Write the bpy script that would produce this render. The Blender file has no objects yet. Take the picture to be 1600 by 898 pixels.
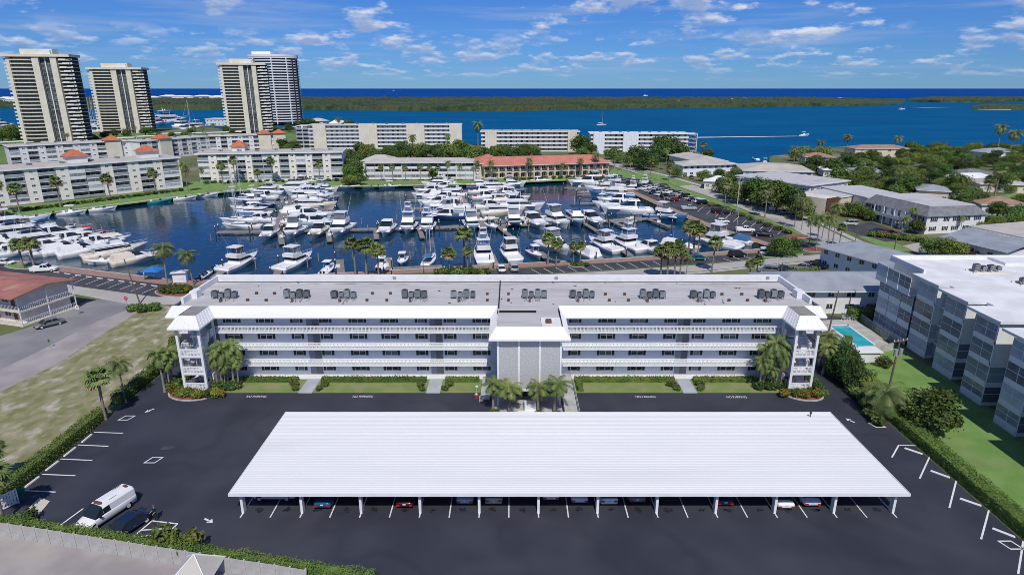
import bpy, bmesh, math, random
import numpy as np
from mathutils import Vector, Matrix
R = math.radians
rng = random.Random(7)
S = bpy.context.scene
C = S.collection
# ---------------------------------------------------------------- camera, sky, sun, exposure
CAM_H = 42.0
FPX = 985.0
PITCH = math.atan(311.0 / FPX)
cam = bpy.data.cameras.new('camera')
cam.sensor_width = 36.0
cam.lens = FPX / 1600.0 * 36.0
cam.clip_start = 0.5
cam.clip_end = 80000.0
camo = bpy.data.objects.new('camera', cam)
C.objects.link(camo)
camo.location = (0, 0, CAM_H)
camo.rotation_euler = (math.pi / 2 - PITCH, 0, 0)
S.camera = camo
SHX, SHY = -0.09, 0.78           # shadow offset per metre of height
SUN_EL = math.atan(1.0 / math.hypot(SHX, SHY))
SUN_DIR = Vector((-SHX, -SHY, 1.0)).normalized()      # towards the sun
world = bpy.data.worlds.new('World')
S.world = world
world.use_nodes = True
wn = world.node_tree.nodes
wl = world.node_tree.links
for n in list(wn):
    wn.remove(n)
def wnode(t, **k):
    n = wn.new(t)
    for a, b in k.items():
        setattr(n, a, b)
    return n
def wmath(op, a, b=None, clamp=False):
    n = wnode('ShaderNodeMath', operation=op, use_clamp=clamp)
    for i, q in enumerate((a, b)):
        if q is None:
            continue
        if isinstance(q, (int, float)):
            n.inputs[i].default_value = q
        else:
            wl.new(q, n.inputs[i])
    return n.outputs[0]
sky = wnode('ShaderNodeTexSky', sky_type='NISHITA')
sky.sun_disc = False
sky.sun_elevation = SUN_EL
sky.sun_rotation = math.atan2(SUN_DIR.x, SUN_DIR.y)
sky.altitude = 0
sky.air_density = 1.0
sky.dust_density = 0.0
sky.ozone_density = 4.0
tcw = wnode('ShaderNodeTexCoord')
sepw = wnode('ShaderNodeSeparateXYZ')
wl.new(tcw.outputs['Generated'], sepw.inputs[0])
zc = wmath('MAXIMUM', sepw.outputs[2], 0.0)
az = wmath('ARCTAN2', sepw.outputs[0], sepw.outputs[1])
def cloud_layer(zoff, scale, detail, seed, lo, hi, dz=0.0, k=2.6, ku=7.0):
    zz = wmath('ADD', wmath('ADD', zc, zoff), dz)
    u = wmath('MULTIPLY', az, ku)
    v = wmath('MULTIPLY', wmath('LOGARITHM', zz, 2.71828), k)
    cb = wnode('ShaderNodeCombineXYZ')
    wl.new(u, cb.inputs[0]); wl.new(v, cb.inputs[1]); cb.inputs[2].default_value = seed
    nz = wnode('ShaderNodeTexNoise')
    nz.inputs['Scale'].default_value = scale
    nz.inputs['Detail'].default_value = detail
    nz.inputs['Roughness'].default_value = 0.55
    wl.new(cb.outputs[0], nz.inputs['Vector'])
    mr = wnode('ShaderNodeMapRange', interpolation_type='SMOOTHSTEP')
    mr.inputs['From Min'].default_value = lo
    mr.inputs['From Max'].default_value = hi
    wl.new(nz.outputs[0], mr.inputs['Value'])
    return mr.outputs[0]
def band_mask(a, b, c, d):
    m1 = wnode('ShaderNodeMapRange', interpolation_type='SMOOTHSTEP'); m1.inputs['From Min'].default_value = a; m1.inputs['From Max'].default_value = b; wl.new(zc, m1.inputs['Value'])
    m2 = wnode('ShaderNodeMapRange', interpolation_type='SMOOTHSTEP'); m2.inputs['From Min'].default_value = c; m2.inputs['From Max'].default_value = d; m2.inputs['To Min'].default_value = 1; m2.inputs['To Max'].default_value = 0; wl.new(zc, m2.inputs['Value'])
    return wmath('MULTIPLY', m1.outputs[0], m2.outputs[0])
near_m = band_mask(0.045, 0.075, 2.0, 3.0); far_m = band_mask(-1, -.5, 0.06, 0.085)
puff_a = cloud_layer(0.05, 1.3, 7.0, 5.1, 0.545, 0.645, k=3.2, ku=8.0); puff_b = cloud_layer(0.03, 1.3, 7.0, 8.2, 0.505, 0.64, k=3.6, ku=15.0)
puff = wmath('ADD', wmath('MULTIPLY', puff_a, near_m), wmath('MULTIPLY', puff_b, wmath('MULTIPLY', far_m, 0.75)), clamp=True)
up_a = cloud_layer(0.05, 1.3, 7.0, 5.1, 0.48, 0.66, dz=0.0085, k=3.2, ku=8.0); up_b = cloud_layer(0.03, 1.3, 7.0, 8.2, 0.46, 0.66, dz=0.004, k=3.6, ku=15.0)
puff_up = wmath('ADD', wmath('MULTIPLY', up_a, near_m), wmath('MULTIPLY', up_b, far_m), clamp=True)
veil = cloud_layer(0.05, 0.8, 6.0, 11.3, 0.47, 0.72, k=9.0, ku=5.0)
# fade clouds out right at the horizon
hz = wnode('ShaderNodeMapRange'); hz.inputs['From Min'].default_value = 0.008; hz.inputs['From Max'].default_value = 0.035
wl.new(zc, hz.inputs['Value'])
skm = wnode('ShaderNodeMix', data_type='RGBA', blend_type='MULTIPLY')
skm.inputs[0].default_value = 1.0
wl.new(sky.outputs[0], skm.inputs[6]); skm.inputs[7].default_value = (0.18, 0.37, 0.77, 1)
def wmix(fac, a, b):
    n = wnode('ShaderNodeMix', data_type='RGBA')
    if isinstance(fac, (int, float)): n.inputs[0].default_value = fac
    else: wl.new(fac, n.inputs[0])
    for i, q in ((6, a), (7, b)):
        if isinstance(q, tuple): n.inputs[i].default_value = q
        else: wl.new(q, n.inputs[i])
    return n.outputs[2]
c1 = wmix(wmath('MULTIPLY', wmath('MULTIPLY', veil, 0.50), hz.outputs[0]), skm.outputs[2], (3.0, 3.9, 6.0, 1))
shade = wmix(puff_up, (7.0, 7.2, 7.9, 1), (2.6, 3.5, 5.6, 1))
c2 = wmix(wmath('MULTIPLY', wmath('MULTIPLY', puff, 0.85), hz.outputs[0]), c1, shade)
bg = wnode('ShaderNodeBackground'); bg.inputs['Strength'].default_value = 0.11
wl.new(c2, bg.inputs['Color'])
wo = wnode('ShaderNodeOutputWorld'); wl.new(bg.outputs[0], wo.inputs['Surface'])
sun = bpy.data.lights.new('sun', 'SUN')
sun.energy = 3.6
sun.angle = R(0.53)
sun.color = (1.0, 0.955, 0.88)
suno = bpy.data.objects.new('sun', sun)
C.objects.link(suno)
suno.rotation_euler = SUN_DIR.to_track_quat('Z', 'Y').to_euler()
suno.location = (0, -50, 120)
S.view_settings.view_transform = 'Standard'
S.view_settings.look = 'None'
S.view_settings.exposure = 0.05
S.view_settings.gamma = 1.0
S.view_settings.use_curve_mapping = False
S.cycles.filter_width = 0.85
S.cycles.max_bounces = 6
S.cycles.diffuse_bounces = 3
S.cycles.glossy_bounces = 3
S.cycles.transmission_bounces = 4
S.cycles.transparent_max_bounces = 6

# ---------------------------------------------------------------- helpers
CP, SP = math.cos(PITCH), math.sin(PITCH)
def G(x, y, z=0.0):
    """photo pixel -> point on the level z"""
    Yr = FPX * CP - (y - 449) * SP
    Zr = FPX * SP + (y - 449) * CP
    d = (CAM_H - z) / Zr
    return Vector(((x - 800) * d, Yr * d, z))
def GP(pts, z=0.0):
    return [tuple(G(x, y, z)[:2]) for x, y in pts]

MATS = {}
def mat(name, c1, c2=None, scale=1.0, rough=0.8, bump=0.0, bscale=None, metal=0.0, spec=0.5, detail=4.0, lo=0.35, hi=0.65,
        c3=None, scale3=0.1, lo3=0.5, hi3=0.7, rand=0.0, crack=None, objcol=False, stretch=None, coord='Object'):
    if name in MATS:
        return MATS[name]
    m = bpy.data.materials.new(name)
    m.use_nodes = True
    nt = m.node_tree
    N, L = nt.nodes, nt.links
    b = N['Principled BSDF']
    b.inputs['Roughness'].default_value = rough
    b.inputs['Metallic'].default_value = metal
    b.inputs['Specular IOR Level'].default_value = spec
    col = None
    tc = N.new('ShaderNodeTexCoord')
    vec = tc.outputs[coord]
    if stretch:
        mp = N.new('ShaderNodeMapping')
        mp.inputs['Scale'].default_value = stretch
        L.new(vec, mp.inputs[0]); vec = mp.outputs[0]
    def noise(sc, dt):
        n = N.new('ShaderNodeTexNoise')
        n.inputs['Scale'].default_value = sc
        n.inputs['Detail'].default_value = dt
        L.new(vec, n.inputs['Vector'])
        return n.outputs[0]
    def ramp(src, a, c):
        r = N.new('ShaderNodeMapRange'); r.interpolation_type = 'SMOOTHSTEP'
        r.inputs['From Min'].default_value = a; r.inputs['From Max'].default_value = c
        L.new(src, r.inputs['Value'])
        return r.outputs[0]
    def mix(f, a, c, blend='MIX'):
        x = N.new('ShaderNodeMix'); x.data_type = 'RGBA'; x.blend_type = blend
        if isinstance(f, float): x.inputs[0].default_value = f
        else: L.new(f, x.inputs[0])
        for i, q in ((6, a), (7, c)):
            if isinstance(q, (tuple, list)): x.inputs[i].default_value = (*q[:3], 1)
            else: L.new(q, x.inputs[i])
        return x.outputs[2]
    if c2 is None:
        b.inputs['Base Color'].default_value = (*c1, 1)
    else:
        col = mix(ramp(noise(scale, detail), lo, hi), c1, c2)
    if c3 is not None:
        col = mix(ramp(noise(scale3, max(3.0, detail - 2)), lo3, hi3), col if col is not None else c1, c3)
    if crack:                      # thin sealed joints and worn tracks with their own wandering shape
        for sc_, wd_, cc_ in crack:
            sb = N.new('ShaderNodeMath'); sb.operation = 'SUBTRACT'; L.new(noise(sc_, 2.0), sb.inputs[0]); sb.inputs[1].default_value = 0.5
            ab = N.new('ShaderNodeMath'); ab.operation = 'ABSOLUTE'; L.new(sb.outputs[0], ab.inputs[0])
            rr = N.new('ShaderNodeMapRange'); rr.inputs['From Min'].default_value = 0.0; rr.inputs['From Max'].default_value = wd_; rr.inputs['To Min'].default_value = 0.40; rr.inputs['To Max'].default_value = 0.0
            L.new(ab.outputs[0], rr.inputs['Value'])
            col = mix(rr.outputs[0], col, cc_)
    if objcol:
        oi = N.new('ShaderNodeObjectInfo')
        col = mix(1.0, col if col is not None else c1, oi.outputs['Color'], 'MULTIPLY')
    if rand:
        oi = N.new('ShaderNodeObjectInfo')
        hs = N.new('ShaderNodeHueSaturation')
        mr = N.new('ShaderNodeMapRange')
        mr.inputs['To Min'].default_value = 1 - rand; mr.inputs['To Max'].default_value = 1 + rand
        L.new(oi.outputs['Random'], mr.inputs['Value'])
        L.new(mr.outputs[0], hs.inputs['Value'])
        mh = N.new('ShaderNodeMath'); mh.operation = 'MULTIPLY_ADD'
        ml = N.new('ShaderNodeMath'); ml.operation = 'FRACT'
        m7 = N.new('ShaderNodeMath'); m7.operation = 'MULTIPLY'; m7.inputs[1].default_value = 7.31
        L.new(oi.outputs['Random'], m7.inputs[0]); L.new(m7.outputs[0], ml.inputs[0])
        L.new(ml.outputs[0], mh.inputs[0]); mh.inputs[1].default_value = 0.10 * rand; mh.inputs[2].default_value = 0.5 - 0.05 * rand
        L.new(mh.outputs[0], hs.inputs['Hue'])
        if col is None: hs.inputs['Color'].default_value = (*c1, 1)
        else: L.new(col, hs.inputs['Color'])
        col = hs.outputs[0]
    if col is not None:
        L.new(col, b.inputs['Base Color'])
    if bump:
        bn = N.new('ShaderNodeBump')
        bn.inputs['Strength'].default_value = bump
        L.new(noise(bscale or scale * 4, 4.0), bn.inputs['Height'])
        L.new(bn.outputs[0], b.inputs['Normal'])
    MATS[name] = m
    return m

M = {}
M['white'] = mat('white_paint', (0.78, 0.78, 0.78), (0.70, 0.71, 0.72), 0.9, 0.55, lo=0.3, hi=0.8)
M['white2'] = mat('white_stucco', (0.74, 0.74, 0.73), (0.64, 0.64, 0.63), 0.5, 0.8, lo=0.3, hi=0.8)
M['metalroof'] = mat('white_metal_roof', (0.765, 0.765, 0.76), (0.745, 0.748, 0.75), 0.35, 0.5, stretch=(0.25, 2.5, 1), c3=(0.69, 0.69, 0.68), scale3=0.12, lo3=0.5, hi3=0.8, detail=8)
M['bluewall'] = mat('pale_blue_stucco', (0.74, 0.78, 0.83), (0.68, 0.73, 0.79), 0.7, 0.85)
M['stone'] = mat('grey_stone_chip_panel', (0.47, 0.47, 0.46), (0.38, 0.385, 0.385), 5.0, 0.9, 0.5, 8.0, detail=6, lo=0.42, hi=0.6)
M['roofgrey'] = mat('grey_roof_membrane', (0.52, 0.51, 0.51), (0.45, 0.44, 0.45), 0.5, 0.85, c3=(0.30, 0.28, 0.26), scale3=0.16, lo3=0.56, hi3=0.74, stretch=(0.30, 1.6, 1), detail=9)
M['roofwhite'] = mat('white_roof_membrane', (0.78, 0.78, 0.78), (0.66, 0.66, 0.66), 0.25, 0.7)
M['shutter'] = mat('dark_shutter', (0.018, 0.02, 0.028), None, rough=0.5)
M['glass'] = mat('window_glass', (0.03, 0.04, 0.05), (0.09, 0.11, 0.13), 0.6, 0.08, rand=0.5)
M['glassb'] = mat('blind_backed_glass', (0.22, 0.24, 0.27), (0.14, 0.16, 0.18), 0.7, 0.15, rand=0.5)
M['dark'] = mat('dark_interior', (0.02, 0.022, 0.028), None, rough=0.8)
M['screen'] = mat('insect_screen', (0.30, 0.34, 0.39), (0.17, 0.20, 0.24), 0.25, 0.35, rand=0.6)
M['asphalt'] = mat('sealed_asphalt', (0.025, 0.028, 0.041), (0.042, 0.046, 0.062), 0.13, 0.7, 0.15, 30.0, lo=0.3, hi=0.75, c3=(0.060, 0.062, 0.074), scale3=0.05, lo3=0.5, hi3=0.85, detail=9, crack=((0.06, 0.03, (0.020, 0.022, 0.030)), (0.021, 0.02, (0.052, 0.054, 0.066))))
M['road'] = mat('aged_concrete_road', (0.44, 0.42, 0.385), (0.37, 0.355, 0.33), 0.15, 0.9, c3=(0.30, 0.29, 0.28), scale3=0.06)
M['roadgrey'] = mat('worn_grey_road', (0.25, 0.25, 0.255), (0.19, 0.19, 0.195), 0.12, 0.9, c3=(0.29, 0.28, 0.26), scale3=0.07, lo3=0.5, hi3=0.75)
M['marinalot'] = mat('marina_asphalt', (0.040, 0.042, 0.050), (0.065, 0.066, 0.074), 0.2, 0.8)
M['concrete'] = mat('concrete', (0.46, 0.45, 0.43), (0.36, 0.35, 0.33), 0.8, 0.9)
M['walk'] = mat('pale_walkway', (0.40, 0.43, 0.46), (0.34, 0.37, 0.40), 0.5, 0.9)
M['brick'] = mat('brick_paver', (0.36, 0.23, 0.18), (0.27, 0.18, 0.145), 1.5, 0.9, rand=0.1)
M['paint'] = mat('road_paint', (0.72, 0.72, 0.72), (0.50, 0.50, 0.51), 2.5, 0.7, lo=0.45, hi=0.8)
M['lawn'] = mat('mown_lawn', (0.125, 0.24, 0.050), (0.175, 0.275, 0.078), 0.35, 0.95, 0.5, 6.0, c3=(0.19, 0.205, 0.085), scale3=0.12, lo3=0.5, hi3=0.75)
M['sandlot'] = mat('dry_sandy_grass', (0.17, 0.18, 0.065), (0.27, 0.245, 0.14), 0.9, 0.95, 0.5, 5.0, c3=(0.46, 0.42, 0.35), scale3=0.7, lo3=0.48, hi3=0.74, detail=10, stretch=(.7, .45, 1))
M['frontlawn'] = mat('dry_front_lawn', (0.155, 0.215, 0.058), (0.205, 0.24, 0.088), 0.5, 0.95, 0.5, 6.0, c3=(0.25, 0.24, 0.12), scale3=0.3, lo3=0.5, hi3=0.75, detail=8)
M['stain'] = mat('roof_dirt_stain', (0.40, 0.38, 0.36), (0.27, 0.25, 0.225), 0.5, 0.9, detail=9, stretch=(.3, 2, 1))
M['warmwhite'] = mat('warm_white_stucco', (0.80, 0.76, 0.68), (0.72, 0.69, 0.62), 0.4, 0.85)
M['dirt'] = mat('grey_dirt_yard', (0.36, 0.325, 0.315), (0.28, 0.25, 0.25), 0.22, 0.95, 0.4, 4.0, c3=(0.38, 0.345, 0.31), scale3=0.12)
M['land'] = mat('suburban_ground', (0.085, 0.115, 0.035), (0.14, 0.145, 0.06), 0.05, 0.95, c3=(0.24, 0.22, 0.17), scale3=0.03, lo3=0.55, hi3=0.75)
M['golf'] = mat('golf_turf', (0.095, 0.17, 0.03), (0.13, 0.20, 0.05), 0.02, 0.95)
M['terracotta'] = mat('terracotta_tile', (0.52, 0.16, 0.07), (0.42, 0.12, 0.055), 0.5, 0.8)
M['redroof'] = mat('red_roof', (0.52, 0.19, 0.15), (0.43, 0.155, 0.12), 0.35, 0.85)
M['brownroof'] = mat('weathered_red_shingle', (0.37, 0.15, 0.115), (0.29, 0.125, 0.10), 0.4, 0.9, c3=(0.42, 0.23, 0.18), scale3=0.25)
M['tanroof'] = mat('tan_tile_roof', (0.36, 0.23, 0.16), (0.28, 0.18, 0.13), 0.4, 0.9)
M['beigeroof'] = mat('beige_gravel_roof', (0.50, 0.47, 0.42), (0.42, 0.40, 0.36), 0.2, 0.9)
M['greyroof'] = mat('blue_grey_roof', (0.30, 0.33, 0.37), (0.24, 0.27, 0.31), 0.3, 0.8)
M['darkroof'] = mat('charcoal_shingle', (0.20, 0.205, 0.22), (0.145, 0.15, 0.16), 0.8, 0.85)
M['tyre'] = mat('tyre_scuffed_asphalt', (0.021, 0.023, 0.032), (0.036, 0.039, 0.052), 0.8, 0.7, lo=0.3, hi=0.8)
M['oil'] = mat('oil_stained_asphalt', (0.012, 0.012, 0.015), (0.026, 0.028, 0.036), 1.2, 0.5)
M['pale_asphalt'] = mat('worn_pale_asphalt', (0.062, 0.064, 0.074), (0.036, 0.039, 0.050), 0.7, 0.85, detail=9)
M['cream'] = mat('cream_stucco', (0.68, 0.58, 0.43), (0.60, 0.52, 0.39), 0.3, 0.85)
M['beige'] = mat('beige_stucco', (0.70, 0.65, 0.54), (0.62, 0.58, 0.48), 0.2, 0.85)
M['pinkwall'] = mat('faded_pink_stucco', (0.72, 0.64, 0.59), (0.62, 0.56, 0.52), 0.4, 0.9)
M['brown'] = mat('brown_wood', (0.16, 0.075, 0.045), (0.11, 0.055, 0.035), 1.0, 0.85)
M['wood'] = mat('weathered_dock_wood', (0.27, 0.245, 0.225), (0.19, 0.175, 0.165), 0.8, 0.9, rand=0.12)
M['pole'] = mat('utility_pole_wood', (0.17, 0.13, 0.105), (0.11, 0.085, 0.07), 1.5, 0.9)
M['piling'] = mat('dark_piling', (0.035, 0.033, 0.032), (0.07, 0.065, 0.06), 1.0, 0.85)
M['gel'] = mat('boat_gelcoat', (0.80, 0.80, 0.80), (0.74, 0.745, 0.75), 0.7, 0.25, objcol=True)
M['gelw'] = mat('boat_white_gelcoat', (0.80, 0.80, 0.80), (0.73, 0.735, 0.74), 0.6, 0.3)
M['bottom'] = mat('boat_bottom_paint', (0.03, 0.04, 0.09), None, rough=0.6)
M['teak'] = mat('teak_deck', (0.38, 0.29, 0.20), (0.30, 0.22, 0.15), 1.2, 0.8)
M['canvas'] = mat('boat_canvas', (0.80, 0.80, 0.80), (0.7, 0.7, 0.7), 1.5, 0.9, objcol=True)
M['hooddeck'] = mat('dark_hood_deck', (0.27, 0.255, 0.245), (0.22, 0.21, 0.20), 0.8, 0.9)
M['boatglass'] = mat('boat_tinted_glass', (0.018, 0.026, 0.030), None, rough=0.06)
M['alu'] = mat('aluminium', (0.72, 0.73, 0.75), None, rough=0.35, metal=0.3)
M['steel'] = mat('galvanised_grey', (0.33, 0.345, 0.36), (0.25, 0.26, 0.275), 2.0, 0.6)
M['acgrey'] = mat('condenser_grey', (0.20, 0.22, 0.23), (0.14, 0.155, 0.165), 2.0, 0.6, rand=0.5)
M['black'] = mat('black_plastic', (0.012, 0.012, 0.013), None, rough=0.5)
M['rubber'] = mat('tyre_rubber', (0.015, 0.015, 0.016), None, rough=0.85)
M['carpaint'] = mat('car_paint', (1, 1, 1), None, rough=0.22, objcol=True, spec=0.6)
M['red'] = mat('red_lens', (0.40, 0.012, 0.01), None, rough=0.25)
M['redpaint'] = mat('red_paint', (0.50, 0.03, 0.025), None, rough=0.5)
M['lens'] = mat('clear_lens', (0.65, 0.66, 0.68), None, rough=0.15)
M['rust'] = mat('peeled_brown_primer', (0.17, 0.06, 0.045), (0.11, 0.045, 0.035), 3.0, 0.9)
M['mulch'] = mat('red_mulch', (0.30, 0.085, 0.05), (0.21, 0.06, 0.04), 2.0, 0.95)
M['pool'] = mat('pool_water', (0.03, 0.36, 0.42), (0.05, 0.45, 0.50), 0.6, 0.08)
M['trunk'] = mat('palm_trunk', (0.27, 0.235, 0.20), (0.19, 0.165, 0.14), 3.0, 0.95)
M['bark'] = mat('tree_bark', (0.15, 0.115, 0.085), (0.10, 0.075, 0.06), 3.0, 0.95)
M['sand'] = mat('beach_sand', (0.58, 0.53, 0.43), (0.50, 0.46, 0.38), 0.05, 0.95)
def leaf_mat(name, a, b, r=0.35, sc=0.8):
    m = mat(name, a, b, sc, 0.55, rand=r, spec=0.25, lo=0.3, hi=0.7)
    return m
M['leaf'] = leaf_mat('broad_leaf_foliage', (0.060, 0.110, 0.022), (0.125, 0.185, 0.040))
M['leafd'] = leaf_mat('dark_glossy_foliage', (0.036, 0.074, 0.020), (0.085, 0.140, 0.035))
M['leafy'] = leaf_mat('yellow_green_foliage', (0.125, 0.175, 0.030), (0.20, 0.235, 0.048))
M['hedge'] = leaf_mat('hedge_foliage', (0.075, 0.125, 0.024), (0.135, 0.19, 0.042), 0.2)
M['palm'] = leaf_mat('palm_frond', (0.10, 0.16, 0.04), (0.19, 0.225, 0.075), 0.25, 1.4)
M['palmdry'] = leaf_mat('dry_palm_frond', (0.23, 0.185, 0.08), (0.30, 0.235, 0.12), 0.2)
M['croton'] = leaf_mat('croton_foliage', (0.20, 0.15, 0.02), (0.09, 0.12, 0.02), 0.3, 1.6)
M['redleaf'] = leaf_mat('reddish_shrub_foliage', (0.13, 0.05, 0.035), (0.07, 0.055, 0.03), 0.3, 2.0)
M['mangrove'] = mat('mangrove_canopy', (0.010, 0.030, 0.008), (0.042, 0.072, 0.018), 0.05, 0.9, c3=(0.055, 0.068, 0.020), scale3=0.006, lo3=0.45, hi3=0.65, detail=8)

class MB:
    def __init__(s):
        s.v, s.f, s.mi = [], [], []
    def add(s, verts, faces, mi=0):
        o = len(s.v)
        s.v += [tuple(p) for p in verts]
        for f in faces:
            s.f.append([i + o for i in f]); s.mi.append(mi)
        return s
    def box(s, x0, x1, y0, y1, z0, z1, mi=0):
        return s.add([(x0, y0, z0), (x1, y0, z0), (x1, y1, z0), (x0, y1, z0), (x0, y0, z1), (x1, y0, z1), (x1, y1, z1), (x0, y1, z1)],
                     [(0, 3, 2, 1), (4, 5, 6, 7), (0, 1, 5, 4), (1, 2, 6, 5), (2, 3, 7, 6), (3, 0, 4, 7)], mi)
    def frus(s, b, t, z0, z1, mi=0, tmi=None):
        """b,t = (x0,x1,y0,y1) rectangles at z0 and z1"""
        s.add([(b[0], b[2], z0), (b[1], b[2], z0), (b[1], b[3], z0), (b[0], b[3], z0), (t[0], t[2], z1), (t[1], t[2], z1), (t[1], t[3], z1), (t[0], t[3], z1)],
              [(0, 3, 2, 1), (0, 1, 5, 4), (1, 2, 6, 5), (2, 3, 7, 6), (3, 0, 4, 7)], mi)
        n = len(s.v)
        s.f.append([n - 4, n - 3, n - 2, n - 1]); s.mi.append(mi if tmi is None else tmi)
        return s
    def quad(s, a, b, c, d, mi=0):
        return s.add([a, b, c, d], [(0, 1, 2, 3)], mi)
    def prism(s, poly, z0, z1, mi=0, smi=None):
        n = len(poly)
        ar = sum(poly[i][0] * poly[(i + 1) % n][1] - poly[(i + 1) % n][0] * poly[i][1] for i in range(n))
        if ar < 0: poly = poly[::-1]
        o = len(s.v)
        s.v += [(p[0], p[1], z0) for p in poly] + [(p[0], p[1], z1) for p in poly]
        s.f.append([o + n + i for i in range(n)]); s.mi.append(mi)
        s.f.append([o + i for i in reversed(range(n))]); s.mi.append(mi)
        for i in range(n):
            j = (i + 1) % n
            s.f.append([o + i, o + j, o + n + j, o + n + i]); s.mi.append(mi if smi is None else smi)
        return s
    def tube(s, p0, p1, r0, r1=None, n=6, mi=0, cap=True):
        r1 = r0 if r1 is None else r1
        a, b = Vector(p0), Vector(p1)
        d = (b - a).normalized()
        u = d.orthogonal().normalized(); w = d.cross(u)
        o = len(s.v)
        for c, r in ((a, r0), (b, r1)):
            for i in range(n):
                t = 2 * math.pi * i / n
                s.v.append(tuple(c + u * math.cos(t) * r + w * math.sin(t) * r))
        for i in range(n):
            j = (i + 1) % n
            s.f.append([o + i, o + j, o + n + j, o + n + i]); s.mi.append(mi)
        if cap:
            s.f.append([o + i for i in reversed(range(n))]); s.mi.append(mi)
            s.f.append([o + n + i for i in range(n)]); s.mi.append(mi)
        return s
    def path(s, pts, rs, n=6, mi=0):
        for i in range(len(pts) - 1):
            s.tube(pts[i], pts[i + 1], rs[i], rs[i + 1], n, mi, cap=(i == len(pts) - 2))
        return s
    def loft(s, secs, mi=0, closed=False, capa=False, capb=False):
        n = len(secs[0]); o = len(s.v)
        for q in secs: s.v += [tuple(p) for p in q]
        for i in range(len(secs) - 1):
            for j in range(n if closed else n - 1):
                k = (j + 1) % n
                s.f.append([o + i * n + j, o + i * n + k, o + (i + 1) * n + k, o + (i + 1) * n + j]); s.mi.append(mi)
        if capa: s.f.append([o + j for j in reversed(range(n))]); s.mi.append(mi)
        if capb: s.f.append([o + (len(secs) - 1) * n + j for j in range(n)]); s.mi.append(mi)
        return s
    def ico(s, c, r, mi=0, sq=1.0, seg=8, ring=5):
        secs = []
        for i in range(ring + 1):
            t = math.pi * i / ring
            secs.append([(c[0] + r * math.sin(t) * math.cos(2 * math.pi * j / seg), c[1] + r * math.sin(t) * math.sin(2 * math.pi * j / seg), c[2] - r * sq * math.cos(t)) for j in range(seg)])
        return s.loft(secs, mi, closed=True)
    def mesh(s, name, mats, smooth=False):
        me = bpy.data.meshes.new(name)
        me.from_pydata(s.v, [], s.f)
        for m in (mats if isinstance(mats, (list, tuple)) else [mats]):
            me.materials.append(M[m] if isinstance(m, str) else m)
        if any(s.mi): me.polygons.foreach_set('material_index', s.mi)
        if smooth: me.polygons.foreach_set('use_smooth', [True] * len(me.polygons))
        me.update()
        return me
    def build(s, name, mats, parent=None, smooth=False, loc=None, rz=None):
        return link(name, s.mesh(name, mats, smooth), parent, loc, rz)
def link(name, me, parent=None, loc=None, rz=None, sc=None, color=None):
    o = bpy.data.objects.new(name, me)
    C.objects.link(o)
    if parent is not None: o.parent = parent
    if loc is not None: o.location = loc
    if rz is not None: o.rotation_euler = (0, 0, rz)
    if sc is not None: o.scale = (sc, sc, sc) if isinstance(sc, (int, float)) else sc
    if color is not None: o.color = (*color, 1)
    return o
def tag(o, label, cat, group=None):
    o['label'] = label; o['category'] = cat
    if group: o['group'] = group
    return o
def thing(name, label, cat, loc=(0, 0, 0), rz=0.0, group=None, sc=None):
    return tag(link(name, None, None, loc, rz, sc), label, cat, group)
def struct(o, kind='structure'):
    o['kind'] = kind
    return o
def clone(o, parent=None):
    c = o.copy(); C.objects.link(c); c.parent = parent
    for ch in o.children: clone(ch, c)
    return c
ORD = ['first', 'second', 'third', 'fourth', 'fifth', 'sixth', 'seventh', 'eighth', 'ninth', 'tenth', 'eleventh', 'twelfth', 'thirteenth',
       'fourteenth', 'fifteenth', 'sixteenth', 'seventeenth', 'eighteenth', 'nineteenth', 'twentieth', 'twenty-first', 'twenty-second', 'twenty-third', 'twenty-fourth', 'twenty-fifth',
       'twenty-sixth', 'twenty-seventh', 'twenty-eighth', 'twenty-ninth', 'thirtieth', 'thirty-first', 'thirty-second', 'thirty-third', 'thirty-fourth', 'thirty-fifth', 'thirty-sixth']
SHEETS = [0]
def sheet(name, poly, z, m, kind='structure', thick=0.0):
    mb = MB()
    if not thick and 0 < z < .05:            # every thin ground sheet lies on a level of its own
        SHEETS[0] += 1; z += .0006 * SHEETS[0]
    if thick: mb.prism(poly, z - thick, z)
    else:
        n = len(poly)
        ar = sum(poly[i][0] * poly[(i + 1) % n][1] - poly[(i + 1) % n][0] * poly[i][1] for i in range(n))
        mb.add([(p[0], p[1], z) for p in (poly if ar > 0 else poly[::-1])], [tuple(range(n))])
    o = mb.build(name, m)
    return struct(o, kind)
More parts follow.
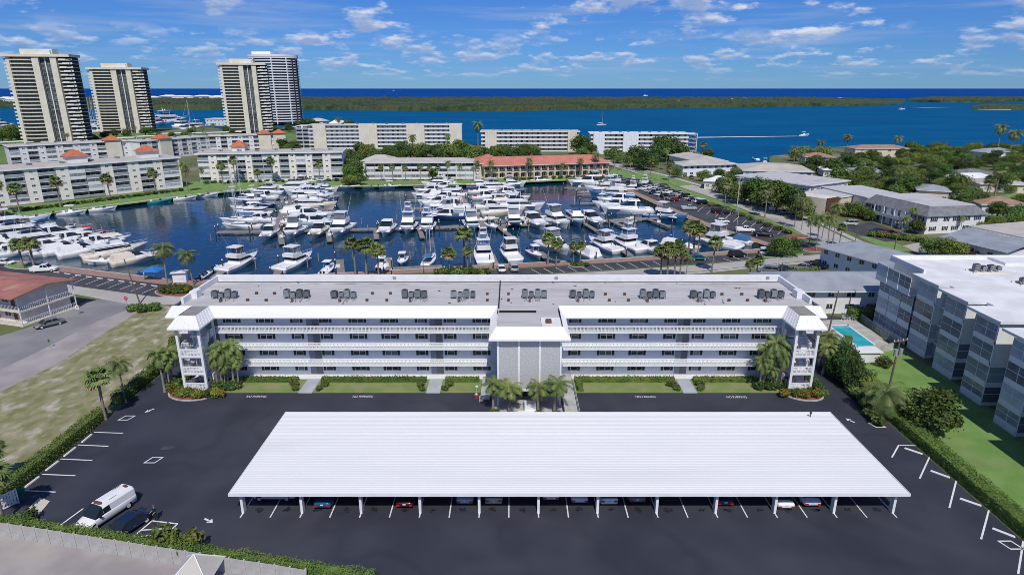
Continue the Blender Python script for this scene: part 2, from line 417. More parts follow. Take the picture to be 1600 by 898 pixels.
# ---------------------------------------------------------------- water and land
def water_mat(name, base, rough, spec, bstr, scales, stretch=(1, 1, 1), tint2=None, tsc=0.01):
    m = bpy.data.materials.new(name); m.use_nodes = True
    N, L = m.node_tree.nodes, m.node_tree.links
    b = N['Principled BSDF']
    b.inputs['Base Color'].default_value = (*base, 1)
    b.inputs['Roughness'].default_value = rough
    b.inputs['Specular IOR Level'].default_value = spec
    b.inputs['IOR'].default_value = 1.33
    tc = N.new('ShaderNodeTexCoord'); mp = N.new('ShaderNodeMapping')
    mp.inputs['Scale'].default_value = stretch
    L.new(tc.outputs['Object'], mp.inputs[0])
    if tint2:
        nz = N.new('ShaderNodeTexNoise'); nz.inputs['Scale'].default_value = tsc; nz.inputs['Detail'].default_value = 5
        L.new(mp.outputs[0], nz.inputs['Vector'])
        mx = N.new('ShaderNodeMix'); mx.data_type = 'RGBA'
        mr = N.new('ShaderNodeMapRange'); mr.inputs['From Min'].default_value = 0.38; mr.inputs['From Max'].default_value = 0.66
        L.new(nz.outputs[0], mr.inputs['Value']); L.new(mr.outputs[0], mx.inputs[0])
        mx.inputs[6].default_value = (*base, 1); mx.inputs[7].default_value = (*tint2, 1)
        L.new(mx.outputs[2], b.inputs['Base Color'])
    prev = None
    for sc, st in zip(scales, bstr):
        nz = N.new('ShaderNodeTexNoise'); nz.inputs['Scale'].default_value = sc; nz.inputs['Detail'].default_value = 3
        L.new(mp.outputs[0], nz.inputs['Vector'])
        bp = N.new('ShaderNodeBump'); bp.inputs['Strength'].default_value = st; bp.inputs['Distance'].default_value = 0.3 / sc
        L.new(nz.outputs[0], bp.inputs['Height'])
        if prev: L.new(prev, bp.inputs['Normal'])
        prev = bp.outputs[0]
    L.new(prev, b.inputs['Normal'])
    return m
M['lagoon'] = water_mat('lagoon_water', (0.0, 0.075, 0.205), 0.5, 0.02, (0.6, 0.5), (0.08, 0.4), tint2=(0.0, 0.100, 0.230), tsc=0.012, stretch=(0.6, 1.4, 1))
M['ocean'] = water_mat('ocean_water', (0.0, 0.050, 0.24), 0.5, 0.01, (0.6,), (0.03,), tint2=(0.001, 0.062, 0.27), tsc=0.002, stretch=(0.5, 1.5, 1))
M['basin'] = water_mat('marina_water', (0.004, 0.035, 0.075), 0.06, 0.45, (0.08, 0.11), (0.35, 1.6), tint2=(0.006, 0.035, 0.068), tsc=0.03)
WZ = -1.1
sheet('lagoon_water', [(-9000, 180), (9000, 180), (9000, 2900), (-9000, 2900)], WZ - 0.05, 'lagoon')
sheet('ocean_water', [(-60000, 2900), (60000, 2900), (60000, 70000), (-60000, 70000)], WZ - 0.05, 'ocean')
S_QUAY = [(-420, 252), tuple(G(0, 406)[:2]), tuple(G(268, 438)[:2]), (-72.5, 137.2), tuple(G(760, 415)[:2]), tuple(G(960, 405)[:2]), tuple(G(1176, 391)[:2]), tuple(G(1206, 387)[:2])]
E_QUAY = GP([(1111, 357), (1056, 334), (999, 308), (945, 284)])
N_QUAY = GP([(885, 281), (758, 287), (590, 291), (490, 290.5), (420, 295), (354, 299), (300, 305), (200, 317.6), (100, 330), (37, 339)]) + [(-420, 170)]
BASIN = S_QUAY + E_QUAY + N_QUAY
sheet('marina_water', [(-420, 160)] + [(-420, 255)] + [(-72.5, 135)] + [(-6, 148), (90, 168), (60, 300), (30, 312), (-200, 312), (-420, 300)], WZ, 'basin')
N_QUAY[-1] = (-420, 120)
# the land is one C-shaped slab round the basin, opening to the left
SHORE = [(-900, 640)] + GP([(-150, 205), (20, 198), (130, 205), (235, 201), (330, 199), (352, 203), (480, 200), (545, 207), (640, 215), (724, 226), (752, 226), (910, 228), (1000, 232), (1086, 236), (1112, 246), (1160, 262),
                                   (1200, 262), (1203, 244), (1240, 240), (1262, 233), (1330, 228), (1425, 232), (1500, 229), (1600, 226)]) + [(700, 520)]
# south land
land_s = [(-420, -40), (700, -40), (700, 230)] + [(300, 236)] + [tuple(G(1206, 387)[:2])] + S_QUAY[::-1][1:]
sheet('ground', land_s, 0.0, ['land', 'concrete'], thick=4.0)
mid = [tuple(G(1206, 387)[:2]), (300, 236), (700, 230), (700, 520)] + SHORE[::-1][1:] + [(-900, 120)] + [(-421, 120)] + N_QUAY[::-1][1:] + E_QUAY[::-1]
sheet('ground', mid, 0.0, ['land', 'concrete'], thick=4.0)

# ---------------------------------------------------------------- island with mangrove canopy
def island(front, back_d, name, h=9.0, seed=1, rows=46, step=3.0):
    r = np.random.RandomState(seed)
    xs = np.arange(front[0][0], front[-1][0] + 0.1, step)
    fy = np.interp(xs, [p[0] for p in front], [p[1] for p in front])
    verts, faces = [], []
    nrow = rows
    for i, (x, y) in enumerate(zip(xs, fy)):
        g = G(x, y, WZ)
        t = (x - xs[0]) / (xs[-1] - xs[0])
        edge = min(1.0, 12 * t + 0.02, 12 * (1 - t) + 0.02)
        dirx = g.x / g.y
        for k in range(nrow):
            s = (k / (nrow - 1)) ** 1.6
            Y = g.y + (back_d - g.y) * s
            jx = r.uniform(-1.2, 1.2); jy = r.uniform(-2, 2)
            z = WZ - 0.3 if k == 0 else (h * edge * (0.62 if k == 1 else 0.85) + r.uniform(-0.30, 0.30) * h * edge)
            if k > 1 and r.rand() < 0.02: z += 3.0 * edge
            verts.append((dirx * Y + jx, Y + (jy if k else 0), z))
    n = len(xs)
    for i in range(n - 1):
        for k in range(nrow - 1):
            a = i * nrow + k
            faces.append((a, a + nrow, a + nrow + 1, a + 1))
    mb = MB(); mb.add(verts, faces)
    o = mb.build(name, 'mangrove')
    return o
o = island([(-420, 166), (-100, 168), (60, 170), (250, 172), (480, 172.3), (640, 173.5), (800, 174.6), (880, 172), (1000, 169.5), (1100, 168.5), (1200, 167.2), (1330, 166), (1413, 163)], 2750, 'mangrove_island', 8.5, 1)
struct(o, 'stuff'); o['label'] = 'long low green mangrove island across the blue lagoon'
o = island([(1418, 158.5), (1470, 160.5), (1540, 161), (1600, 158), (1900, 158)], 2900, 'mangrove_islet', 8.0, 2, rows=24)
struct(o, 'stuff'); o['label'] = 'far mangrove wood behind the shallow inlet at the right'
o = island([(1518, 170.6), (1560, 171.6), (1600, 172), (1760, 172)], G(1560, 166.5, WZ).y, 'mangrove_spit', 5.0, 3, rows=12)
struct(o, 'stuff'); o['label'] = 'low mangrove spit behind a white beach at the right'
sheet('island_beach', GP([(1528, 171.3), (1580, 172.4), (1578, 170.5), (1530, 170)], WZ + 0.2), WZ + 0.2, 'sand')
sheet('sand_shoal', GP([(1420, 167.6), (1500, 169.5), (1440, 168.4)], WZ + 0.03), WZ + 0.03, 'sand')
# ---------------------------------------------------------------- near ground sheets
Z1, Z2, Z3 = 0.004, 0.008, 0.040
LOT = [(-54.0, 53), (-54.0, 88), (-57, 97), (-62, 112), (-52, 112), (-50.5, 106), (48.5, 106), (48.5, 112), (56, 118), (64, 114), (52.5, 98), (49.6, 84), (49.8, 30), (-19, 30), (-19, 47.6), (-48, 51.4)]
sheet('parking_lot', LOT, Z1, 'asphalt')
sheet('vacant_lot', [(-140, 52)] + [(-55.2, 50), (-55.2, 96), (-60, 107), (-61.5, 117)] + GP([(285, 484), (258, 476), (215, 480), (150, 505), (60, 552), (0, 580), (-120, 630)]), Z1, 'sandlot')
sheet('dirt_yard', [(-120, 10), (20, 10), (20, 38)] + GP([(560, 925), (480, 912.5), (-40, 829.5)]) + [(-120, 58)], Z1, 'dirt')
sheet('lawn', [(51.2, 30), (51.4, 84), (55, 98), (66, 118), (66, 122), (66.2, 60), (70, 30)], Z1, 'lawn')
sheet('side_road', GP([(-120, 640), (0, 582), (60, 553), (150, 506), (215, 481), (262, 470), (330, 470), (345, 447), (262, 452), (200, 463), (135, 470), (100, 489), (40, 513), (-120, 560)]), Z1, 'roadgrey')
sheet('road_shoulder', GP([(-120, 650), (0, 612), (90, 568), (160, 522), (232, 478), (215, 478), (150, 503), (60, 549), (0, 578), (-120, 626)]), Z2, 'dirt')
# street behind the main building, V-shaped
sheet('street', GP([(-60, 424), (40, 440), (120, 460), (205, 476), (290, 476), (420, 470), (700, 450), (940, 432.5), (1090, 424), (1285, 405), (1285, 397), (1090, 414), (940, 424), (760, 434), (430, 452), (300, 460), (245, 464), (118, 447), (40, 430), (-60, 414)]), Z2, 'road')
sheet('marina_parking', GP([(-60, 414), (0, 423), (118, 447), (245, 464), (270, 462), (300, 458), (270, 441), (95, 419), (0, 410), (-60, 396)]), Z1, 'marinalot')
sheet('marina_parking', GP([(700, 432), (800, 430), (940, 422), (1090, 412), (1270, 397), (1215, 391), (1110, 397), (960, 410), (780, 422), (700, 428)]), Z1, 'marinalot')
sheet('marina_parking', GP([(1212, 391), (1250, 392), (1282, 389), (1230, 362), (1160, 335), (1085, 311), (1010, 286), (975, 278), (948, 280), (1010, 306), (1064, 331), (1118, 354)]), Z1, 'marinalot')
sheet('avenue', GP([(1330, 410), (1286, 385), (1240, 357), (1120, 311), (1020, 278), (965, 262), (938, 252), (950, 250), (985, 262), (1040, 276), (1145, 308), (1275, 350), (1345, 383), (1400, 402), (1400, 420)]), Z2, 'road')
sheet('grass_verge', GP([(1284, 384), (1234, 359), (1163, 332), (1088, 308), (1013, 283), (975, 272), (1000, 272.5), (1020, 279), (1120, 312.5), (1240, 358.5), (1288, 384)]), Z2, 'lawn')
sheet('grass_verge', GP([(960, 262), (1040, 286), (1000, 283), (950, 272)]), Z2, 'lawn')
sheet('grass_verge', GP([(1005, 264), (1090, 288), (1060, 291), (990, 268)]), Z2, 'lawn')
sheet('grass_verge', GP([(1342, 370), (1375, 366), (1424, 392), (1395, 393)]), Z2, 'lawn')
sheet('side_parking', GP([(1305, 356), (1362, 347), (1432, 372), (1385, 378)]), Z2, 'marinalot')
sheet('side_parking', GP([(1410, 384), (1455, 375), (1500, 388), (1440, 398)]), Z2, 'road')
sheet('waterfront_lawn', GP([(30, 340), (200, 319), (302, 306), (354, 300.5), (420, 296.4), (490, 292), (590, 292), (660, 290.4), (758, 288.4), (885, 282.4), (890, 276), (740, 281), (560, 283), (300, 284), (280, 295), (0, 325)]), Z1, 'lawn')
sheet('golf_course', GP([(-60, 240), (120, 227), (300, 219), (460, 210), (500, 212), (440, 222), (240, 236), (-60, 262)]), Z1, 'golf')
sheet('golf_course', GP([(-60, 214), (250, 208), (440, 205), (470, 212), (300, 217), (-60, 236)]), Z1, 'golf')
sheet('residential_lawn', GP([(1480, 318), (1600, 300), (1700, 300), (1700, 330), (1560, 316), (1530, 322)]), Z1, 'lawn')
sheet('residential_street', GP([(1440, 320), (1545, 286), (1620, 278), (1620, 285), (1560, 291), (1470, 326)]), Z2, 'road')
# kerbed islands with red mulch
def pill(cx, cy, rx, ry, n=20, rot=0):
    return [(cx + math.cos(2 * math.pi * i / n) * rx * math.cos(rot) - math.sin(2 * math.pi * i / n) * ry * math.sin(rot), cy + math.cos(2 * math.pi * i / n) * rx * math.sin(rot) + math.sin(2 * math.pi * i / n) * ry * math.cos(rot)) for i in range(n)]
def island_bed(c, rx, ry, rot=0, m='mulch', name='planting_bed'):
    root = struct(MB().prism(pill(c[0], c[1], rx, ry, 24, rot), 0, 0.14).build(name, 'concrete'))
    mb = MB().prism(pill(c[0], c[1], rx - 0.25, ry - 0.25, 24, rot), 0.1, 0.17)
    mb.build('mulch' if m == 'mulch' else 'turf', m, root)
    return root
island_bed(G(276, 457), 5.2, 2.9, -0.3)
island_bed(G(1244, 370), 4.5, 2.2, 0.3); island_bed(G(1274, 391), 3.6, 2.0, 0.2)
island_bed(G(904, 414.5), 2.6, 1.6, 0.2)
island_bed(G(1222, 399), 6, 2.4, 0.2, 'lawn'); island_bed(G(35, 417), 5.5, 2.0, -0.3, 'lawn')
sheet('pavement', GP([(985, 262), (1040, 275), (1145, 306), (1275, 347), (1345, 381), (1352, 379), (1280, 345), (1150, 304.6), (1045, 274), (990, 261)]), Z2, 'concrete')
sheet('pavement', GP([(940, 436), (1090, 427.5), (1285, 409), (1285, 406), (1090, 424.7), (940, 433)]), Z2, 'concrete')
# quay walkway: brick paved slabs with a white coping
def strip(name, pts, w, z, m, side=1, thick=0.0, parent=None):
    pts = [Vector((p[0], p[1])) for p in pts]
    out = []
    for i, p in enumerate(pts):
        a = pts[max(i - 1, 0)]; b = pts[min(i + 1, len(pts) - 1)]
        d = (b - a).normalized()
        out.append(p + Vector((-d.y, d.x)) * w * side)
    mb = MB()
    for i in range(len(pts) - 1):
        q = [pts[i], pts[i + 1], out[i + 1], out[i]]
        if side < 0: q = q[::-1]
        mb.prism([tuple(v) for v in q], z - thick if thick else z - 0.02, z)
    o = mb.build(name, m, parent)
    if parent is None: struct(o)
    return o
strip('quay_walkway', S_QUAY, 3.0, 0.10, 'brick', -1, 0.4)
strip('quay_walkway', [S_QUAY[-1]] + E_QUAY, 3.4, 0.10, 'brick', -1, 0.4)
strip('quay_coping', S_QUAY, 0.35, 0.22, 'concrete', 1, 0.5)
strip('seawall_cap', N_QUAY, 1.4, 0.12, 'concrete', -1, 0.5)
# ---------------------------------------------------------------- painted markings
def line(p, q, w=0.14, z=Z3, name='painted_line'):
    a, b = Vector(p[:2]), Vector(q[:2])
    d = (b - a).normalized(); n = Vector((-d.y, d.x)) * w / 2
    mb = MB(); mb.add([(*(a - n), z), (*(b - n), z), (*(b + n), z), (*(a + n), z)], [(0, 1, 2, 3)])
    return struct(mb.build(name, 'paint'))
def z5(x, y): return G(x / 3.23, 620 + y / 3.23)
def z8(x, y): return G(1200 + x / 3.23, 620 + y / 3.23)
for a, b, c, d in ((475, 178, 622, 183), (393, 242, 547, 249), (306, 313, 466, 320), (213, 390, 380, 397), (120, 472, 282, 480), (290, 658, 420, 563), (655, 720, 768, 625), (768, 625, 897, 640), (897, 640, 850, 682), (716, 672, 862, 662), (678, 706, 800, 695), (730, 733, 800, 735)):
    line(z5(a, b), z5(c, d), 0.17)
for a, b, c, d in ((625, 305, 660, 243), (660, 243, 750, 246), (765, 412, 815, 303), (915, 560, 950, 422), (1075, 718, 1115, 570), (1262, 893, 1288, 728)):
    line(z8(a, b), z8(c, d), 0.17)
def wheel_stop(p, q, label, group):
    a, b = Vector(p[:2]), Vector(q[:2]); L = (b - a).length
    mb = MB().frus((-L / 2, L / 2, -.11, .11), (-L / 2 + .05, L / 2 - .05, -.07, .07), 0, .13)
    o = mb.build('wheel_stop', 'white', None, loc=(*((a + b) / 2), Z1), rz=math.atan2((b - a).y, (b - a).x))
    return tag(o, label, 'wheel stop', group)
for i, (a, b, c, d) in enumerate(((413, 230, 464, 188), (323, 300, 382, 254), (231, 372, 296, 323), (128, 455, 198, 402))):
    wheel_stop(z5(a, b), z5(c, d), 'white concrete wheel stop by the left hedge, %s counting from the building' % ORD[i], 'wheel stops by the left hedge')
for i, (a, b, c, d) in enumerate(((688, 258, 780, 289), (819, 372, 918, 408), (967, 512, 1077, 550), (1130, 662, 1248, 708))):
    wheel_stop(z8(a, b), z8(c, d), 'white concrete wheel stop by the right hedge, %s counting from the building' % ORD[i], 'wheel stops by the right hedge')
for i in range(10):
    x_ = 88 + i * 17.0; y_ = 425.5 + i * 2.35
    wheel_stop(G(x_ - 4.5, y_ - .6), G(x_ + 4.5, y_ + .6), 'white wheel stop along the brick quay at left, %s from the left' % ORD[i], 'left quay wheel stops')
def diamond(c, s=0.9, sy=0.9):
    mb = MB(); w = .13
    o = [(-s, 0), (0, -sy), (s, 0), (0, sy)]
    o = [(-s, -sy * .7), (s * .55, -sy * .7), (s, sy * .7), (-s * .55, sy * .7)]
    for i in range(4):
        a, b = o[i], o[(i + 1) % 4]
        f = .76
        mb.quad((*a, 0), (*b, 0), (b[0] * f, b[1] * f, 0), (a[0] * f, a[1] * f, 0))
    return struct(mb.build('painted_square', 'paint', None, loc=(c.x, c.y, Z3)))
for c in (z5(640, 106), z5(775, 319)): diamond(c)
for c in (z8(550, 142), z8(1225, 747)):
    d = diamond(c); d.scale = (-1, 1, 1)
def arrow(c, rz):
    mb = MB(); mb.add([(-.7, -.11, 0), (.1, -.11, 0), (.1, .11, 0), (-.7, .11, 0), (.0, -.38, 0), (.6, 0, 0), (0, .38, 0)], [(0, 1, 2, 3), (4, 5, 6)])
    return struct(mb.build('painted_arrow', 'paint', None, loc=(c.x, c.y, Z3), rz=rz))
arrow(z5(752, 70), R(-125)); arrow(z5(1055, 625), R(-30)); arrow(z8(412, 118), R(120))
def text_mesh(txt, size, name='lettering', extrude=0.0):
    cu = bpy.data.curves.new(name, 'FONT'); cu.body = txt; cu.size = size; cu.align_x = 'CENTER'; cu.align_y = 'CENTER'; cu.extrude = extrude; cu.resolution_u = 2
    to = bpy.data.objects.new(name, cu); C.objects.link(to)
    dg = bpy.context.evaluated_depsgraph_get()
    me = bpy.data.meshes.new_from_object(to.evaluated_get(dg))
    bpy.data.objects.remove(to); bpy.data.curves.remove(cu)
    return me
np_me = text_mesh('NO PARKING', 0.78)
np_me.materials.clear(); np_me.materials.append(M['paint'])
for px, py in ((401, 619.5), (567, 619.5), (1009, 620), (1151, 620.5)):
    o = link('no_parking_lettering', np_me, None, (*G(px, py)[:2], Z3), 0, (0.62, 1.15, 1)); struct(o)
# quay parking lines
def park_lines(a0, a1, n, dx, dy, w=0.16):
    for i in range(n):
        t = i / (n - 1)
        p = G(a0[0] + (a1[0] - a0[0]) * t, a0[1] + (a1[1] - a0[1]) * t)
        q = G(a0[0] + (a1[0] - a0[0]) * t + dx, a0[1] + (a1[1] - a0[1]) * t + dy)
        line(p, q, w)
park_lines((830, 420.5), (1020, 408), 11, 15, 8)
park_lines((122, 430), (246, 448.5), 8, -24, 9.5)
park_lines((1090, 331), (1215, 366), 10, 9, -8)
park_lines((1010, 290), (1080, 318), 7, 8, -6)
park_lines((1130, 404), (1200, 398), 5, 15, 5)
# ---------------------------------------------------------------- main apartment building
YB, YW, YK = 86.9, 88.5, 100.2          # balcony plane, wall plane, back wall
XL, XR = -48.0, 43.4
XC0, XC1, YC = -1.9, 6.6, 78.5         # centre block
FZ = [0.12, 2.30, 4.95, 7.60]
EAVE, RTOP, RDECK = 10.3, 11.75, 11.3
mb_root = thing('apartment_building', 'long four-storey pale blue and white apartment block behind the white carport', 'building', (0, YB, 0))
def mrel(b, name, m, parent=mb_root, smooth=False):
    b.v = [(x, y - YB, z) for x, y, z in b.v]
    return b.build(name, m, parent, smooth)
b = MB(); b.box(XL, XR, YW, YK, 0, EAVE + 0.4)
wall = mrel(b, 'wall', 'bluewall')
b = MB(); b.box(XL - .3, XR + .3, YB - 0.05, YW - .002, -0.3, 0.12); mrel(b, 'plinth', 'white')
for k in (1, 2, 3):
    for x0, x1 in ((XL - 1.2, XC0 - 1.0), (XC1 + 1.0, XR + 1.2)):
        b = MB(); b.box(x0, x1, YB, YW - .002, FZ[k] - 0.2, FZ[k]); mrel(b, 'walkway_slab', 'white')
def railing(b, x0, x1, y, z, n_per=0.62, h=0.98, axis='x'):
    """white balustrade: rails, pickets and a ring motif in each panel"""
    L = x1 - x0; n = max(1, round(L / n_per)); s = L / n
    def bx(a0, a1, d0, d1, z0, z1):
        if axis == 'x': b.box(a0, a1, y + d0, y + d1, z0, z1)
        else: b.box(y + d0, y + d1, a0, a1, z0, z1)
    bx(x0, x1, -.05, .05, z + h - .16, z + h)
    bx(x0, x1, -.035, .035, z + .02, z + .16)
    for i in range(n + 1):
        c = x0 + i * s
        bx(c - .07, c + .07, -.03, .03, z + .16, z + h - .16)
        if i < n:
            for f in (.33, .67):
                bx(c + s * f - .028, c + s * f + .028, -.02, .02, z + .16, z + h - .16)
            m_ = c + s * .5; zc_ = z + h * .48; r_ = .17
            for q in range(8):
                t0, t1 = 2 * math.pi * q / 8, 2 * math.pi * (q + 1) / 8
                pts = []
                for (t, rr) in ((t0, r_), (t1, r_), (t1, r_ * .72), (t0, r_ * .72)):
                    pts.append((m_ + math.cos(t) * rr, zc_ + math.sin(t) * rr))
                if axis == 'x': b.quad(*[(p[0], y - .025, p[1]) for p in pts])
                else: b.quad(*[(y - .025, p[0], p[1]) for p in pts])
for k in (1, 2, 3):
    for x0, x1 in ((XL + 3.9, XC0 - 1.02), (XC1 + 1.02, XR - 3.4)):
        b = MB(); railing(b, x0, x1, YB + .06, FZ[k]); o = mrel(b, 'balustrade', 'white')
    for x0, x1 in ((XL - 1.2, XL + 0.9), (XR - .4, XR + 1.2)):
        b = MB(); railing(b, x0, x1, YB + .06, FZ[k]); railing(b, YB + .1, YW - .1, (x0 + .05) if x0 < 0 else (x1 - .05), FZ[k], axis='y'); mrel(b, 'balustrade', 'white')
# windows: shutters are sub-parts
def window_mesh(w, h, panes, glass):
    b = MB()
    b.box(-w / 2 - .05, w / 2 + .05, -.06, 0.0, -.07, 0, 0); b.box(-w / 2 - .05, w / 2 + .05, -.06, 0, h, h + .07, 0)
    b.box(-w / 2 - .05, -w / 2, -.05, 0, 0, h, 0); b.box(w / 2, w / 2 + .05, -.05, 0, 0, h, 0)
    for i in range(1, panes): b.box(-w / 2 + w * i / panes - .04, -w / 2 + w * i / panes + .04, -.05, 0, 0, h, 0)
    b.box(-w / 2, w / 2, -.04, 0, h * .48, h * .52, 0)
    b.quad((-w / 2, -.015, 0), (w / 2, -.015, 0), (w / 2, -.015, h), (-w / 2, -.015, h), 1)
    return b.mesh('window', ['white', glass])
WM = {('L', g): window_mesh(1.75, 1.2, 2, g) for g in ('glass', 'glassb')}
WM.update({('S', g): window_mesh(.95, 1.2, 1, g) for g in ('glass', 'glassb')})
b = MB(); b.box(-.19, .19, -.05, 0, 0, 1.25)
for i in range(7): b.box(-.15, .15, -.07, -.05, .08 + i * .165, .18 + i * .165)
SHM = b.mesh('shutter', 'shutter')
def px2x(p): return (p - 800) * 0.0957
WIN = [(361.7, 'L'), (413, 'L'), (462.6, 'S'), (508, 'S'), (558, 'L'), (608, 'L'), (657.4, 'S'), (702.8, 'S'), (752, 'L'), (899, 'S'), (948.9, 'L'), (998.8, 'L'), (1048, 'S'), (1093, 'S'), (1142.9, 'L'), (1191.7, 'L'), (1240, 'S')]
for k in range(4):
    for px, t in WIN:
        g = 'glass' if rng.random() < .62 else 'glassb'
        w = link('window', WM[(t, g)], wall, (px2x(px), YW - YB, FZ[k] + (1.0 if k else .66)))
        for s in (-1, 1):
            link('shutter', SHM, w, (s * (1.75 if t == 'L' else .95) / 2 + s * .25, 0, -.02))
    for px in (329, 487.7, 680.7, 1069.4):
        X = px2x(px)
        b = MB(); b.box(X - .95, X + .95, YW - .012, YW - .006, FZ[k], FZ[k] + 2.25); mrel(b, 'passage_shade', 'darkroof', wall)  # flat dark panel painted in for the shade of the recessed passage
        b = MB(); b.box(X - 1.02, X - .95, YW - .05, YW, FZ[k], FZ[k] + 2.28); b.box(X + .95, X + 1.02, YW - .05, YW, FZ[k], FZ[k] + 2.28); b.box(X - 1.02, X + 1.02, YW - .05, YW, FZ[k] + 2.28, FZ[k] + 2.34)
        b.box(X - .9, X - .1, YW - .06, YW - .013, FZ[k], FZ[k] + 2.1, 1)
        mrel(b, 'door', ['white', 'greyroof'], wall)
    for px in (385, 487 + 22, 630, 1165, 1017):
        X = px2x(px); b = MB(); b.box(X - .07, X + .07, YW - .13, YW, FZ[k] + 1.85, FZ[k] + 2.05); mrel(b, 'wall_lamp', 'black', wall)
# centre block with stone-chip panels
b = MB(); b.box(XC0, XC1, YC + .12, YW, 2.4, EAVE + .3); b.box(XC0 + 1.2, XC1 - 1.2, YC + 3.2, YW - .003, 0, 2.4)
centre = mrel(b, 'centre_block', 'bluewall')
w3 = (XC1 - XC0) / 3
for i in range(3):
    b = MB(); b.box(XC0 + i * w3 + .12, XC0 + (i + 1) * w3 - .12, YC, YC + .12, 2.55, EAVE + .1); mrel(b, 'stone_panel', 'stone', centre)
for i in range(4):
    x = XC0 + i * w3
    b = MB(); b.box(x - .12, x + .12, YC - .12, YC + .115, 0.0 if i in (0, 3) else 2.4, EAVE + .1); mrel(b, 'pilaster', 'white', centre)
b = MB(); b.box(XC0 - .1, XC1 + .1, YC - .1, YC + .1, 2.3, 2.55); b.box(XC0, XC1, YC + .1, YC + 3.2, 2.3, 2.4); mrel(b, 'soffit_band', 'white', centre)
b = MB(); b.box(XC0 + 1.8, XC1 - 1.8, YC + 3.15, YC + 3.2, 0, 2.25); mrel(b, 'entrance_door', 'glass', centre)
b = MB(); b.box(1.7, 3.2, YC - 2.2, YC - 1.0, 0, 1.35); b.box(.8, 4.0, YC - 3.2, YC - 2.2, 0, .5); mrel(b, 'entrance_planter', 'white', centre)
b = MB(); b.box(7.2, 9.0, YC - 2.4, YW - .2, 0.0, 0.15); b.frus((7.2, 9.0, YC - 7, YC - 2.4), (7.2, 9.0, YC - 2.41, YC - 2.4), 0.01, 0.14)
mrel(b, 'entrance_ramp', 'concrete', centre)
for x in (7.15, 9.05):
    b = MB()
    for y in np.arange(YC - 6.5, YW - .5, 1.5): b.tube((x, y, .1), (x, y, 1.0), .025, n=4)
    b.tube((x, YC - 6.5, 1.0), (x, YW - .5, 1.0), .03, n=4); mrel(b, 'ramp_handrail', 'alu', centre)
# mansard roof skirts (white standing-seam metal)
def mansard(b, e0, e1, t0, t1, mi=0, seam=0.75):
    """e0,e1 eave points; t0,t1 top points; seams as ribs"""
    e0, e1, t0, t1 = map(Vector, (e0, e1, t0, t1))
    b.quad(e0, e1, t1, t0, mi)
    dn = Vector((0, 0, -.22))
    b.quad(e0 + dn, e1 + dn, e1, e0, mi)
    nrm = (e1 - e0).cross(t0 - e0).normalized() * .035
    n = max(2, int((e1 - e0).length / seam)); u = (e1 - e0).normalized() * .02
    for i in range(n + 1):
        f = i / n
        p, q = e0.lerp(e1, f), t0.lerp(t1, f)
        b.add([p - u, p + u, q + u, q - u, p - u + nrm, p + u + nrm, q + u + nrm, q - u + nrm], [(4, 5, 6, 7), (0, 4, 7, 3), (5, 1, 2, 6), (0, 1, 5, 4)], mi)
OV = .9
ye = YB - .9; yt = YB + .0
SLX0, SLX1, SRX0, SRX1, YS = -47.0, -43.9, 39.9, 42.9, 82.1
exl, exr = XL - 2.4, XR + 2.4
b = MB()
mansard(b, (SLX1 + .7, ye, EAVE), (XC0 - 1.2, ye, EAVE), (SLX1 - .3, yt, RTOP), (XC0 - .2, yt, RTOP))
mansard(b, (XC0 - 1.2, ye, EAVE), (XC0 - 1.2, YC - 1, EAVE), (XC0 - .2, yt, RTOP), (XC0 - .2, YC, RTOP))
mansard(b, (XC0 - 1.2, YC - 1, EAVE), (XC1 + 1.2, YC - 1, EAVE), (XC0 - .2, YC, RTOP), (XC1 + .2, YC, RTOP))
mansard(b, (XC1 + 1.2, YC - 1, EAVE), (XC1 + 1.2, ye, EAVE), (XC1 + .2, YC, RTOP), (XC1 + .2, yt, RTOP))
mansard(b, (XC1 + 1.2, ye, EAVE), (SRX0 - .7, ye, EAVE), (XC1 + .2, yt, RTOP), (SRX0 + .3, yt, RTOP))
M_SEAM = mat('membrane_lap', (0.36, 0.35, 0.35), (0.48, 0.47, 0.47), 0.6, 0.9)
# stair hoods
for (a0, a1, s) in ((SLX0, SLX1, 1), (SRX0, SRX1, -1)):
    i0, i1 = a0 - .7, a1 + .7
    j0, j1 = a0 + .3, a1 - .3
    mansard(b, (i1, ye, EAVE), (i1, YS - .8, EAVE), (j1, yt, RTOP), (j1, YS + .6, RTOP)) if s < 0 else mansard(b, (i0, YS - .8, EAVE), (i0, ye, EAVE), (j0, YS + .6, RTOP), (j0, yt, RTOP)) if False else None
    # left side, front, right side
    mansard(b, (i0, ye, EAVE), (i0, YS - .8, EAVE), (j0, yt, RTOP), (j0, YS + .6, RTOP))
    mansard(b, (i0, YS - .8, EAVE), (i1, YS - .8, EAVE), (j0, YS + .6, RTOP), (j1, YS + .6, RTOP))
    mansard(b, (i1, YS - .8, EAVE), (i1, ye, EAVE), (j1, YS + .6, RTOP), (j1, yt, RTOP))
mansard(b, (exl, ye, EAVE), (SLX0 - .7, ye, EAVE), (XL - 1.6, yt, RTOP), (SLX0 + .3, yt, RTOP))
mansard(b, (SRX1 + .7, ye, EAVE), (exr, ye, EAVE), (SRX1 - .3, yt, RTOP), (XR + 1.6, yt, RTOP))
mansard(b, (exl, YK + .6, EAVE), (exl, ye, EAVE), (XL - 1.2, YK + .6, RTOP), (XL - 1.6, yt, RTOP))
mansard(b, (exr, ye, EAVE), (exr, YK + .6, EAVE), (XR + 1.6, yt, RTOP), (XR + 1.2, YK + .6, RTOP))
roof = mrel(b, 'roof_skirt', 'metalroof')
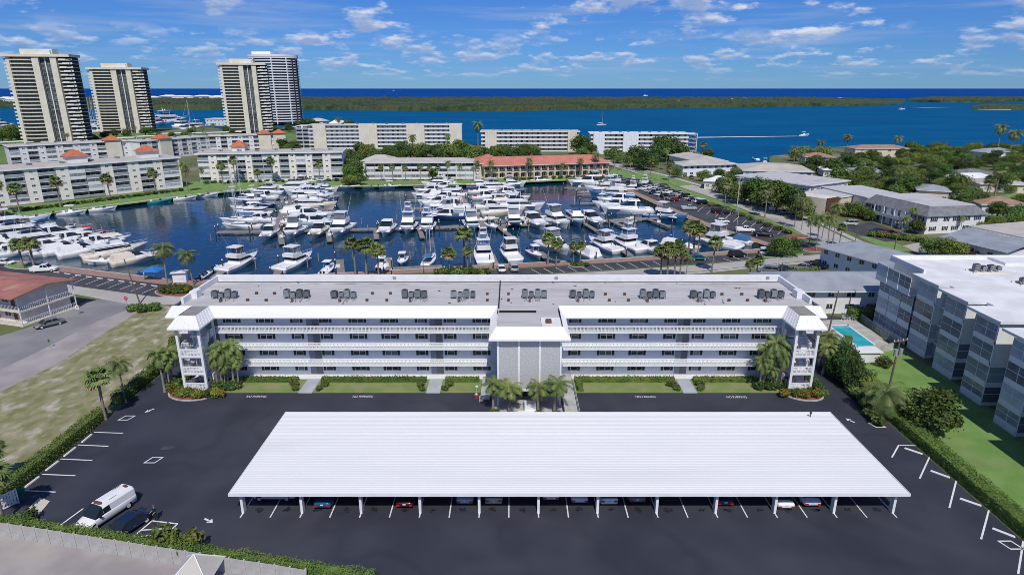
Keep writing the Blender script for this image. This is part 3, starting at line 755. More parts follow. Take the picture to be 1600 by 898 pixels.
# soffits under the eaves
b = MB()
b.box(exl + .02, exr - .02, ye + .02, YW - .01, EAVE - .12, EAVE - .02)
b.box(XC0 - 1.18, XC1 + 1.18, YC - .98, YB - .9, EAVE - .12, EAVE - .02)
for a0, a1 in ((SLX0, SLX1), (SRX0, SRX1)): b.box(a0 - .68, a1 + .68, YS - .78, YB - .9, EAVE - .12, EAVE - .02)
mrel(b, 'soffit', 'white')
b = MB()
b.box(XL - 1.3, XR + 1.3, yt + .05, YK + .5, RDECK - .3, RDECK)
b.box(XC0 - .1, XC1 + .1, YC + .1, yt + .05, RDECK - .3, RDECK - .12)
for a0, a1 in ((SLX0, SLX1), (SRX0, SRX1)): mrel(MB().box(a0 + .35, a1 - .35, YS + .65, yt + .05, RDECK - .3, RTOP - .05), 'hood_deck', 'hooddeck')
for y in np.arange(yt + 1.0, YK, 1.05):
    pass
deck = mrel(b, 'roof_deck', 'roofgrey')
for y in np.arange(yt + 1.0, YK, 1.05):
    mrel(MB().box(XL - 1.2, XR + 1.2, y, y + .06, RDECK, RDECK + .018), 'membrane_seam', M_SEAM, deck)
b = MB(); b.box(XC0 - .15, XC0 + .05, yt + .2, YK + .4, RDECK, RDECK + .16); b.box(XC0 + .05, XC0 + 5.4, YC + 7.0, YC + 7.25, RDECK - .1, RDECK + .16); mrel(b, 'expansion_joint', 'black')
b = MB(); b.box(4.0, XC1 + .1, YC + 1.1, YC + 4.4, RDECK - .1, RDECK + .15); mrel(b, 'roof_hatch_base', 'roofwhite'); b = MB(); b.box(4.6, 5.4, YC + 2, YC + 2.9, RDECK + .15, RDECK + .5); mrel(b, 'roof_hatch', 'brown')
b = MB()
b.box(XL - 1.25, XR + 1.25, YK + .52, YK + .95, RDECK - 1.0, 12.35)
mrel(b, 'parapet', 'white')
for s, x in ((-1, XL - 1.2), (1, XR + 1.2)):
    b = MB()
    b.box(x - .2, x + .2, yt + 2.2, YK + .5, RDECK, 12.2)
    b.box(x - .55 + (.5 if s < 0 else -.5), x + .55 + (.5 if s < 0 else -.5), yt + 4.6, yt + 6.2, RDECK, 12.45)
    mrel(b, 'end_parapet', 'white')
b = MB(); b.box(XL - 1, XR + 1, YK, YK + .3, 0, RDECK); mrel(b, 'rear_wall', 'white2')
for px in (617, 869, 1198):
    x = (px - 800) / 943 * 101; b = MB(); b.box(x - .3, x + .3, YK + .48, YK + .52, 11.6, 12.1); mrel(b, 'parapet_vent', 'steel')
# stair towers
for si, (a0, a1) in enumerate(((SLX0, SLX1), (SRX0, SRX1))):
    st = link('stair_tower', MB().box(0, .01, 0, .01, 0, .01).mesh('stair_tower', 'white'), mb_root, (0, 0, 0))
    b = MB(); b.v = []
    def sp(b, name, m): return mrel(b, name, m, st)
    for x in (a0, a1):
        b = MB(); b.box(x - .17, x + .17, YS, YS + .34, 0, EAVE - .12); sp(b, 'column', 'white')
        b = MB(); b.box(x - .14, x + .14, YB - .5, YB - .22, 0, EAVE - .12); sp(b, 'column', 'white')
    for z in (.55, 3.15, 5.8):
        b = MB(); b.box(a0 + .17, a1 - .17, YS + .05, YS + 1.7, z - .2, z); sp(b, 'landing', 'white')
        b = MB(); railing(b, a0 + .17, a1 - .17, YS + .12, z, .5, 1.12)
        railing(b, YS + .34, YS + 1.6, a0, z, .5, 1.0, 'y'); railing(b, YS + .34, YS + 1.6, a1, z, .5, 1.0, 'y'); sp(b, 'balustrade', 'white')
    for z in FZ[1:]:
        b = MB(); b.box(a0, a1, YB - 1.4, YB - .01, z - .2, z); sp(b, 'landing', 'white')
        b = MB(); xo = a1 if si == 0 else a0
        railing(b, YB - 1.4, YB - .5, xo, z, .5, 1.0, 'y'); sp(b, 'balustrade', 'white')
    lv = [0.1, .55, 2.3, 3.15, 4.95, 5.8, 7.6]
    xm = (a0 + a1) / 2
    for i in range(1, 7):
        z0, z1 = lv[i - 1], lv[i]
        up = i % 2 == 1
        y0, y1 = (YB - 1.4, YS + 1.7)
        ya, yb_ = (y0, y1) if up else (y1, y0)
        xa, xb = (a0 + .25, xm - .1) if up else (xm + .1, a1 - .25)
        b = MB(); n = 6
        for q in range(n):
            yy0 = ya + (yb_ - ya) * q / n; yy1 = ya + (yb_ - ya) * (q + 1) / n
            b.box(xa, xb, min(yy0, yy1), max(yy0, yy1), z0 + (z1 - z0) * q / n - .1, z0 + (z1 - z0) * (q + 1) / n)
        for xs_ in (xa, xb):
            b.add([(xs_ - .03, ya, z0), (xs_ + .03, ya, z0), (xs_ + .03, yb_, z1), (xs_ - .03, yb_, z1), (xs_ - .03, ya, z0 + 1), (xs_ + .03, ya, z0 + 1), (xs_ + .03, yb_, z1 + 1), (xs_ - .03, yb_, z1 + 1)], [(4, 5, 6, 7), (0, 4, 7, 3), (1, 2, 6, 5)])
        sp(b, 'stair_flight', 'white')
    b = MB(); xi = a1 if si == 0 else a0
    b.box(xi - .08, xi + .08, YS + 2.2, YB - .5, 0, 2.1); sp(b, 'side_panel', 'bluewall')
# front walks
for px in (487.7, 680.7, 1069.4):
    X = px2x(px)
    sheet('entrance_path', [(X - 1.0, 82.3), (X + 1.0, 82.3), (X + 1.0, YB - .1), (X - 1.0, YB - .1)], 0.10, 'walk', thick=0.1)
sheet('entrance_path', [(XC0 - 2.6, 80.2), (XC0 - 1.2, 80.2), (XC0 - 1.2, YB - .1), (XC0 - 2.6, YB - .1)], 0.10, 'walk', thick=0.1)
for x0, x1 in ((-42.6, px2x(487.7) - 1.02), (px2x(487.7) + 1.02, px2x(680.7) - 1.02), (px2x(680.7) + 1.02, XC0 - 2.65), (9.3, px2x(1069.4) - 1.02), (px2x(1069.4) + 1.02, 38.8)):
    sheet('front_lawn', [(x0, 82.4), (x1, 82.4), (x1, YB - .1), (x0, YB - .1)], 0.06, 'frontlawn', thick=0.08)
sheet('entrance_paving', [(XC0 - .9, 72.5), (XC1 + .3, 72.5), (XC1 + .3, YC + 3), (XC0 - .9, YC + 3)], 0.05, 'concrete', thick=0.06)
# kerbed beds round the stair towers
def smooth_poly(pts, it=2):
    for _ in range(it):
        q = []
        for i in range(len(pts)):
            a, c = Vector(pts[i]), Vector(pts[(i + 1) % len(pts)])
            q += [tuple(a.lerp(c, .25)), tuple(a.lerp(c, .75))]
        pts = q
    return pts
def bed(poly):
    p = smooth_poly(poly)
    c = sum((Vector(v) for v in p), Vector((0, 0))) / len(p)
    o = struct(MB().prism(p, 0, .13).build('planting_bed', 'concrete'))
    q = [tuple(Vector(v) + (c - Vector(v)).normalized() * .22) for v in p]
    MB().prism(q, .1, .16).build('mulch', 'mulch', o)
bed([(-49.6, 88), (-50.2, 82), (-47, 79.6), (-43, 80.2), (-42.2, 83), (-40, 83.5), (-40, 87.2)])
bed([(38, 87.2), (38.4, 83), (40, 80.0), (43.5, 79.6), (45.2, 82), (44.8, 88)])
sr4 = random.Random(77)
for i in range(16):
    x = XL + 3 + i * 5.6 + sr4.uniform(-1.5, 1.5); y = YK - sr4.choice((.5, .9, 1.4)); rx = sr4.uniform(1.2, 3.0); ry = sr4.uniform(.15, .4); n = 20
    b = MB(); b.add([(x + math.cos(2 * math.pi * j / n) * rx * sr4.uniform(.55, 1.1), y + math.sin(2 * math.pi * j / n) * ry * sr4.uniform(.5, 1.2), RDECK + .004 + i * .0005) for j in range(n)], [tuple(range(n))]); mrel(b, 'roof_stain', 'stain', deck)
for i in range(26):
    x = sr4.uniform(XL + 2, XR - 2); y = sr4.uniform(yt + 1.5, YK - .5); a_ = sr4.uniform(0, 3.14); l_ = sr4.uniform(.2, .5)
    b = MB(); b.tube((x, y, RDECK + .05), (x + math.cos(a_) * l_, y + math.sin(a_) * l_, RDECK + .12), .05, n=5); mrel(b, 'roof_pipe_stub', 'black', deck)
# ---------------------------------------------------------------- rooftop condensers and vents
def ac_proto(w, d, h):
    r = link('air_conditioner', None)
    b = MB(); b.box(-w / 2, w / 2, -d / 2, d / 2, .35, .35 + h)
    for i in range(6): b.box(-w / 2 - .015, w / 2 + .015, -d / 2 - .015, d / 2 + .015, .42 + i * h * .14, .45 + i * h * .14)
    b.build('casing', 'acgrey', r)
    b = MB(); b.tube((0, 0, .35 + h), (0, 0, .4 + h), min(w, d) * .42, n=10); b.build('fan_grille', 'black', r)
    b = MB()
    for x in (-w / 2 + .05, w / 2 - .05):
        for y in (-d / 2 + .05, d / 2 - .05): b.box(x - .03, x + .03, y - .03, y + .03, 0, .35)
    b.build('stand', 'steel', r)
    return r
ACP = [ac_proto(.85, .8, 1.05), ac_proto(.75, .75, .7), ac_proto(.9, .85, .85), ac_proto(.7, .7, .6)]
used = set()
def place_ac(x, y, z, kind, label, group):
    p = ACP[kind]
    if kind in used: p = clone(p)
    used.add(kind)
    p.location = (x, y, z); p.rotation_euler = (0, 0, rng.uniform(-.08, .08))
    tag(p, label, 'air conditioner', group)
for ci, px in enumerate((352, 464, 538, 648, 724, 835, 910, 1019, 1098, 1203)):
    ks = [0, 1, 0, 2] if ci % 2 else [2, 3, 0, 1]
    for i in range(4):
        p = G(px + (i - 1.5) * 10, 466, RDECK)
        place_ac(p.x, p.y + rng.uniform(-.15, .15), RDECK, ks[i], 'grey roof condenser on the apartment block, %s of four in cluster %s from the left' % (ORD[i], ORD[ci]), 'rooftop condensers')
    p = G(px + 2, 471.5, RDECK)
    for s in (0, 1):
        b = MB(); b.box(-.15, .15, -.15, .15, 0, .4); b.box(-.18, .18, -.18, .18, .4, .44); 
        if s == 0: tag(b.build('roof_vent', 'brown', None, loc=(p.x - .9, p.y, RDECK)), 'brown pipe chase box in front of condenser cluster %s from the left' % ORD[ci], 'vent', 'brown pipe boxes')
    b = MB()
    for q in range(7):
        x0 = rng.uniform(-1.2, 1.4); b.path([(x0, rng.uniform(-.5, .4), .1), (x0 + rng.uniform(-.4, .4), .9, .14), (x0 + rng.uniform(-.3, .3), 1.4, .3)], [.035, .035, .03], 4)
    b.build('refrigerant_pipes', 'steel', mb_root, loc=(p.x, p.y - YB, RDECK))['kind'] = 'stuff'
vents = [(387, 470), (401, 459.5), (429, 459.8), (416, 470.5), (573.5, 470.5), (582, 459.8), (604.5, 470.5), (610, 459.8), (761.5, 460.6), (761.5, 470.6), (794.5, 460.6), (794.5, 470.6), (946, 461), (952, 470.6), (976, 461), (982, 470.6), (1128, 461), (1139, 470.6), (1159, 461), (1168, 470.6), (1080, 461)]
vm = MB().box(-.18, .18, -.18, .18, 0, .3).box(-.22, .22, -.22, .22, .3, .35).mesh('roof_vent', 'brown')
vents.sort()
for i, (px, py) in enumerate(vents):
    p = G(px, py, RDECK); tag(link('roof_vent', vm, None, p), 'small square dark brown roof vent, %s from the left' % ORD[i], 'vent', 'square roof vents')
# ---------------------------------------------------------------- carport
CX0, CX1, CY0, CY1, CZ = -28.75, 40.4, 54.7, 71.6, 2.75
cp = thing('carport', 'long flat white metal carport over the parked cars', 'carport', (0, CY0, 0))
def crel(b, name, m, parent=cp):
    b.v = [(x, y - CY0, z) for x, y, z in b.v]
    return b.build(name, m, parent)
b = MB(); b.box(CX0, CX1, CY0 + .04, CY1 - .04, CZ - .12, CZ)
n = 52
for i in range(n + 1):
    y = CY0 + .06 + (CY1 - CY0 - .12) * i / n
    b.frus((CX0, CX1, y - .022, y + .022), (CX0, CX1, y - .012, y + .012), CZ, CZ + .012)
roofc = crel(b, 'roof', 'metalroof')
b = MB(); b.box(CX0, CX1, CY0 + (CY1 - CY0) * .70, CY0 + (CY1 - CY0) * .70 + .14, CZ + .004, CZ + .055); crel(b, 'ridge_flashing', 'white', roofc)
b = MB(); b.box(CX0 - .06, CX1 + .06, CY0 - .04, CY0 + .04, CZ - .26, CZ + .06); b.box(CX0 - .06, CX1 + .06, CY1 - .04, CY1 + .04, CZ - .26, CZ + .07)
b.box(CX0 - .06, CX0, CY0 + .04, CY1 - .04, CZ - .26, CZ + .07); b.box(CX1, CX1 + .06, CY0 + .04, CY1 - .04, CZ - .26, CZ + .07)
crel(b, 'fascia', 'white', roofc)
post_x = [-27.9 + 6.127 * i for i in range(12)]
for x in post_x:
    for y, dpt in ((CY0 + .6, .62), ((CY0 + CY1) / 2 - .4, .8), (CY1 - 1.5, .62)):
        b = MB(); b.box(x - .13, x + .13, y, y + dpt, 0, CZ - .2); crel(b, 'post', 'white')
    b = MB(); b.box(x - .1, x + .1, CY0 + .1, CY1 - .1, CZ - .32, CZ - .12); crel(b, 'beam', 'white')
for i in range(23):
    x = post_x[0] + 6.127 / 2 * i
    line((x, CY0 - .1 if True else 0), (x, CY0 + 5.6), .13)
    line((x, CY1 - 5.6), (x, CY1 + .3), .13)
    if i < 22:
        for yy in (CY0 + 6.2, CY1 - 6.2):
            pass
b = MB(); b.tube((0, 0, 0), (0, 0, .5), .05, n=6); b.ico((0, 0, .55), .16)
tag(b.build('roof_ventilator', 'black', None, loc=G(1266, 651, CZ)), 'tiny dark vent pipe near the far right corner of the carport roof', 'vent')
# tyre scuffs, oil spots and worn patches on the lot
sr3 = random.Random(41)
def ribbon(name, pts, w, m, z):
    b = MB()
    for i in range(len(pts) - 1):
        a_, c_ = Vector(pts[i]), Vector(pts[i + 1]); d_ = (c_ - a_).normalized(); n_ = Vector((-d_.y, d_.x)) * w / 2
        b.add([(*(a_ - n_), z), (*(c_ - n_), z), (*(c_ + n_), z), (*(a_ + n_), z)], [(0, 1, 2, 3)])
    struct(b.build(name, m))
for i in range(0):
    x = post_x[0] + 3.0635 * sr3.randint(0, 21) + 1.5 + sr3.uniform(-.3, .3); s_ = sr3.choice((-1, 1, 1)); r_ = sr3.uniform(4, 7)
    for off in (-.75, .75):
        pts = [(x + off, CY0 + 1.5)] + [(x + off + s_ * (r_ - r_ * math.cos(t)), CY0 - .3 - r_ * math.sin(t)) for t in np.linspace(0, sr3.uniform(.8, 1.3), 9)]
        ribbon('tyre_mark', pts, .20, 'tyre', .0345 + .0002 * i)
for i in range(22):
    x = post_x[0] + 3.0635 * (i + .5) + sr3.uniform(-.4, .4)
    b = MB(); blotch_pts = [(x + math.cos(t) * sr3.uniform(.2, .55), CY0 + sr3.uniform(.9, 1.4) + math.sin(t) * .3, .0362 + .00005 * i) for t in np.linspace(0, 5.9, 12)]
    b.add(blotch_pts, [tuple(range(12))]); struct(b.build('oil_stain', 'oil'))
for i, (px, py, rx, ry) in enumerate(((262, 700, 1.0, .5), (1330, 720, .8, 1.2))):
    g = G(px, py); n = 22
    b = MB(); b.add([(g.x + math.cos(2 * math.pi * j / n) * rx * sr3.uniform(.6, 1.1), g.y + math.sin(2 * math.pi * j / n) * ry * sr3.uniform(.6, 1.1), .0330 + .0001 * i) for j in range(n)], [tuple(range(n))]); struct(b.build('worn_patch', 'pale_asphalt'))
# ---------------------------------------------------------------- boundary fence with concrete panels (lower left)
FA, FB = G(-40, 830), G(480, 913)
fdir = (FB - FA).normalized(); flen = (FB - FA).length
fr = thing('boundary_fence', 'weathered grey concrete panel fence along the dirt yard', 'fence', (FA.x, FA.y, 0), math.atan2(fdir.y, fdir.x))
nP = 24; pw = flen / nP
pm = MB().box(.07, pw - .07, -.04, .04, 0, .55).box(.07, pw - .07, -.035, .035, .555, 1.1).box(.07, pw - .07, -.04, .04, 1.105, 1.62).mesh('fence_panel', 'concrete')
po = MB().box(-.07, .07, -.09, .09, 0, 1.72).mesh('fence_post', 'concrete')
for i in range(nP + 1):
    link('fence_post', po, fr, (i * pw, 0, 0))
    if i < nP: link('fence_panel', pm, fr, (i * pw, rng.uniform(-.015, .015), rng.uniform(-.03, .0)))
# pyramid-topped pavilion whose peak rises into the frame
pk = G(303, 866, 3.2)
pv = thing('pavilion', 'pale pyramid roof peak rising at the bottom edge beside the fence', 'pavilion', (pk.x, pk.y, 0))
b = MB(); s = 1.75
b.add([(-s, -s, 1.5), (s, -s, 1.5), (s, s, 1.5), (-s, s, 1.5), (0, 0, 3.25)], [(0, 1, 4), (1, 2, 4), (2, 3, 4), (3, 0, 4), (0, 3, 2, 1)]); b.build('roof', 'beigeroof', pv)
for x in (-s, s):
    for y in (-s, s): MB().tube((x * .95, y * .95, 0), (x * .95, y * .95, 1.5), .06).build('post', 'white', pv)
for x in (-s, s):
    for y in (-s, s):
        b = MB(); b.tube((x, y, 1.52), (0, 0, 3.28), .06, .05, 5); b.build('hip_cap', 'white', pv)
# white gate at the far left
ga = G(10, 800); 
gt = thing('gate', 'white panelled gate standing at the lower left corner of the lot', 'gate', (ga.x - .5, ga.y + .5, 0), R(58))
b = MB(); b.box(-1.3, 1.3, -.05, .05, .1, .22); b.box(-1.3, 1.3, -.05, .05, 1.6, 1.72); b.box(-1.3, -1.18, -.05, .05, 0, 1.8); b.box(1.18, 1.3, -.05, .05, 0, 1.8); b.box(-1.18, 1.18, -.05, .05, .85, .95); b.build('frame', 'white', gt)
for i in range(9):
    b = MB(); b.box(-1.12 + i * .25, -.92 + i * .25, -.02, .02, .2, 1.62); b.build('slat', 'white', gt)
sheet('gate_apron', GP([(30, 808), (62, 777), (78, 783), (50, 818), (38, 822)]), Z3, 'sand')
p = G(37, 782); b = MB(); b.box(-.12, .12, -.12, .12, 0, 1.7); b.box(-.4, .4, -.05, .05, .9, 1.7)
tag(b.build('utility_cabinet', leaf_mat('green_cabinet', (0.01, 0.12, 0.09), (0.012, 0.10, 0.08), 0.0), None, loc=p), 'dark green service post beside the white gate', 'post')
# white and red marker by the entrance drive
p = G(744.5, 622)
h = thing('fire_hydrant', 'small red hydrant with white cap at the lawn edge left of the entrance palms', 'hydrant', p)
b = MB(); b.tube((0, 0, 0), (0, 0, .6), .2, .17, 8); b.tube((-.3, 0, .42), (.3, 0, .42), .08, n=6); b.build('barrel', 'redpaint', h)
b = MB(); b.ico((0, 0, .66), .19, sq=.8); b.build('cap', 'white', h)
p = G(752, 628); sb = thing('sign_board', 'small pale sign board beside the red hydrant', 'sign', p); MB().box(-.3, .3, -.04, .04, .15, 1.0).build('board', 'concrete', sb); MB().box(-.3, -.24, -.06, .06, 0, .2).box(.24, .3, -.06, .06, 0, .2).build('leg', 'steel', sb)
p = G(745, 612)
b = MB(); b.tube((0, 0, 0), (0, 0, .7), .05); b.ico((0, 0, .85), .2); tag(b.build('lamp_post', 'white', None, loc=p), 'short white globe lamp on the lawn behind the red hydrant', 'lamp')
# ---------------------------------------------------------------- vehicles
def car_meshes(kind):
    """returns dict part -> list of meshes placed in car space (x forward, origin on the ground)"""
    if kind == 'sedan': L, W, H, hood, belt = 4.75, 1.82, 1.45, .86, .92
    elif kind == 'suv': L, W, H, hood, belt = 4.75, 1.88, 1.75, 1.02, 1.08
    elif kind == 'pickup': L, W, H, hood, belt = 5.7, 1.98, 1.85, 1.10, 1.15
    else: L, W, H, hood, belt = 5.6, 2.0, 2.08, 1.05, 1.15       # van
    h, w = L / 2, W / 2
    b = MB()
    zb = .28
    if kind == 'van':
        st = [(-h, .60, .93, belt, .55), (-h + .12, .30, .98, belt, 1), (-1.2, .28, 1.0, belt, 1), (.8, .28, 1.0, belt, 1), (h - 1.15, .28, 1.0, 1.12, 1), (h - .6, .28, .97, .98, 1), (h - .12, .30, .88, .84, 1), (h, .42, .70, .70, .6)]
    else:
        tail = {'sedan': .90, 'suv': belt, 'pickup': belt}[kind]
        st = [(-h, .48, .86, tail - .14, 1), (-h + .1, .32, .95, tail - .02, 1), (-h + .9, .26, 1.0, tail, 1), (-.3, .26, 1.0, belt, 1), (.85, .26, 1.0, belt - .02, 1), (1.4, .26, .985, hood, 1), (h - .35, .28, .93, hood - .12, 1), (h - .08, .34, .82, hood - .24, 1), (h, .46, .72, hood - .36, 1)]
    secs = []
    for x, z0, f, zt, _ in st:
        y = w * f
        secs.append([(x, -y * .9, z0), (x, -y, z0 + .12), (x, -y, zt - .16), (x, -y * .93, zt - .03), (x, -y * .6, zt + .015), (x, 0, zt + .03), (x, y * .6, zt + .015), (x, y * .93, zt - .03), (x, y, zt - .16), (x, y, z0 + .12), (x, y * .9, z0)])
    b.loft(secs, closed=True, capa=True, capb=True)
    if kind == 'pickup':
        b.box(-h + .05, -.55, -w + .03, -w + .12, belt - .2, belt + .12); b.box(-h + .05, -.55, w - .12, w - .03, belt - .2, belt + .12); b.box(-h + .02, -h + .1, -w + .05, w - .05, belt - .3, belt + .12)
    body = b
    # greenhouse
    if kind == 'sedan': gb, gt = (-h + .62, 1.42), (-h + 1.35, .55)
    elif kind == 'suv': gb, gt = (-h + .06, 1.35), (-h + .42, .62)
    elif kind == 'pickup': gb, gt = (-.6, 1.45), (-.45, .75)
    else: gb, gt = (-h + .06, h - 1.0), (-h + .16, h - 1.95)
    ti = .80 if kind != 'van' else .86
    wb, wt = w * .94, w * ti
    zr = H - .07
    g = MB()
    z0 = belt - .03
    if kind != 'van':
        g.frus((gb[0], gb[1], -wb, wb), (gt[0], gt[1], -wt, wt), z0, zr)
        # pillars
        pb = MB()
        fr = [0.0, .5, 1.0]
        for s in (-1, 1):
            for f in (0.02, .45, .98):
                x0 = gb[0] + (gb[1] - gb[0]) * f; x1 = gt[0] + (gt[1] - gt[0]) * f
                a = .05
                pb.add([(x0 - a, s * (wb + .012), z0), (x0 + a, s * (wb + .012), z0), (x1 + a, s * (wt + .012), zr), (x1 - a, s * (wt + .012), zr),
                        (x0 - a, s * (wb - .05), z0), (x0 + a, s * (wb - .05), z0), (x1 + a, s * (wt - .05), zr), (x1 - a, s * (wt - .05), zr)], [(0, 1, 2, 3), (0, 3, 7, 4), (1, 5, 6, 2)])
        pb.frus((gt[0] - .06, gt[1] + .06, -wt - .015, wt + .015), (gt[0] + .12, gt[1] - .14, -wt * .86, wt * .86), zr, H)
        roofm = pb
    else:
        roofm = MB()
        secs = []
        for x, zt, f in ((-h + .05, zr - .02, .97), (-h + .16, H - .02, 1), (gt[1] - .6, H, 1), (gt[1], H - .05, .98)):
            wy = wb * f; wy2 = wt * f
            secs.append([(x, -wy, z0), (x, -wy2 - .03, zt - .25), (x, -wy2 * .8, zt - .02), (x, 0, zt + .03), (x, wy2 * .8, zt - .02), (x, wy2 + .03, zt - .25), (x, wy, z0)])
        roofm.loft(secs, capa=True)
        x0, x1 = gt[1], gb[1]
        g.add([(x0, -wt * .9, H - .06), (x0, wt * .9, H - .06), (x1, wb, z0), (x1, -wb, z0), (x0, -wt * .96, H - .3), (x0, wt * .96, H - .3), (x0, -wb, z0), (x0, wb, z0)], [(0, 3, 2, 1), (0, 4, 3), (4, 6, 3), (1, 2, 5), (5, 2, 7)])
        for s in (-1, 1):
            g.quad((x0 - .75, s * (wb + .012), z0 + .05), (x0, s * (wb + .012), z0 + .05), (x0, s * (wt + .045), H - .32), (x0 - .7, s * (wt + .045), H - .3))
    whl = MB()
    r = .33 if kind in ('sedan', 'suv') else .36
    whl.tube((0, -.11, r), (0, .11, r), r, n=16); rim = MB(); rim.tube((0, -.118, r), (0, .118, r), r * .62, n=12)
    arch = MB(); arch.tube((0, -.1, r), (0, .13, r), r * 1.13, n=16)
    wx = (h - .9, -h + .95) if kind != 'van' else (h - .85, -h + 1.05)
    hl = MB().box(h - .22, h - .02, -.2, .2, hood - .42, hood - .27) if kind != 'van' else MB().box(h - .25, h - .03, -.2, .2, .62, .8)
    tl = MB().box(-h - .015, -h + .15, -.17, .17, (st[0][3] - .32), (st[0][3] - .12)) if kind != 'van' else MB().box(-h - .02, -h + .1, -.09, .09, 1.0, 1.4)
    return dict(L=L, W=W, H=H, h=h, w=w, body=body, roof=roofm, glass=g, wheel=whl, rim=rim, arch=arch, r=r, wx=wx, hl=hl, tl=tl, belt=belt, hood=hood)
CARS, FAR = {}, {}
for k in ('sedan', 'suv', 'pickup', 'van'):
    d = car_meshes(k)
    e = dict(d)
    e['mbody'] = d['body'].mesh('car_body', 'carpaint', True); e['mroof'] = d['roof'].mesh('car_roof', 'carpaint')
    e['mglass'] = d['glass'].mesh('car_window', 'boatglass'); e['mwheel'] = d['wheel'].mesh('tyre', 'rubber'); e['mrim'] = d['rim'].mesh('rim', 'alu')
    e['march'] = d['arch'].mesh('wheel_arch', 'black')
    e['mhl'] = d['hl'].mesh('headlight', 'lens'); e['mtl'] = d['tl'].mesh('taillight', 'red')
    e['mmir'] = MB().box(-.1, .1, -.09, .09, -.07, .07).mesh('mirror', 'black')
    e['mplate'] = MB().box(-.02, .01, -.16, .16, 0, .15).mesh('license_plate', 'lens')
    CARS[k] = e
    f = MB()
    for part, mi in (('body', 0), ('roof', 0), ('glass', 1)):
        f.add(d[part].v, d[part].f, mi)
    for x in d['wx']:
        for s in (-1, 1):
            f.add([(p[0] + x, p[1] + s * (d['w'] - .12), p[2]) for p in d['wheel'].v], d['wheel'].f, 2)
            f.add([(p[0] + x, p[1] + s * (d['w'] - .12), p[2]) for p in d['rim'].v], d['rim'].f, 5)
    for s in (-1, 1):
        f.add([(p[0], p[1] + s * d['w'] * .66, p[2]) for p in d['hl'].v], d['hl'].f, 3)
        f.add([(p[0], p[1] + s * d['w'] * .72, p[2]) for p in d['tl'].v], d['tl'].f, 4)
    FAR[k] = f.mesh('parked_car', ['carpaint', 'boatglass', 'rubber', 'lens', 'red', 'alu'])
CARCOL = {'white': (.78, .78, .78), 'silver': (.42, .43, .45), 'grey': (.16, .17, .18), 'black': (.012, .012, .014), 'navy': (.008, .02, .055), 'blue': (.015, .07, .19), 'red': (.24, .015, .012), 'tan': (.42, .37, .28), 'teal': (.01, .12, .17), 'darkred': (.06, .008, .01), 'pale': (.62, .65, .70), 'green': (.02, .06, .04)}
def car(kind, colour, loc, rz, label, name=None, group=None):
    e = CARS[kind]; col = CARCOL[colour]
    nm = name or {'sedan': 'parked_car', 'suv': 'parked_suv', 'pickup': 'pickup_truck', 'van': 'van'}[kind]
    t = thing(nm, label, {'sedan': 'car', 'suv': 'car', 'pickup': 'truck', 'van': 'van'}[kind], loc, rz, group)
    bd = link('body', e['mbody'], t, color=col); link('roof', e['mroof'], t, color=col); link('window', e['mglass'], t)
    for x in e['wx']:
        for s in (-1, 1):
            wq = link('wheel', e['mwheel'], t, (x, s * (e['w'] - .12), 0)); link('rim', e['mrim'], wq)
            link('wheel_arch', e['march'], bd, (x, s * (e['w'] - .14), 0), 0 if s > 0 else math.pi)
    for s in (-1, 1):
        link('headlight', e['mhl'], t, (0, s * e['w'] * .66, 0)); link('taillight', e['mtl'], t, (0, s * e['w'] * .72, 0))
        link('mirror', e['mmir'], t, (.95 if kind != 'van' else 1.35, s * (e['w'] + .08), e['belt'] + .06), color=col)
    link('license_plate', e['mplate'], t, (-e['h'], 0, .62))
    return t
def far_car(kind, colour, loc, rz, label, group):
    nm = {'sedan': 'parked_car', 'suv': 'parked_suv', 'pickup': 'pickup_truck', 'van': 'van'}[kind]
    o = link(nm, FAR[kind], None, loc, rz, color=CARCOL[colour])
    return tag(o, label, {'sedan': 'car', 'suv': 'car', 'pickup': 'truck', 'van': 'van'}[kind], group)
# cars under the carport (their tails stick out of the shade)
under = [('sedan', 'blue', 502, 788, 'blue'), ('sedan', 'darkred', 631, 787, 'very dark red'), ('sedan', 'silver', 726, 781.5, 'silver'), ('suv', 'tan', 771, 782, 'beige'), ('sedan', 'white', 861, 775.5, 'white'),
         ('sedan', 'pale', 907, 780, 'pale blue-grey'), ('suv', 'white', 952, 782.5, 'white'), ('sedan', 'grey', 997, 779.5, 'grey'), ('sedan', 'navy', 1135, 784, 'navy blue'), ('sedan', 'white', 1230, 789, 'white'), ('sedan', 'pale', 1271, 785, 'pale silver')]
for i, (k, c, px, py, nm) in enumerate(under):
    p = G(px, py, .75); y0 = p.y
    ci = round((p.x - post_x[0]) / 3.0635 - .5); x = post_x[0] + (ci + .5) * 3.0635
    if abs(p.x - x) < .8: x = p.x
    car(k, c, (x, y0 + CARS[k]['h'], Z1), R(90) + rng.uniform(-.02, .02), '%s car parked nose in under the carport, %s from the left' % (nm, ORD[i]), group='cars under the carport')
p = G(425, 781, .4)
car('suv', 'pale', (p.x, p.y + 1.2, Z1), R(180), 'pale car parked sideways in the shade at the carport left end')
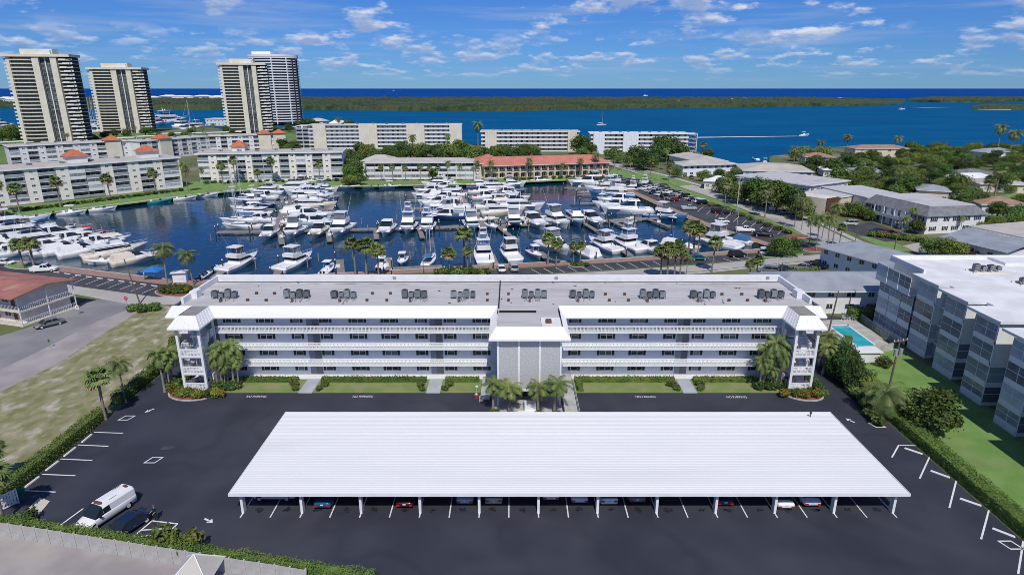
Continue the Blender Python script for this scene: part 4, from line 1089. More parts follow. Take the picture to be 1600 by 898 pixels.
# white van with peeling roof and dark car
fv, rv = G(138, 826), G(196, 788)
vd = (Vector((fv.x, fv.y)) - Vector((rv.x, rv.y)))
vc = (Vector((fv.x, fv.y)) + Vector((rv.x, rv.y))) / 2
vang = math.atan2(vd.y, vd.x)
van = car('van', 'white', (vc.x, vc.y, Z1), vang, 'white panel van with brown peeled paint patches on its roof', name='panel_van')
def blotch(b, cx, cy, rx, ry, z, n=18, seed=0):
    r = random.Random(seed)
    b.add([(cx, cy, z)] + [(cx + math.cos(2 * math.pi * i / n) * rx * r.uniform(.6, 1.1), cy + math.sin(2 * math.pi * i / n) * ry * r.uniform(.6, 1.1), z) for i in range(n)], [(0, i + 1, (i + 1) % n + 1) for i in range(n)])
b = MB(); blotch(b, .62, 0, .28, .68, 2.098, 22, 3); b.build('peeled_patch', 'rust', van)
b = MB(); blotch(b, -2.42, .1, .22, .42, 2.106, 18, 5); b.build('peeled_patch', 'rust', van)
b = MB(); blotch(b, -1.9, -.55, .5, .05, 2.085, 14, 6); blotch(b, -.6, .57, .6, .05, 2.082, 14, 7); b.build('peeled_streak', 'rust', van)
b = MB(); b.box(1.2, 2.1, -.52, -.5, 1.0, 1.02); 
fv2, rv2 = G(190, 833), G(232, 804)
vd2 = (Vector((fv2.x, fv2.y)) - Vector((rv2.x, rv2.y))); vc2 = (Vector((fv2.x, fv2.y)) + Vector((rv2.x, rv2.y))) / 2
dcar = car('sedan', 'navy', (vc2.x + .1 + math.cos(vang) * .9, vc2.y + math.sin(vang) * .9, Z2), vang - .02, 'dark navy blue car parked beside the white van', name='parked_car')
# car on the side road
c0, c1 = G(57, 514), G(98, 504)
dv = Vector((c0.x - c1.x, c0.y - c1.y))
car('sedan', 'grey', ((c0.x + c1.x) / 2, (c0.y + c1.y) / 2, Z2), math.atan2(dv.y, dv.x), 'dark grey car driving past the low red-roofed motel', name='car')
# marina and street cars
def row(a, b_, n, rz, place, group, kinds=('sedan', 'suv', 'sedan', 'pickup', 'suv'), skip=(), cols=('white', 'silver', 'black', 'grey', 'navy', 'tan', 'white', 'red', 'silver', 'black'), seed=0, jit=0.2):
    r = random.Random(seed); k = 0
    for i in range(n):
        if i in skip: continue
        t = i / (n - 1)
        p = G(a[0] + (b_[0] - a[0]) * t, a[1] + (b_[1] - a[1]) * t)
        cn = r.choice(cols); kd = r.choice(kinds)
        far_car(kd, cn, (p.x + r.uniform(-jit, jit), p.y + r.uniform(-jit, jit), Z3), rz + r.choice((0, math.pi)) + r.uniform(-.04, .04), '%s %s parked %s, %s along the row' % (cn if cn != 'darkred' else 'dark red', {'sedan': 'car', 'suv': 'SUV', 'pickup': 'pickup truck', 'van': 'van'}[kd], place, ORD[k]), group)
        k += 1
row((958, 280), (1055, 314), 13, R(35), 'in the quayside row beside the yachts', 'cars beside the yacht quay', seed=3)
row((1013, 289), (1098, 319), 13, R(20), 'in the row against the avenue hedge', 'cars by the avenue hedge', seed=5)
row((985, 283), (1040, 303), 8, R(28), 'in the middle row of the marina lot', 'cars in the middle of the marina lot', seed=8)
far_car('pickup', 'silver', G(1076, 327.5) + Vector((0, 0, Z3)), R(-2), 'silver pickup truck at the middle of the marina lot beside the dock', 'single marina cars')
far_car('suv', 'white', G(1098, 318) + Vector((0, 0, Z3)), R(15), 'white SUV alone near the painted stalls', 'single marina cars')
far_car('suv', 'darkred', G(1121, 332) + Vector((0, 0, Z3)), R(15), 'dark red SUV by the avenue hedge under a palm', 'single marina cars')
far_car('sedan', 'black', G(1133, 335) + Vector((0, 0, Z3)), R(15), 'black car next to the dark red one by the avenue hedge', 'single marina cars')
far_car('sedan', 'white', G(1128, 348) + Vector((0, 0, Z3)), R(-8), 'white car parked along the dock rail in the marina lot', 'single marina cars')
far_car('pickup', 'white', G(1164, 362) + Vector((0, 0, Z3)), R(-12), 'long white pickup truck parked along the dock near the big palms', 'single marina cars')
far_car('pickup', 'black', G(1192, 369) + Vector((0, 0, Z3)), R(-12), 'black pickup truck behind the long white one at the dock', 'single marina cars')
far_car('sedan', 'teal', G(1091, 406) + Vector((0, 0, Z3)), R(5), 'teal car parked by the quay palms', 'quay cars')
far_car('suv', 'black', G(1152, 401) + Vector((0, 0, Z3)), R(8), 'black SUV parked on the quay near the big sport yacht', 'quay cars')
far_car('suv', 'pale', G(1192, 396) + Vector((0, 0, Z3)), R(70), 'pale silver car parked at the corner of the quay', 'quay cars')
far_car('sedan', 'white', G(783, 423) + Vector((0, 0, Z3)), R(100), 'white car on the quay just above the apartment roof, left of the pair', 'quay cars')
far_car('suv', 'silver', G(802, 422) + Vector((0, 0, Z3)), R(100), 'silver car on the quay just above the apartment roof, right of the pair', 'quay cars')
far_car('suv', 'grey', G(1200, 426) + Vector((0, 0, Z3)), R(160), 'grey car behind the apartment roof, left of three on the street', 'street cars')
far_car('sedan', 'navy', G(1222, 424) + Vector((0, 0, Z3)), R(160), 'navy car behind the apartment roof, middle of three on the street', 'street cars')
far_car('sedan', 'grey', G(1256, 421) + Vector((0, 0, Z3)), R(165), 'grey car behind the apartment roof, right of three on the street', 'street cars')
far_car('pickup', 'navy', G(1280, 417) + Vector((0, 0, Z3)), R(100), 'dark truck against the grey roofed apartment house', 'street cars')
far_car('pickup', 'white', G(70, 424) + Vector((0, 0, Z3)), R(10), 'white pickup truck behind the low red-roofed motel', 'left quay cars')
far_car('sedan', 'white', G(8, 413) + Vector((0, 0, Z3)), R(-5), 'white car at the far left of the quay', 'left quay cars')
far_car('suv', 'silver', G(1328, 352) + Vector((0, 0, Z3)), R(175), 'silver car parked in front of the white colonial apartment house', 'colonial house cars')
far_car('sedan', 'black', G(1372, 364) + Vector((0, 0, Z3)), R(170), 'black car parked in front of the white colonial apartment house', 'colonial house cars')
far_car('sedan', 'red', G(1387, 366) + Vector((0, 0, Z3)), R(170), 'red car parked in front of the white colonial apartment house', 'colonial house cars')
far_car('suv', 'black', G(1542, 298) + Vector((0, 0, Z3)), R(150), 'black car in the driveway of a house at the right', 'driveway cars')
row((1515, 401), (1560, 407), 4, R(60), 'behind the white condominium roof', 'cars behind the white roof', seed=12)
row((1050, 268), (1080, 279), 4, R(80), 'outside the beige hip-roofed block', 'cars outside the beige block', seed=13)
row((1180, 318), (1245, 339), 5, R(20), 'in the shade of the big avenue trees', 'cars under the avenue trees', seed=14)
# ---------------------------------------------------------------- vegetation meshes
def quads_mesh(name, P, U, V, mats, mi=None):
    n = len(P)
    vs = np.empty((n, 4, 3)); vs[:, 0] = P - U - V; vs[:, 1] = P + U - V; vs[:, 2] = P + U + V; vs[:, 3] = P - U + V
    return vs
def np_mesh(name, vs, mats, mi=None, extra=None):
    n = len(vs)
    k = vs.shape[1]
    me = bpy.data.meshes.new(name)
    ev, ef, em = ([], [], [])
    if extra: ev, ef, em = extra.v, extra.f, extra.mi
    me.from_pydata(list(map(tuple, vs.reshape(-1, 3))) + list(ev), [], [tuple(range(i * k, i * k + k)) for i in range(n)] + [[j + n * k for j in f] for f in ef])
    for m in mats: me.materials.append(M[m])
    idx = np.zeros(len(me.polygons), dtype=np.int32)
    if mi is not None: idx[:n] = mi
    if extra: idx[n:] = em
    me.polygons.foreach_set('material_index', idx)
    me.update()
    return me
def leaf_cloud(rs, blobs, n, size, shell=.55, flat=1.0):
    """leaf quads spread through ellipsoid blobs"""
    vol = np.array([b[3] * b[4] * b[5] for b in blobs]) ** .67
    which = rs.choice(len(blobs), n, p=vol / vol.sum())
    B = np.array(blobs)[which]
    d = rs.normal(size=(n, 3)); d /= np.linalg.norm(d, axis=1)[:, None]
    r = shell + (1 - shell) * rs.rand(n) ** .6
    r *= 1 + .10 * rs.normal(size=n)
    P = B[:, :3] + d * B[:, 3:6] * r[:, None]
    nrm = d + .75 * rs.normal(size=(n, 3)); nrm[:, 2] += .35; nrm /= np.linalg.norm(nrm, axis=1)[:, None]
    t = rs.normal(size=(n, 3)); U = np.cross(nrm, t); U /= np.linalg.norm(U, axis=1)[:, None]
    V = np.cross(nrm, U)
    s = size * (.6 + .8 * rs.rand(n))[:, None]
    U = U * s; V = V * s * .62
    vs = np.empty((n, 4, 3)); vs[:, 0] = P - U; vs[:, 1] = P - V * .9; vs[:, 2] = P + U; vs[:, 3] = P + V
    return vs
def broad_tree(seed, h, w, n, size, lm, trunk_h=.2):
    rs = np.random.RandomState(seed)
    blobs = []
    k = 15
    for i in range(k):
        a = rs.rand() * 6.28; rr = w * .5 * (rs.rand() ** .5) * .72
        z = h * (trunk_h + .12 + (1 - trunk_h - .28) * rs.rand() * (1.1 - rr / w))
        s = w * (.17 + .12 * rs.rand())
        blobs.append((math.cos(a) * rr, math.sin(a) * rr, z, s, s, s * .78))
    blobs.append((0, 0, h * (trunk_h + .36), w * .27, w * .27, h * .25))
    crown = np_mesh('crown', leaf_cloud(rs, blobs, n, size, .5), [lm])
    b = MB()
    b.path([(0, 0, -.1), (rs.uniform(-.1, .1), rs.uniform(-.1, .1), h * trunk_h * .9), (0, 0, h * (trunk_h + .3))], [h * .035, h * .026, h * .012], 7)
    for i in range(6):
        q = blobs[i]; b.path([(0, 0, h * trunk_h * (.6 + .3 * rs.rand())), (q[0] * .6, q[1] * .6, q[2] * .8), (q[0], q[1], q[2])], [h * .018, h * .01, h * .004], 5)
    return crown, b.mesh('trunk', 'bark', True)
def sabal_palm(seed, h, r):
    rs = np.random.RandomState(seed); vs, mi = [], []
    top = Vector((rs.uniform(-.25, .25), rs.uniform(-.25, .25), h))
    for i in range(52):
        az = rs.rand() * 6.283; el = math.asin(max(-1, min(1, -0.72 + 1.7 * (i / 51.0)))) if True else 0
        d = Vector((math.cos(az) * math.cos(el), math.sin(az) * math.cos(el), math.sin(el)))
        L = r * (.36 + .14 * rs.rand())
        base = top + d * .15
        c = base + d * L + Vector((0, 0, -.10 * L))
        side = d.cross(Vector((0, 0, 1))).normalized() if abs(d.z) < .98 else Vector((1, 0, 0))
        up = side.cross(d).normalized()
        dry = 1 if el < -.38 else 0
        vs.append([base + side * .03, base - side * .03, c - side * .03, c + side * .03]); mi.append(dry)
        m = 9
        for j in range(m):
            a0 = (j / (m - 1) - .5) * 2.5
            dd = (d * math.cos(a0) + side * math.sin(a0)).normalized()
            ll = r * .70 * (1 - .18 * abs(a0)) * (.85 + .3 * rs.rand())
            wd = side * math.cos(a0) - d * math.sin(a0)
            mid_ = c + dd * ll * .55 + up * .05
            end = c + dd * ll + Vector((0, 0, -.30 * ll))
            vs.append([c, mid_ - wd * r * .085, end, mid_ + wd * r * .085]); mi.append(dry)
    crown = np_mesh('crown', np.array([[tuple(p) for p in q] for q in vs]), ['palm', 'palmdry'], np.array(mi))
    b = MB(); n = 5
    pts = [Vector((top.x * (i / n) ** 1.5, top.y * (i / n) ** 1.5, h * i / n)) for i in range(n + 1)]
    b.path(pts, [.26, .2, .18, .17, .18, .26], 8)
    return crown, b.mesh('trunk', 'trunk', True)
def coco_palm(seed, h, r, nf=22):
    rs = np.random.RandomState(seed); vs, mi = [], []
    top = Vector((rs.uniform(-.5, .5), rs.uniform(-.5, .5), h))
    for i in range(nf):
        az = 2.4 * i + rs.uniform(-.25, .25); el = R(72) - R(100) * (i / (nf - 1)) + rs.uniform(-.1, .1)
        L = r * (.85 + .3 * rs.rand())
        hd = Vector((math.cos(az), math.sin(az), 0)); side = Vector((-math.sin(az), math.cos(az), 0))
        pts = []; p = top.copy(); e = el; ns = 7
        for s in range(ns + 1):
            pts.append(p.copy()); p = p + (hd * math.cos(e) + Vector((0, 0, math.sin(e)))) * L / ns; e -= R(15) + R(5) * s / ns
        dry = 1 if (i >= nf - 2) else 0
        for s in range(ns):
            a, c = pts[s], pts[s + 1]
            vs.append([a - side * .035, a + side * .035, c + side * .03, c - side * .03]); mi.append(dry)
            for q in range(3):
                f = (s + q / 3) / ns
                if f < .1: continue
                o = a.lerp(c, q / 3)
                fl = (c - a).normalized()
                ln = r * .30 * math.sin(math.pi * min(1, .18 + f * .82)) ** .6
                for sg in (-1, 1):
                    tip = o + side * sg * ln * .82 + fl * ln * .45 + Vector((0, 0, -ln * (.32 + .3 * rs.rand())))
                    vs.append([o - fl * .05, o + fl * r * .022, tip, tip - fl * .02]); mi.append(dry)
    crown = np_mesh('crown', np.array([[tuple(p) for p in q] for q in vs]), ['palm', 'palmdry'], np.array(mi))
    b = MB(); n = 6
    pts = [Vector((top.x * (i / n) ** 1.6, top.y * (i / n) ** 1.6, h * i / n)) for i in range(n + 1)]
    b.path(pts, [.24, .16, .14, .13, .12, .12, .13], 8)
    return crown, b.mesh('trunk', 'trunk', True)
def shrub_mesh(seed, n, size, lm, r=1.0, h=1.0, flower=None):
    rs = np.random.RandomState(seed)
    blobs = [(rs.uniform(-.45, .45) * r, rs.uniform(-.45, .45) * r, h * rs.uniform(.35, .65), r * .45, r * .45, h * .4) for _ in range(7)]
    vs = leaf_cloud(rs, blobs, n, size, .45)
    vs[:, :, 2] = np.maximum(vs[:, :, 2], 0.02)
    mi = None
    mats = [lm]
    if flower: mats.append(flower); mi = (rs.rand(n) < .3).astype(np.int32)
    return np_mesh('foliage', vs, mats, mi)
VEG = {}
VEG['broad'] = [broad_tree(11 + i, 1.0 * 8, 8.5, 4600, .25, 'leaf') for i in range(4)]
VEG['broadd'] = [broad_tree(31 + i, 8, 7.5, 4600, .25, 'leafd') for i in range(3)]
VEG['broady'] = [broad_tree(51 + i, 8, 8.0, 4000, .25, 'leafy') for i in range(2)]
VEG['dense'] = [broad_tree(71, 5.5, 6.5, 7000, .17, 'leafd', .12), broad_tree(72, 5.5, 6.0, 6000, .18, 'leaf', .12)]
VEG['sabal'] = [sabal_palm(81 + i, 6.0 + i * .6, 1.75) for i in range(4)]
VEG['coco'] = [coco_palm(91 + i, 6.5 + i * .8, 2.6) for i in range(4)]
VEG['areca'] = [coco_palm(101 + i, 3.4 + .3 * i, 1.75, 24) for i in range(3)]
VEG['date'] = [coco_palm(121, 2.6, 2.9, 40)]
SHR = {}
SHR['green'] = [shrub_mesh(5 + i, 700, .11, 'leaf') for i in range(2)]
SHR['dark'] = [shrub_mesh(15 + i, 700, .11, 'leafd') for i in range(2)]
SHR['croton'] = [shrub_mesh(25 + i, 700, .12, 'croton') for i in range(2)]
SHR['red'] = [shrub_mesh(35 + i, 700, .11, 'leaf', flower='redleaf') for i in range(2)]
SHR['yellow'] = [shrub_mesh(45 + i, 700, .11, 'leafy') for i in range(2)]
vr = random.Random(99)
def tree(kind, loc, sc, label, group, name=None, cat=None, sy=None):
    c, t = vr.choice(VEG[kind])
    nm = name or {'sabal': 'sabal_palm', 'coco': 'coconut_palm', 'areca': 'areca_palm', 'date': 'date_palm'}.get(kind, 'tree')
    s = sc if not isinstance(sc, tuple) else sc
    o = thing(nm, label, cat or ('palm' if 'palm' in nm else 'tree'), (loc[0], loc[1], 0), vr.uniform(0, 6.28), group, sc=s)
    link('crown', c, o); link('trunk', t, o)
    return o
def shrub(kind, loc, sc, label, group=None, name='shrub'):
    s = sc if isinstance(sc, tuple) else (sc, sc, sc)
    o = link(name, vr.choice(SHR[kind]), None, (loc[0], loc[1], loc[2] if len(loc) > 2 else 0), vr.uniform(0, 6.28), s)
    return tag(o, label, 'shrub', group)
def hedge(pts, w, h, label, lm='hedge', dens=34, size=.13, group=None, wob=.12, seed=1):
    rs = np.random.RandomState(seed)
    core = MB(); out = []
    for i in range(len(pts) - 1):
        a, c = np.array(pts[i][:2]), np.array(pts[i + 1][:2])
        L = np.linalg.norm(c - a); d = (c - a) / L; nn = np.array([-d[1], d[0]])
        k = w * .40
        q = [tuple(a + nn * k), tuple(a - nn * k), tuple(c - nn * k), tuple(c + nn * k)]
        core.prism(q, 0.0, h * .86)
        n = int(L * (w + 2 * h) * dens)
        t = rs.rand(n) * L; s = rs.rand(n) * (w + 2 * h)
        off = np.where(s < h, -w / 2, np.where(s < h + w, s - h - w / 2, w / 2)); zz = np.where(s < h, s, np.where(s < h + w, h, s - h - w))
        wv = wob * np.sin(t * 1.3 + seed) * np.sin(t * .37 + 2 * seed)
        P = np.stack([a[0] + d[0] * t + nn[0] * off, a[1] + d[1] * t + nn[1] * off, zz + np.where(zz >= h - .01, wv, 0)], 1) + rs.normal(size=(n, 3)) * .06
        nrm = rs.normal(size=(n, 3)) * .6; nrm[:, 2] += np.where(zz >= h - .01, 1.0, .2); sg = np.where(s < h, -1, np.where(s < h + w, 0, 1)); nrm[:, 0] += nn[0] * sg; nrm[:, 1] += nn[1] * sg
        nrm /= np.linalg.norm(nrm, axis=1)[:, None]
        tt = rs.normal(size=(n, 3)); U = np.cross(nrm, tt); U /= np.linalg.norm(U, axis=1)[:, None]; V = np.cross(nrm, U)
        sz = size * (.6 + .8 * rs.rand(n))[:, None]
        vs = np.empty((n, 4, 3)); vs[:, 0] = P - U * sz; vs[:, 1] = P - V * sz * .6; vs[:, 2] = P + U * sz; vs[:, 3] = P + V * sz * .6
        out.append(vs)
    vs = np.concatenate(out); vs[:, :, 2] = np.maximum(vs[:, :, 2], .01)
    o = link('hedge', np_mesh('hedge', vs, [lm], None, core))
    return tag(o, label, 'hedge', group)
# ---------------------------------------------------------------- generic building pieces
_WC = {}
def wmesh(w, h, frame='white', glass='glass', mull=1, sill=True):
    k = (round(w, 2), round(h, 2), frame, glass, mull)
    if k not in _WC:
        b = MB(); f = .07
        b.box(-w / 2, w / 2, -.06, 0, 0, f); b.box(-w / 2, w / 2, -.06, 0, h - f, h); b.box(-w / 2, -w / 2 + f, -.06, 0, f, h - f); b.box(w / 2 - f, w / 2, -.06, 0, f, h - f)
        for i in range(1, mull + 1):
            x = -w / 2 + w * i / (mull + 1); b.box(x - f / 2, x + f / 2, -.05, 0, f, h - f)
        b.quad((-w / 2 + f, -.02, f), (w / 2 - f, -.02, f), (w / 2 - f, -.02, h - f), (-w / 2 + f, -.02, h - f), 1)
        _WC[k] = b.mesh('window', [frame, glass])
    return _WC[k]
_BC = {}
def balcony_mesh(w, rec, rail='greyroof', solid=True):
    k = ('b', round(w, 2), rec, rail, solid)
    if k not in _BC:
        b = MB(); b.box(-w / 2, w / 2, 0.02, rec, -.2, 0, 0)
        if solid: b.box(-w / 2, w / 2, .02, .08, .06, .95, 1); b.box(-w / 2, w / 2, .0, .1, .95, 1.03, 0)
        else:
            b.box(-w / 2, w / 2, .02, .07, .95, 1.02, 0)
            for i in range(int(w / .3)): x = -w / 2 + .15 + i * .3; b.box(x - .025, x + .025, .03, .06, 0, .95, 0)
        _BC[k] = b.mesh('balcony', ['white2', rail])
    return _BC[k]
def screen_mesh(w, h, nx=2, nz=2, sm='screen', base=.3):
    k = ('s', round(w, 2), round(h, 2), nx, nz, sm, base)
    if k not in _BC:
        b = MB(); f = .07
        b.box(-w / 2, w / 2, .0, .06, 0, base, 0)
        b.quad((-w / 2, .03, base), (w / 2, .03, base), (w / 2, .03, h), (-w / 2, .03, h), 1)
        for i in range(nx + 1):
            x = -w / 2 + w * i / nx; b.box(max(x - f / 2, -w / 2), min(x + f / 2, w / 2), -.02, .05, base, h, 0)
        for i in range(1, nz + 1):
            z = base + (h - base) * i / nz; b.box(-w / 2, w / 2, -.025, .045, z - (f if i < nz else .2), z, 0)
        _BC[k] = b.mesh('screen_panel', ['white2', sm])
    return _BC[k]
class Bld:
    def __init__(s, name, label, A, B, depth, cat='building', group=None):
        A, B = Vector(A[:2]), Vector(B[:2]); d = B - A
        s.W = d.length; s.D = depth; s.rz = math.atan2(d.y, d.x)
        s.root = thing(name, label, cat, (A.x, A.y, 0), s.rz, group)
    def part(s, b, name, m, parent=None): return b.build(name, m, parent or s.root)
    def win(s, x, z, w, h, y=0.0, parent=None, face='f', **k):
        me = wmesh(w, h, **k)
        if face == 'f': return link('window', me, parent or s.root, (x, y, z), 0)
        if face == 'r': return link('window', me, parent or s.root, (s.W if y == 0 else y, x, z), math.pi / 2)
        return link('window', me, parent or s.root, (y, x, z), -math.pi / 2)
    def facade(s, pattern, floors, fh, rec=1.6, wallm='white2', rail='greyroof', y0=0.0, base=0.0, screens=0.35, doorm='glass', seed=0, wind=(1.3, .75), solid=True):
        r = random.Random(seed)
        tot = sum(w for _, w in pattern); x = 0
        for t, w in pattern:
            w = w / tot * s.W; c = x + w / 2
            if t == 'w':
                b = MB(); b.box(x, x + w, y0, y0 + rec, base, base + floors * fh); p = s.part(b, 'wall_bay', wallm)
                for k in range(floors): s.win(c, base + k * fh + 1.1, min(wind[0], w * .7), wind[1], y0 - .002, p, glass=r.choice(('glass', 'glassb')))
            elif t == 'p':
                b = MB(); b.box(x, x + w, y0 - .25, y0 + rec, base, base + floors * fh); s.part(b, 'pier', wallm)
            elif t == 'e':
                pass
            else:
                for k in range(floors):
                    z = base + k * fh
                    bal = link('balcony', balcony_mesh(w - .1, rec - .01, rail, solid), s.root, (c, y0, z))
                    if r.random() < screens:
                        link('screen_panel', screen_mesh(w - .12, fh - .22, 2, 1, r.choice(('screen', 'glassb')), 1.0), bal, (0, .0, 0))
                    link('sliding_door', wmesh(w - .5, fh - .5, 'white', r.choice((doorm, doorm, 'glassb')), 2), bal, (0, rec - .012, .05))
            x += w
    def body(s, h, y0=0.0, y1=None, m='white2', x0=0.0, x1=None, name='wall'):
        b = MB(); b.box(x0, s.W if x1 is None else x1, y0, s.D if y1 is None else y1, -.3, h); return s.part(b, name, m)
    def flat(s, h, ov=.4, th=.35, m='roofwhite', fas='white', x0=0.0, x1=None, y0=0.0, y1=None):
        x1 = s.W if x1 is None else x1; y1 = s.D if y1 is None else y1
        b = MB(); b.box(x0 - ov, x1 + ov, y0 - ov, y1 + ov, h, h + th, 0); r = s.part(b, 'roof', fas)
        b = MB(); b.box(x0 - ov + .25, x1 + ov - .25, y0 - ov + .25, y1 + ov - .25, h + th - .1, h + th + .02); s.part(b, 'roof_deck', m, r)
        return r
    def hip(s, h, rh, m, ov=.6, x0=0.0, x1=None, y0=0.0, y1=None, inset=None, fas='white'):
        x1 = s.W if x1 is None else x1; y1 = s.D if y1 is None else y1
        x0 -= ov; x1 += ov; y0 -= ov; y1 += ov
        L, Dp = x1 - x0, y1 - y0
        i = min(L, Dp) / 2 if inset is None else inset
        b = MB(); b.frus((x0, x1, y0, y1), (x0 + i, x1 - i if L > 2 * i + .02 else x0 + i + .02, y0 + i, y1 - i if Dp > 2 * i + .02 else y0 + i + .02), h, h + rh)
        r = s.part(b, 'roof', m)
        b = MB(); b.box(x0 - .02, x1 + .02, y0 - .02, y1 + .02, h - .2, h - .003); s.part(b, 'fascia', fas, r)
        return r
    def side_windows(s, floors, fh, n, face, w=1.2, h=1.1, base=0.0, d0=0.0, d1=None):
        d1 = s.D if d1 is None else d1
        for k in range(floors):
            for i in range(n):
                s.win(d0 + (d1 - d0) * (i + .5) / n, base + k * fh + 1.0, w, h, (s.W + .002 if face == 'r' else -.002), face=face)
    def rooftop_boxes(s, n, h, seed=0, x0=.05, x1=.95, y0=.35, y1=.65):
        r = random.Random(seed)
        for i in range(n):
            x = s.W * (x0 + (x1 - x0) * (i + .5) / n) + r.uniform(-.5, .5); y = s.D * r.uniform(y0, y1)
            b = MB()
            b.box(x, x + .9, y, y + .9, h, h + .9); b.build('roof_equipment', 'acgrey', s.root)
            b = MB(); b.box(x + 1.1, x + 1.9, y + .1, y + .9, h, h + .7); b.build('roof_equipment', 'acgrey', s.root)
# ---------------------------------------------------------------- north bank condominiums
A = Vector((*G(0, 323)[:2],)); Bp = Vector((*G(286, 292.7)[:2],)); dA = (Bp - A).normalized()
a = Bld('condominium', 'five-storey white condominium with orange pyramid caps on the left bank', A - dA * 40, Bp, 20)
fh = 2.55
pat = [('b', 4.6), ('w', 3.1), ('b', 4.6), ('w', 3), ('b', 4.2), ('w', 3), ('b', 5.2), ('w', 3.2), ('b', 4.4), ('w', 3), ('b', 4.2), ('w', 3), ('b', 4), ('b', 4), ('w', 3), ('b', 4), ('w', 3), ('b', 4), ('w', 2.6), ('b', 4.6), ('p', .4)]
a.body(5 * fh, 1.6, m='warmwhite'); a.facade(pat, 5, fh, seed=4, wallm='warmwhite'); a.flat(5 * fh, .7, .5, 'beigeroof'); a.rooftop_boxes(9, 5 * fh + .5, 2)
a.side_windows(5, fh, 3, 'r', d0=4)
for x in (24, 69, 96):
    if x > a.W - 6: x = a.W - 16
    b = MB(); b.box(x - 3.4, x + 3.4, 6, 12.8, 5 * fh + .5, 5 * fh + 3.2); tw = a.part(b, 'roof_turret', 'white2')
    b = MB(); b.frus((x - 4.2, x + 4.2, 5.2, 13.6), (x - .02, x + .02, 9.38, 9.42), 5 * fh + 3.2, 5 * fh + 5.8); a.part(b, 'turret_cap', 'terracotta', tw)
c = Bld('condominium', 'five-storey white condominium facing the marina beside its left twin', G(313, 285), G(537, 280.5), 18)
c.body(5 * fh, 1.6); c.facade([('b', 4.6), ('w', 3.4), ('b', 4.4), ('w', 3), ('b', 4.2), ('w', 2.8), ('b', 4.2), ('b', 4.2), ('w', 3), ('b', 4), ('w', 3), ('b', 4), ('w', 3), ('b', 4.4), ('w', 3.4), ('b', 5)], 5, fh, seed=9, wallm='warmwhite')
c.flat(5 * fh, .7, .5, 'beigeroof'); c.rooftop_boxes(7, 5 * fh + .5, 3); c.side_windows(5, fh, 3, 'r', d0=3)
b = MB(); b.box(c.W * .2, c.W * .2 + 6, 10, 16, 5 * fh + .5, 5 * fh + 2.6); tw = c.part(b, 'roof_turret', 'white2'); b = MB(); b.frus((c.W * .2 - .8, c.W * .2 + 6.8, 9.2, 16.8), (c.W * .2 + 2.98, c.W * .2 + 3.02, 12.98, 13.02), 5 * fh + 2.6, 5 * fh + 5.4); c.part(b, 'turret_cap', 'terracotta', tw)
# rear wings behind them
for i, (p0, p1, lab, caps) in enumerate((((20, 262), (205, 249.5), 'low rear wing with two orange caps behind the left condominium', (.86,)), ((225, 251), (330, 240), 'rear wing with an orange cap between the left condominiums', (.32,)), ((330, 240), (448, 236), 'rear wing with orange caps behind the marina-facing condominium', (.72, .92)))):
    w_ = Bld('condominium_wing', lab, G(*p0), G(*p1), 16)
    w_.body(11.2, 1.5, m='white2'); w_.facade([('b', 4), ('w', 3)] * 7, 4, 2.8, seed=20 + i, rec=1.5); w_.flat(11.2, .6, .45, 'beigeroof'); w_.rooftop_boxes(4, 11.7, 5 + i)
    for f in caps:
        x = w_.W * f; b = MB(); b.box(x - 4, x + 4, -1.5, 6.5, 0, 12.2); tw = w_.part(b, 'stair_turret', 'beige'); b = MB(); b.frus((x - 4.8, x + 4.8, -2.3, 7.3), (x - .02, x + .02, 2.48, 2.52), 12.2, 15); w_.part(b, 'turret_cap', 'terracotta', tw)
# low beige hip-roofed block on the quay
e = Bld('apartment_house', 'three-storey house with a pale grey hipped roof on the far quay', G(573, 280.5), G(742, 279.5), 15)
e.body(7.9, 1.4, m='bluewall'); e.facade([('b', 4.2), ('b', 4.2), ('p', .5)] * 6, 3, 2.6, 1.4, rail='white2', seed=31, screens=.6); e.hip(7.9, 1.5, 'beigeroof', 1.2, inset=7.5)
b = MB(); b.box(-2.5, 12, 6, 20, 0, 8.2); e.part(b, 'wing_wall', 'bluewall'); e.hip(8.2, 2.2, 'beigeroof', 1.0, -2.5, 12, 6, 20, inset=6)
# red-roofed arcade building
f_ = Bld('arcade_building', 'two-storey cream building with arcaded balconies and a red roof', G(757, 280), G(951, 274), 14)
f_.body(6.4, 2.0, m='cream')
nb = 18; bw = f_.W / nb
b = MB()
for q in range(9):
    t0 = math.pi * q / 9; t1 = math.pi * (q + 1) / 9; rr = bw * .42
    b.add([(-math.cos(t0) * rr, 0, 2.0 + math.sin(t0) * rr * .55), (-math.cos(t1) * rr, 0, 2.0 + math.sin(t1) * rr * .55), (-math.cos(t1) * rr, 0, 2.95), (-math.cos(t0) * rr, 0, 2.95)], [(0, 3, 2, 1)])
b.box(-bw / 2, -bw * .42, -.12, .14, 0, 2.95); b.box(bw * .42, bw / 2, -.12, .14, 0, 2.95)
arch = b.mesh('arch', 'cream')
for k in range(2):
    for i in range(nb):
        link('arch', arch, f_.root, ((i + .5) * bw, 0, k * 3.1 + .1))
        if k: link('window', wmesh(bw * .6, 1.5, 'white', 'glass', 1), f_.root, ((i + .5) * bw, 1.99, k * 3.1 + .9))
        else: link('window', wmesh(bw * .6, 1.9, 'white', 'glass', 1), f_.root, ((i + .5) * bw, 1.99, .4))
    b = MB(); b.box(0, f_.W, .15, 2, k * 3.1 - .1, k * 3.1 + .1); f_.part(b, 'gallery_floor', 'cream')
f_.hip(6.4, 3.4, 'redroof', 1.2, inset=7)
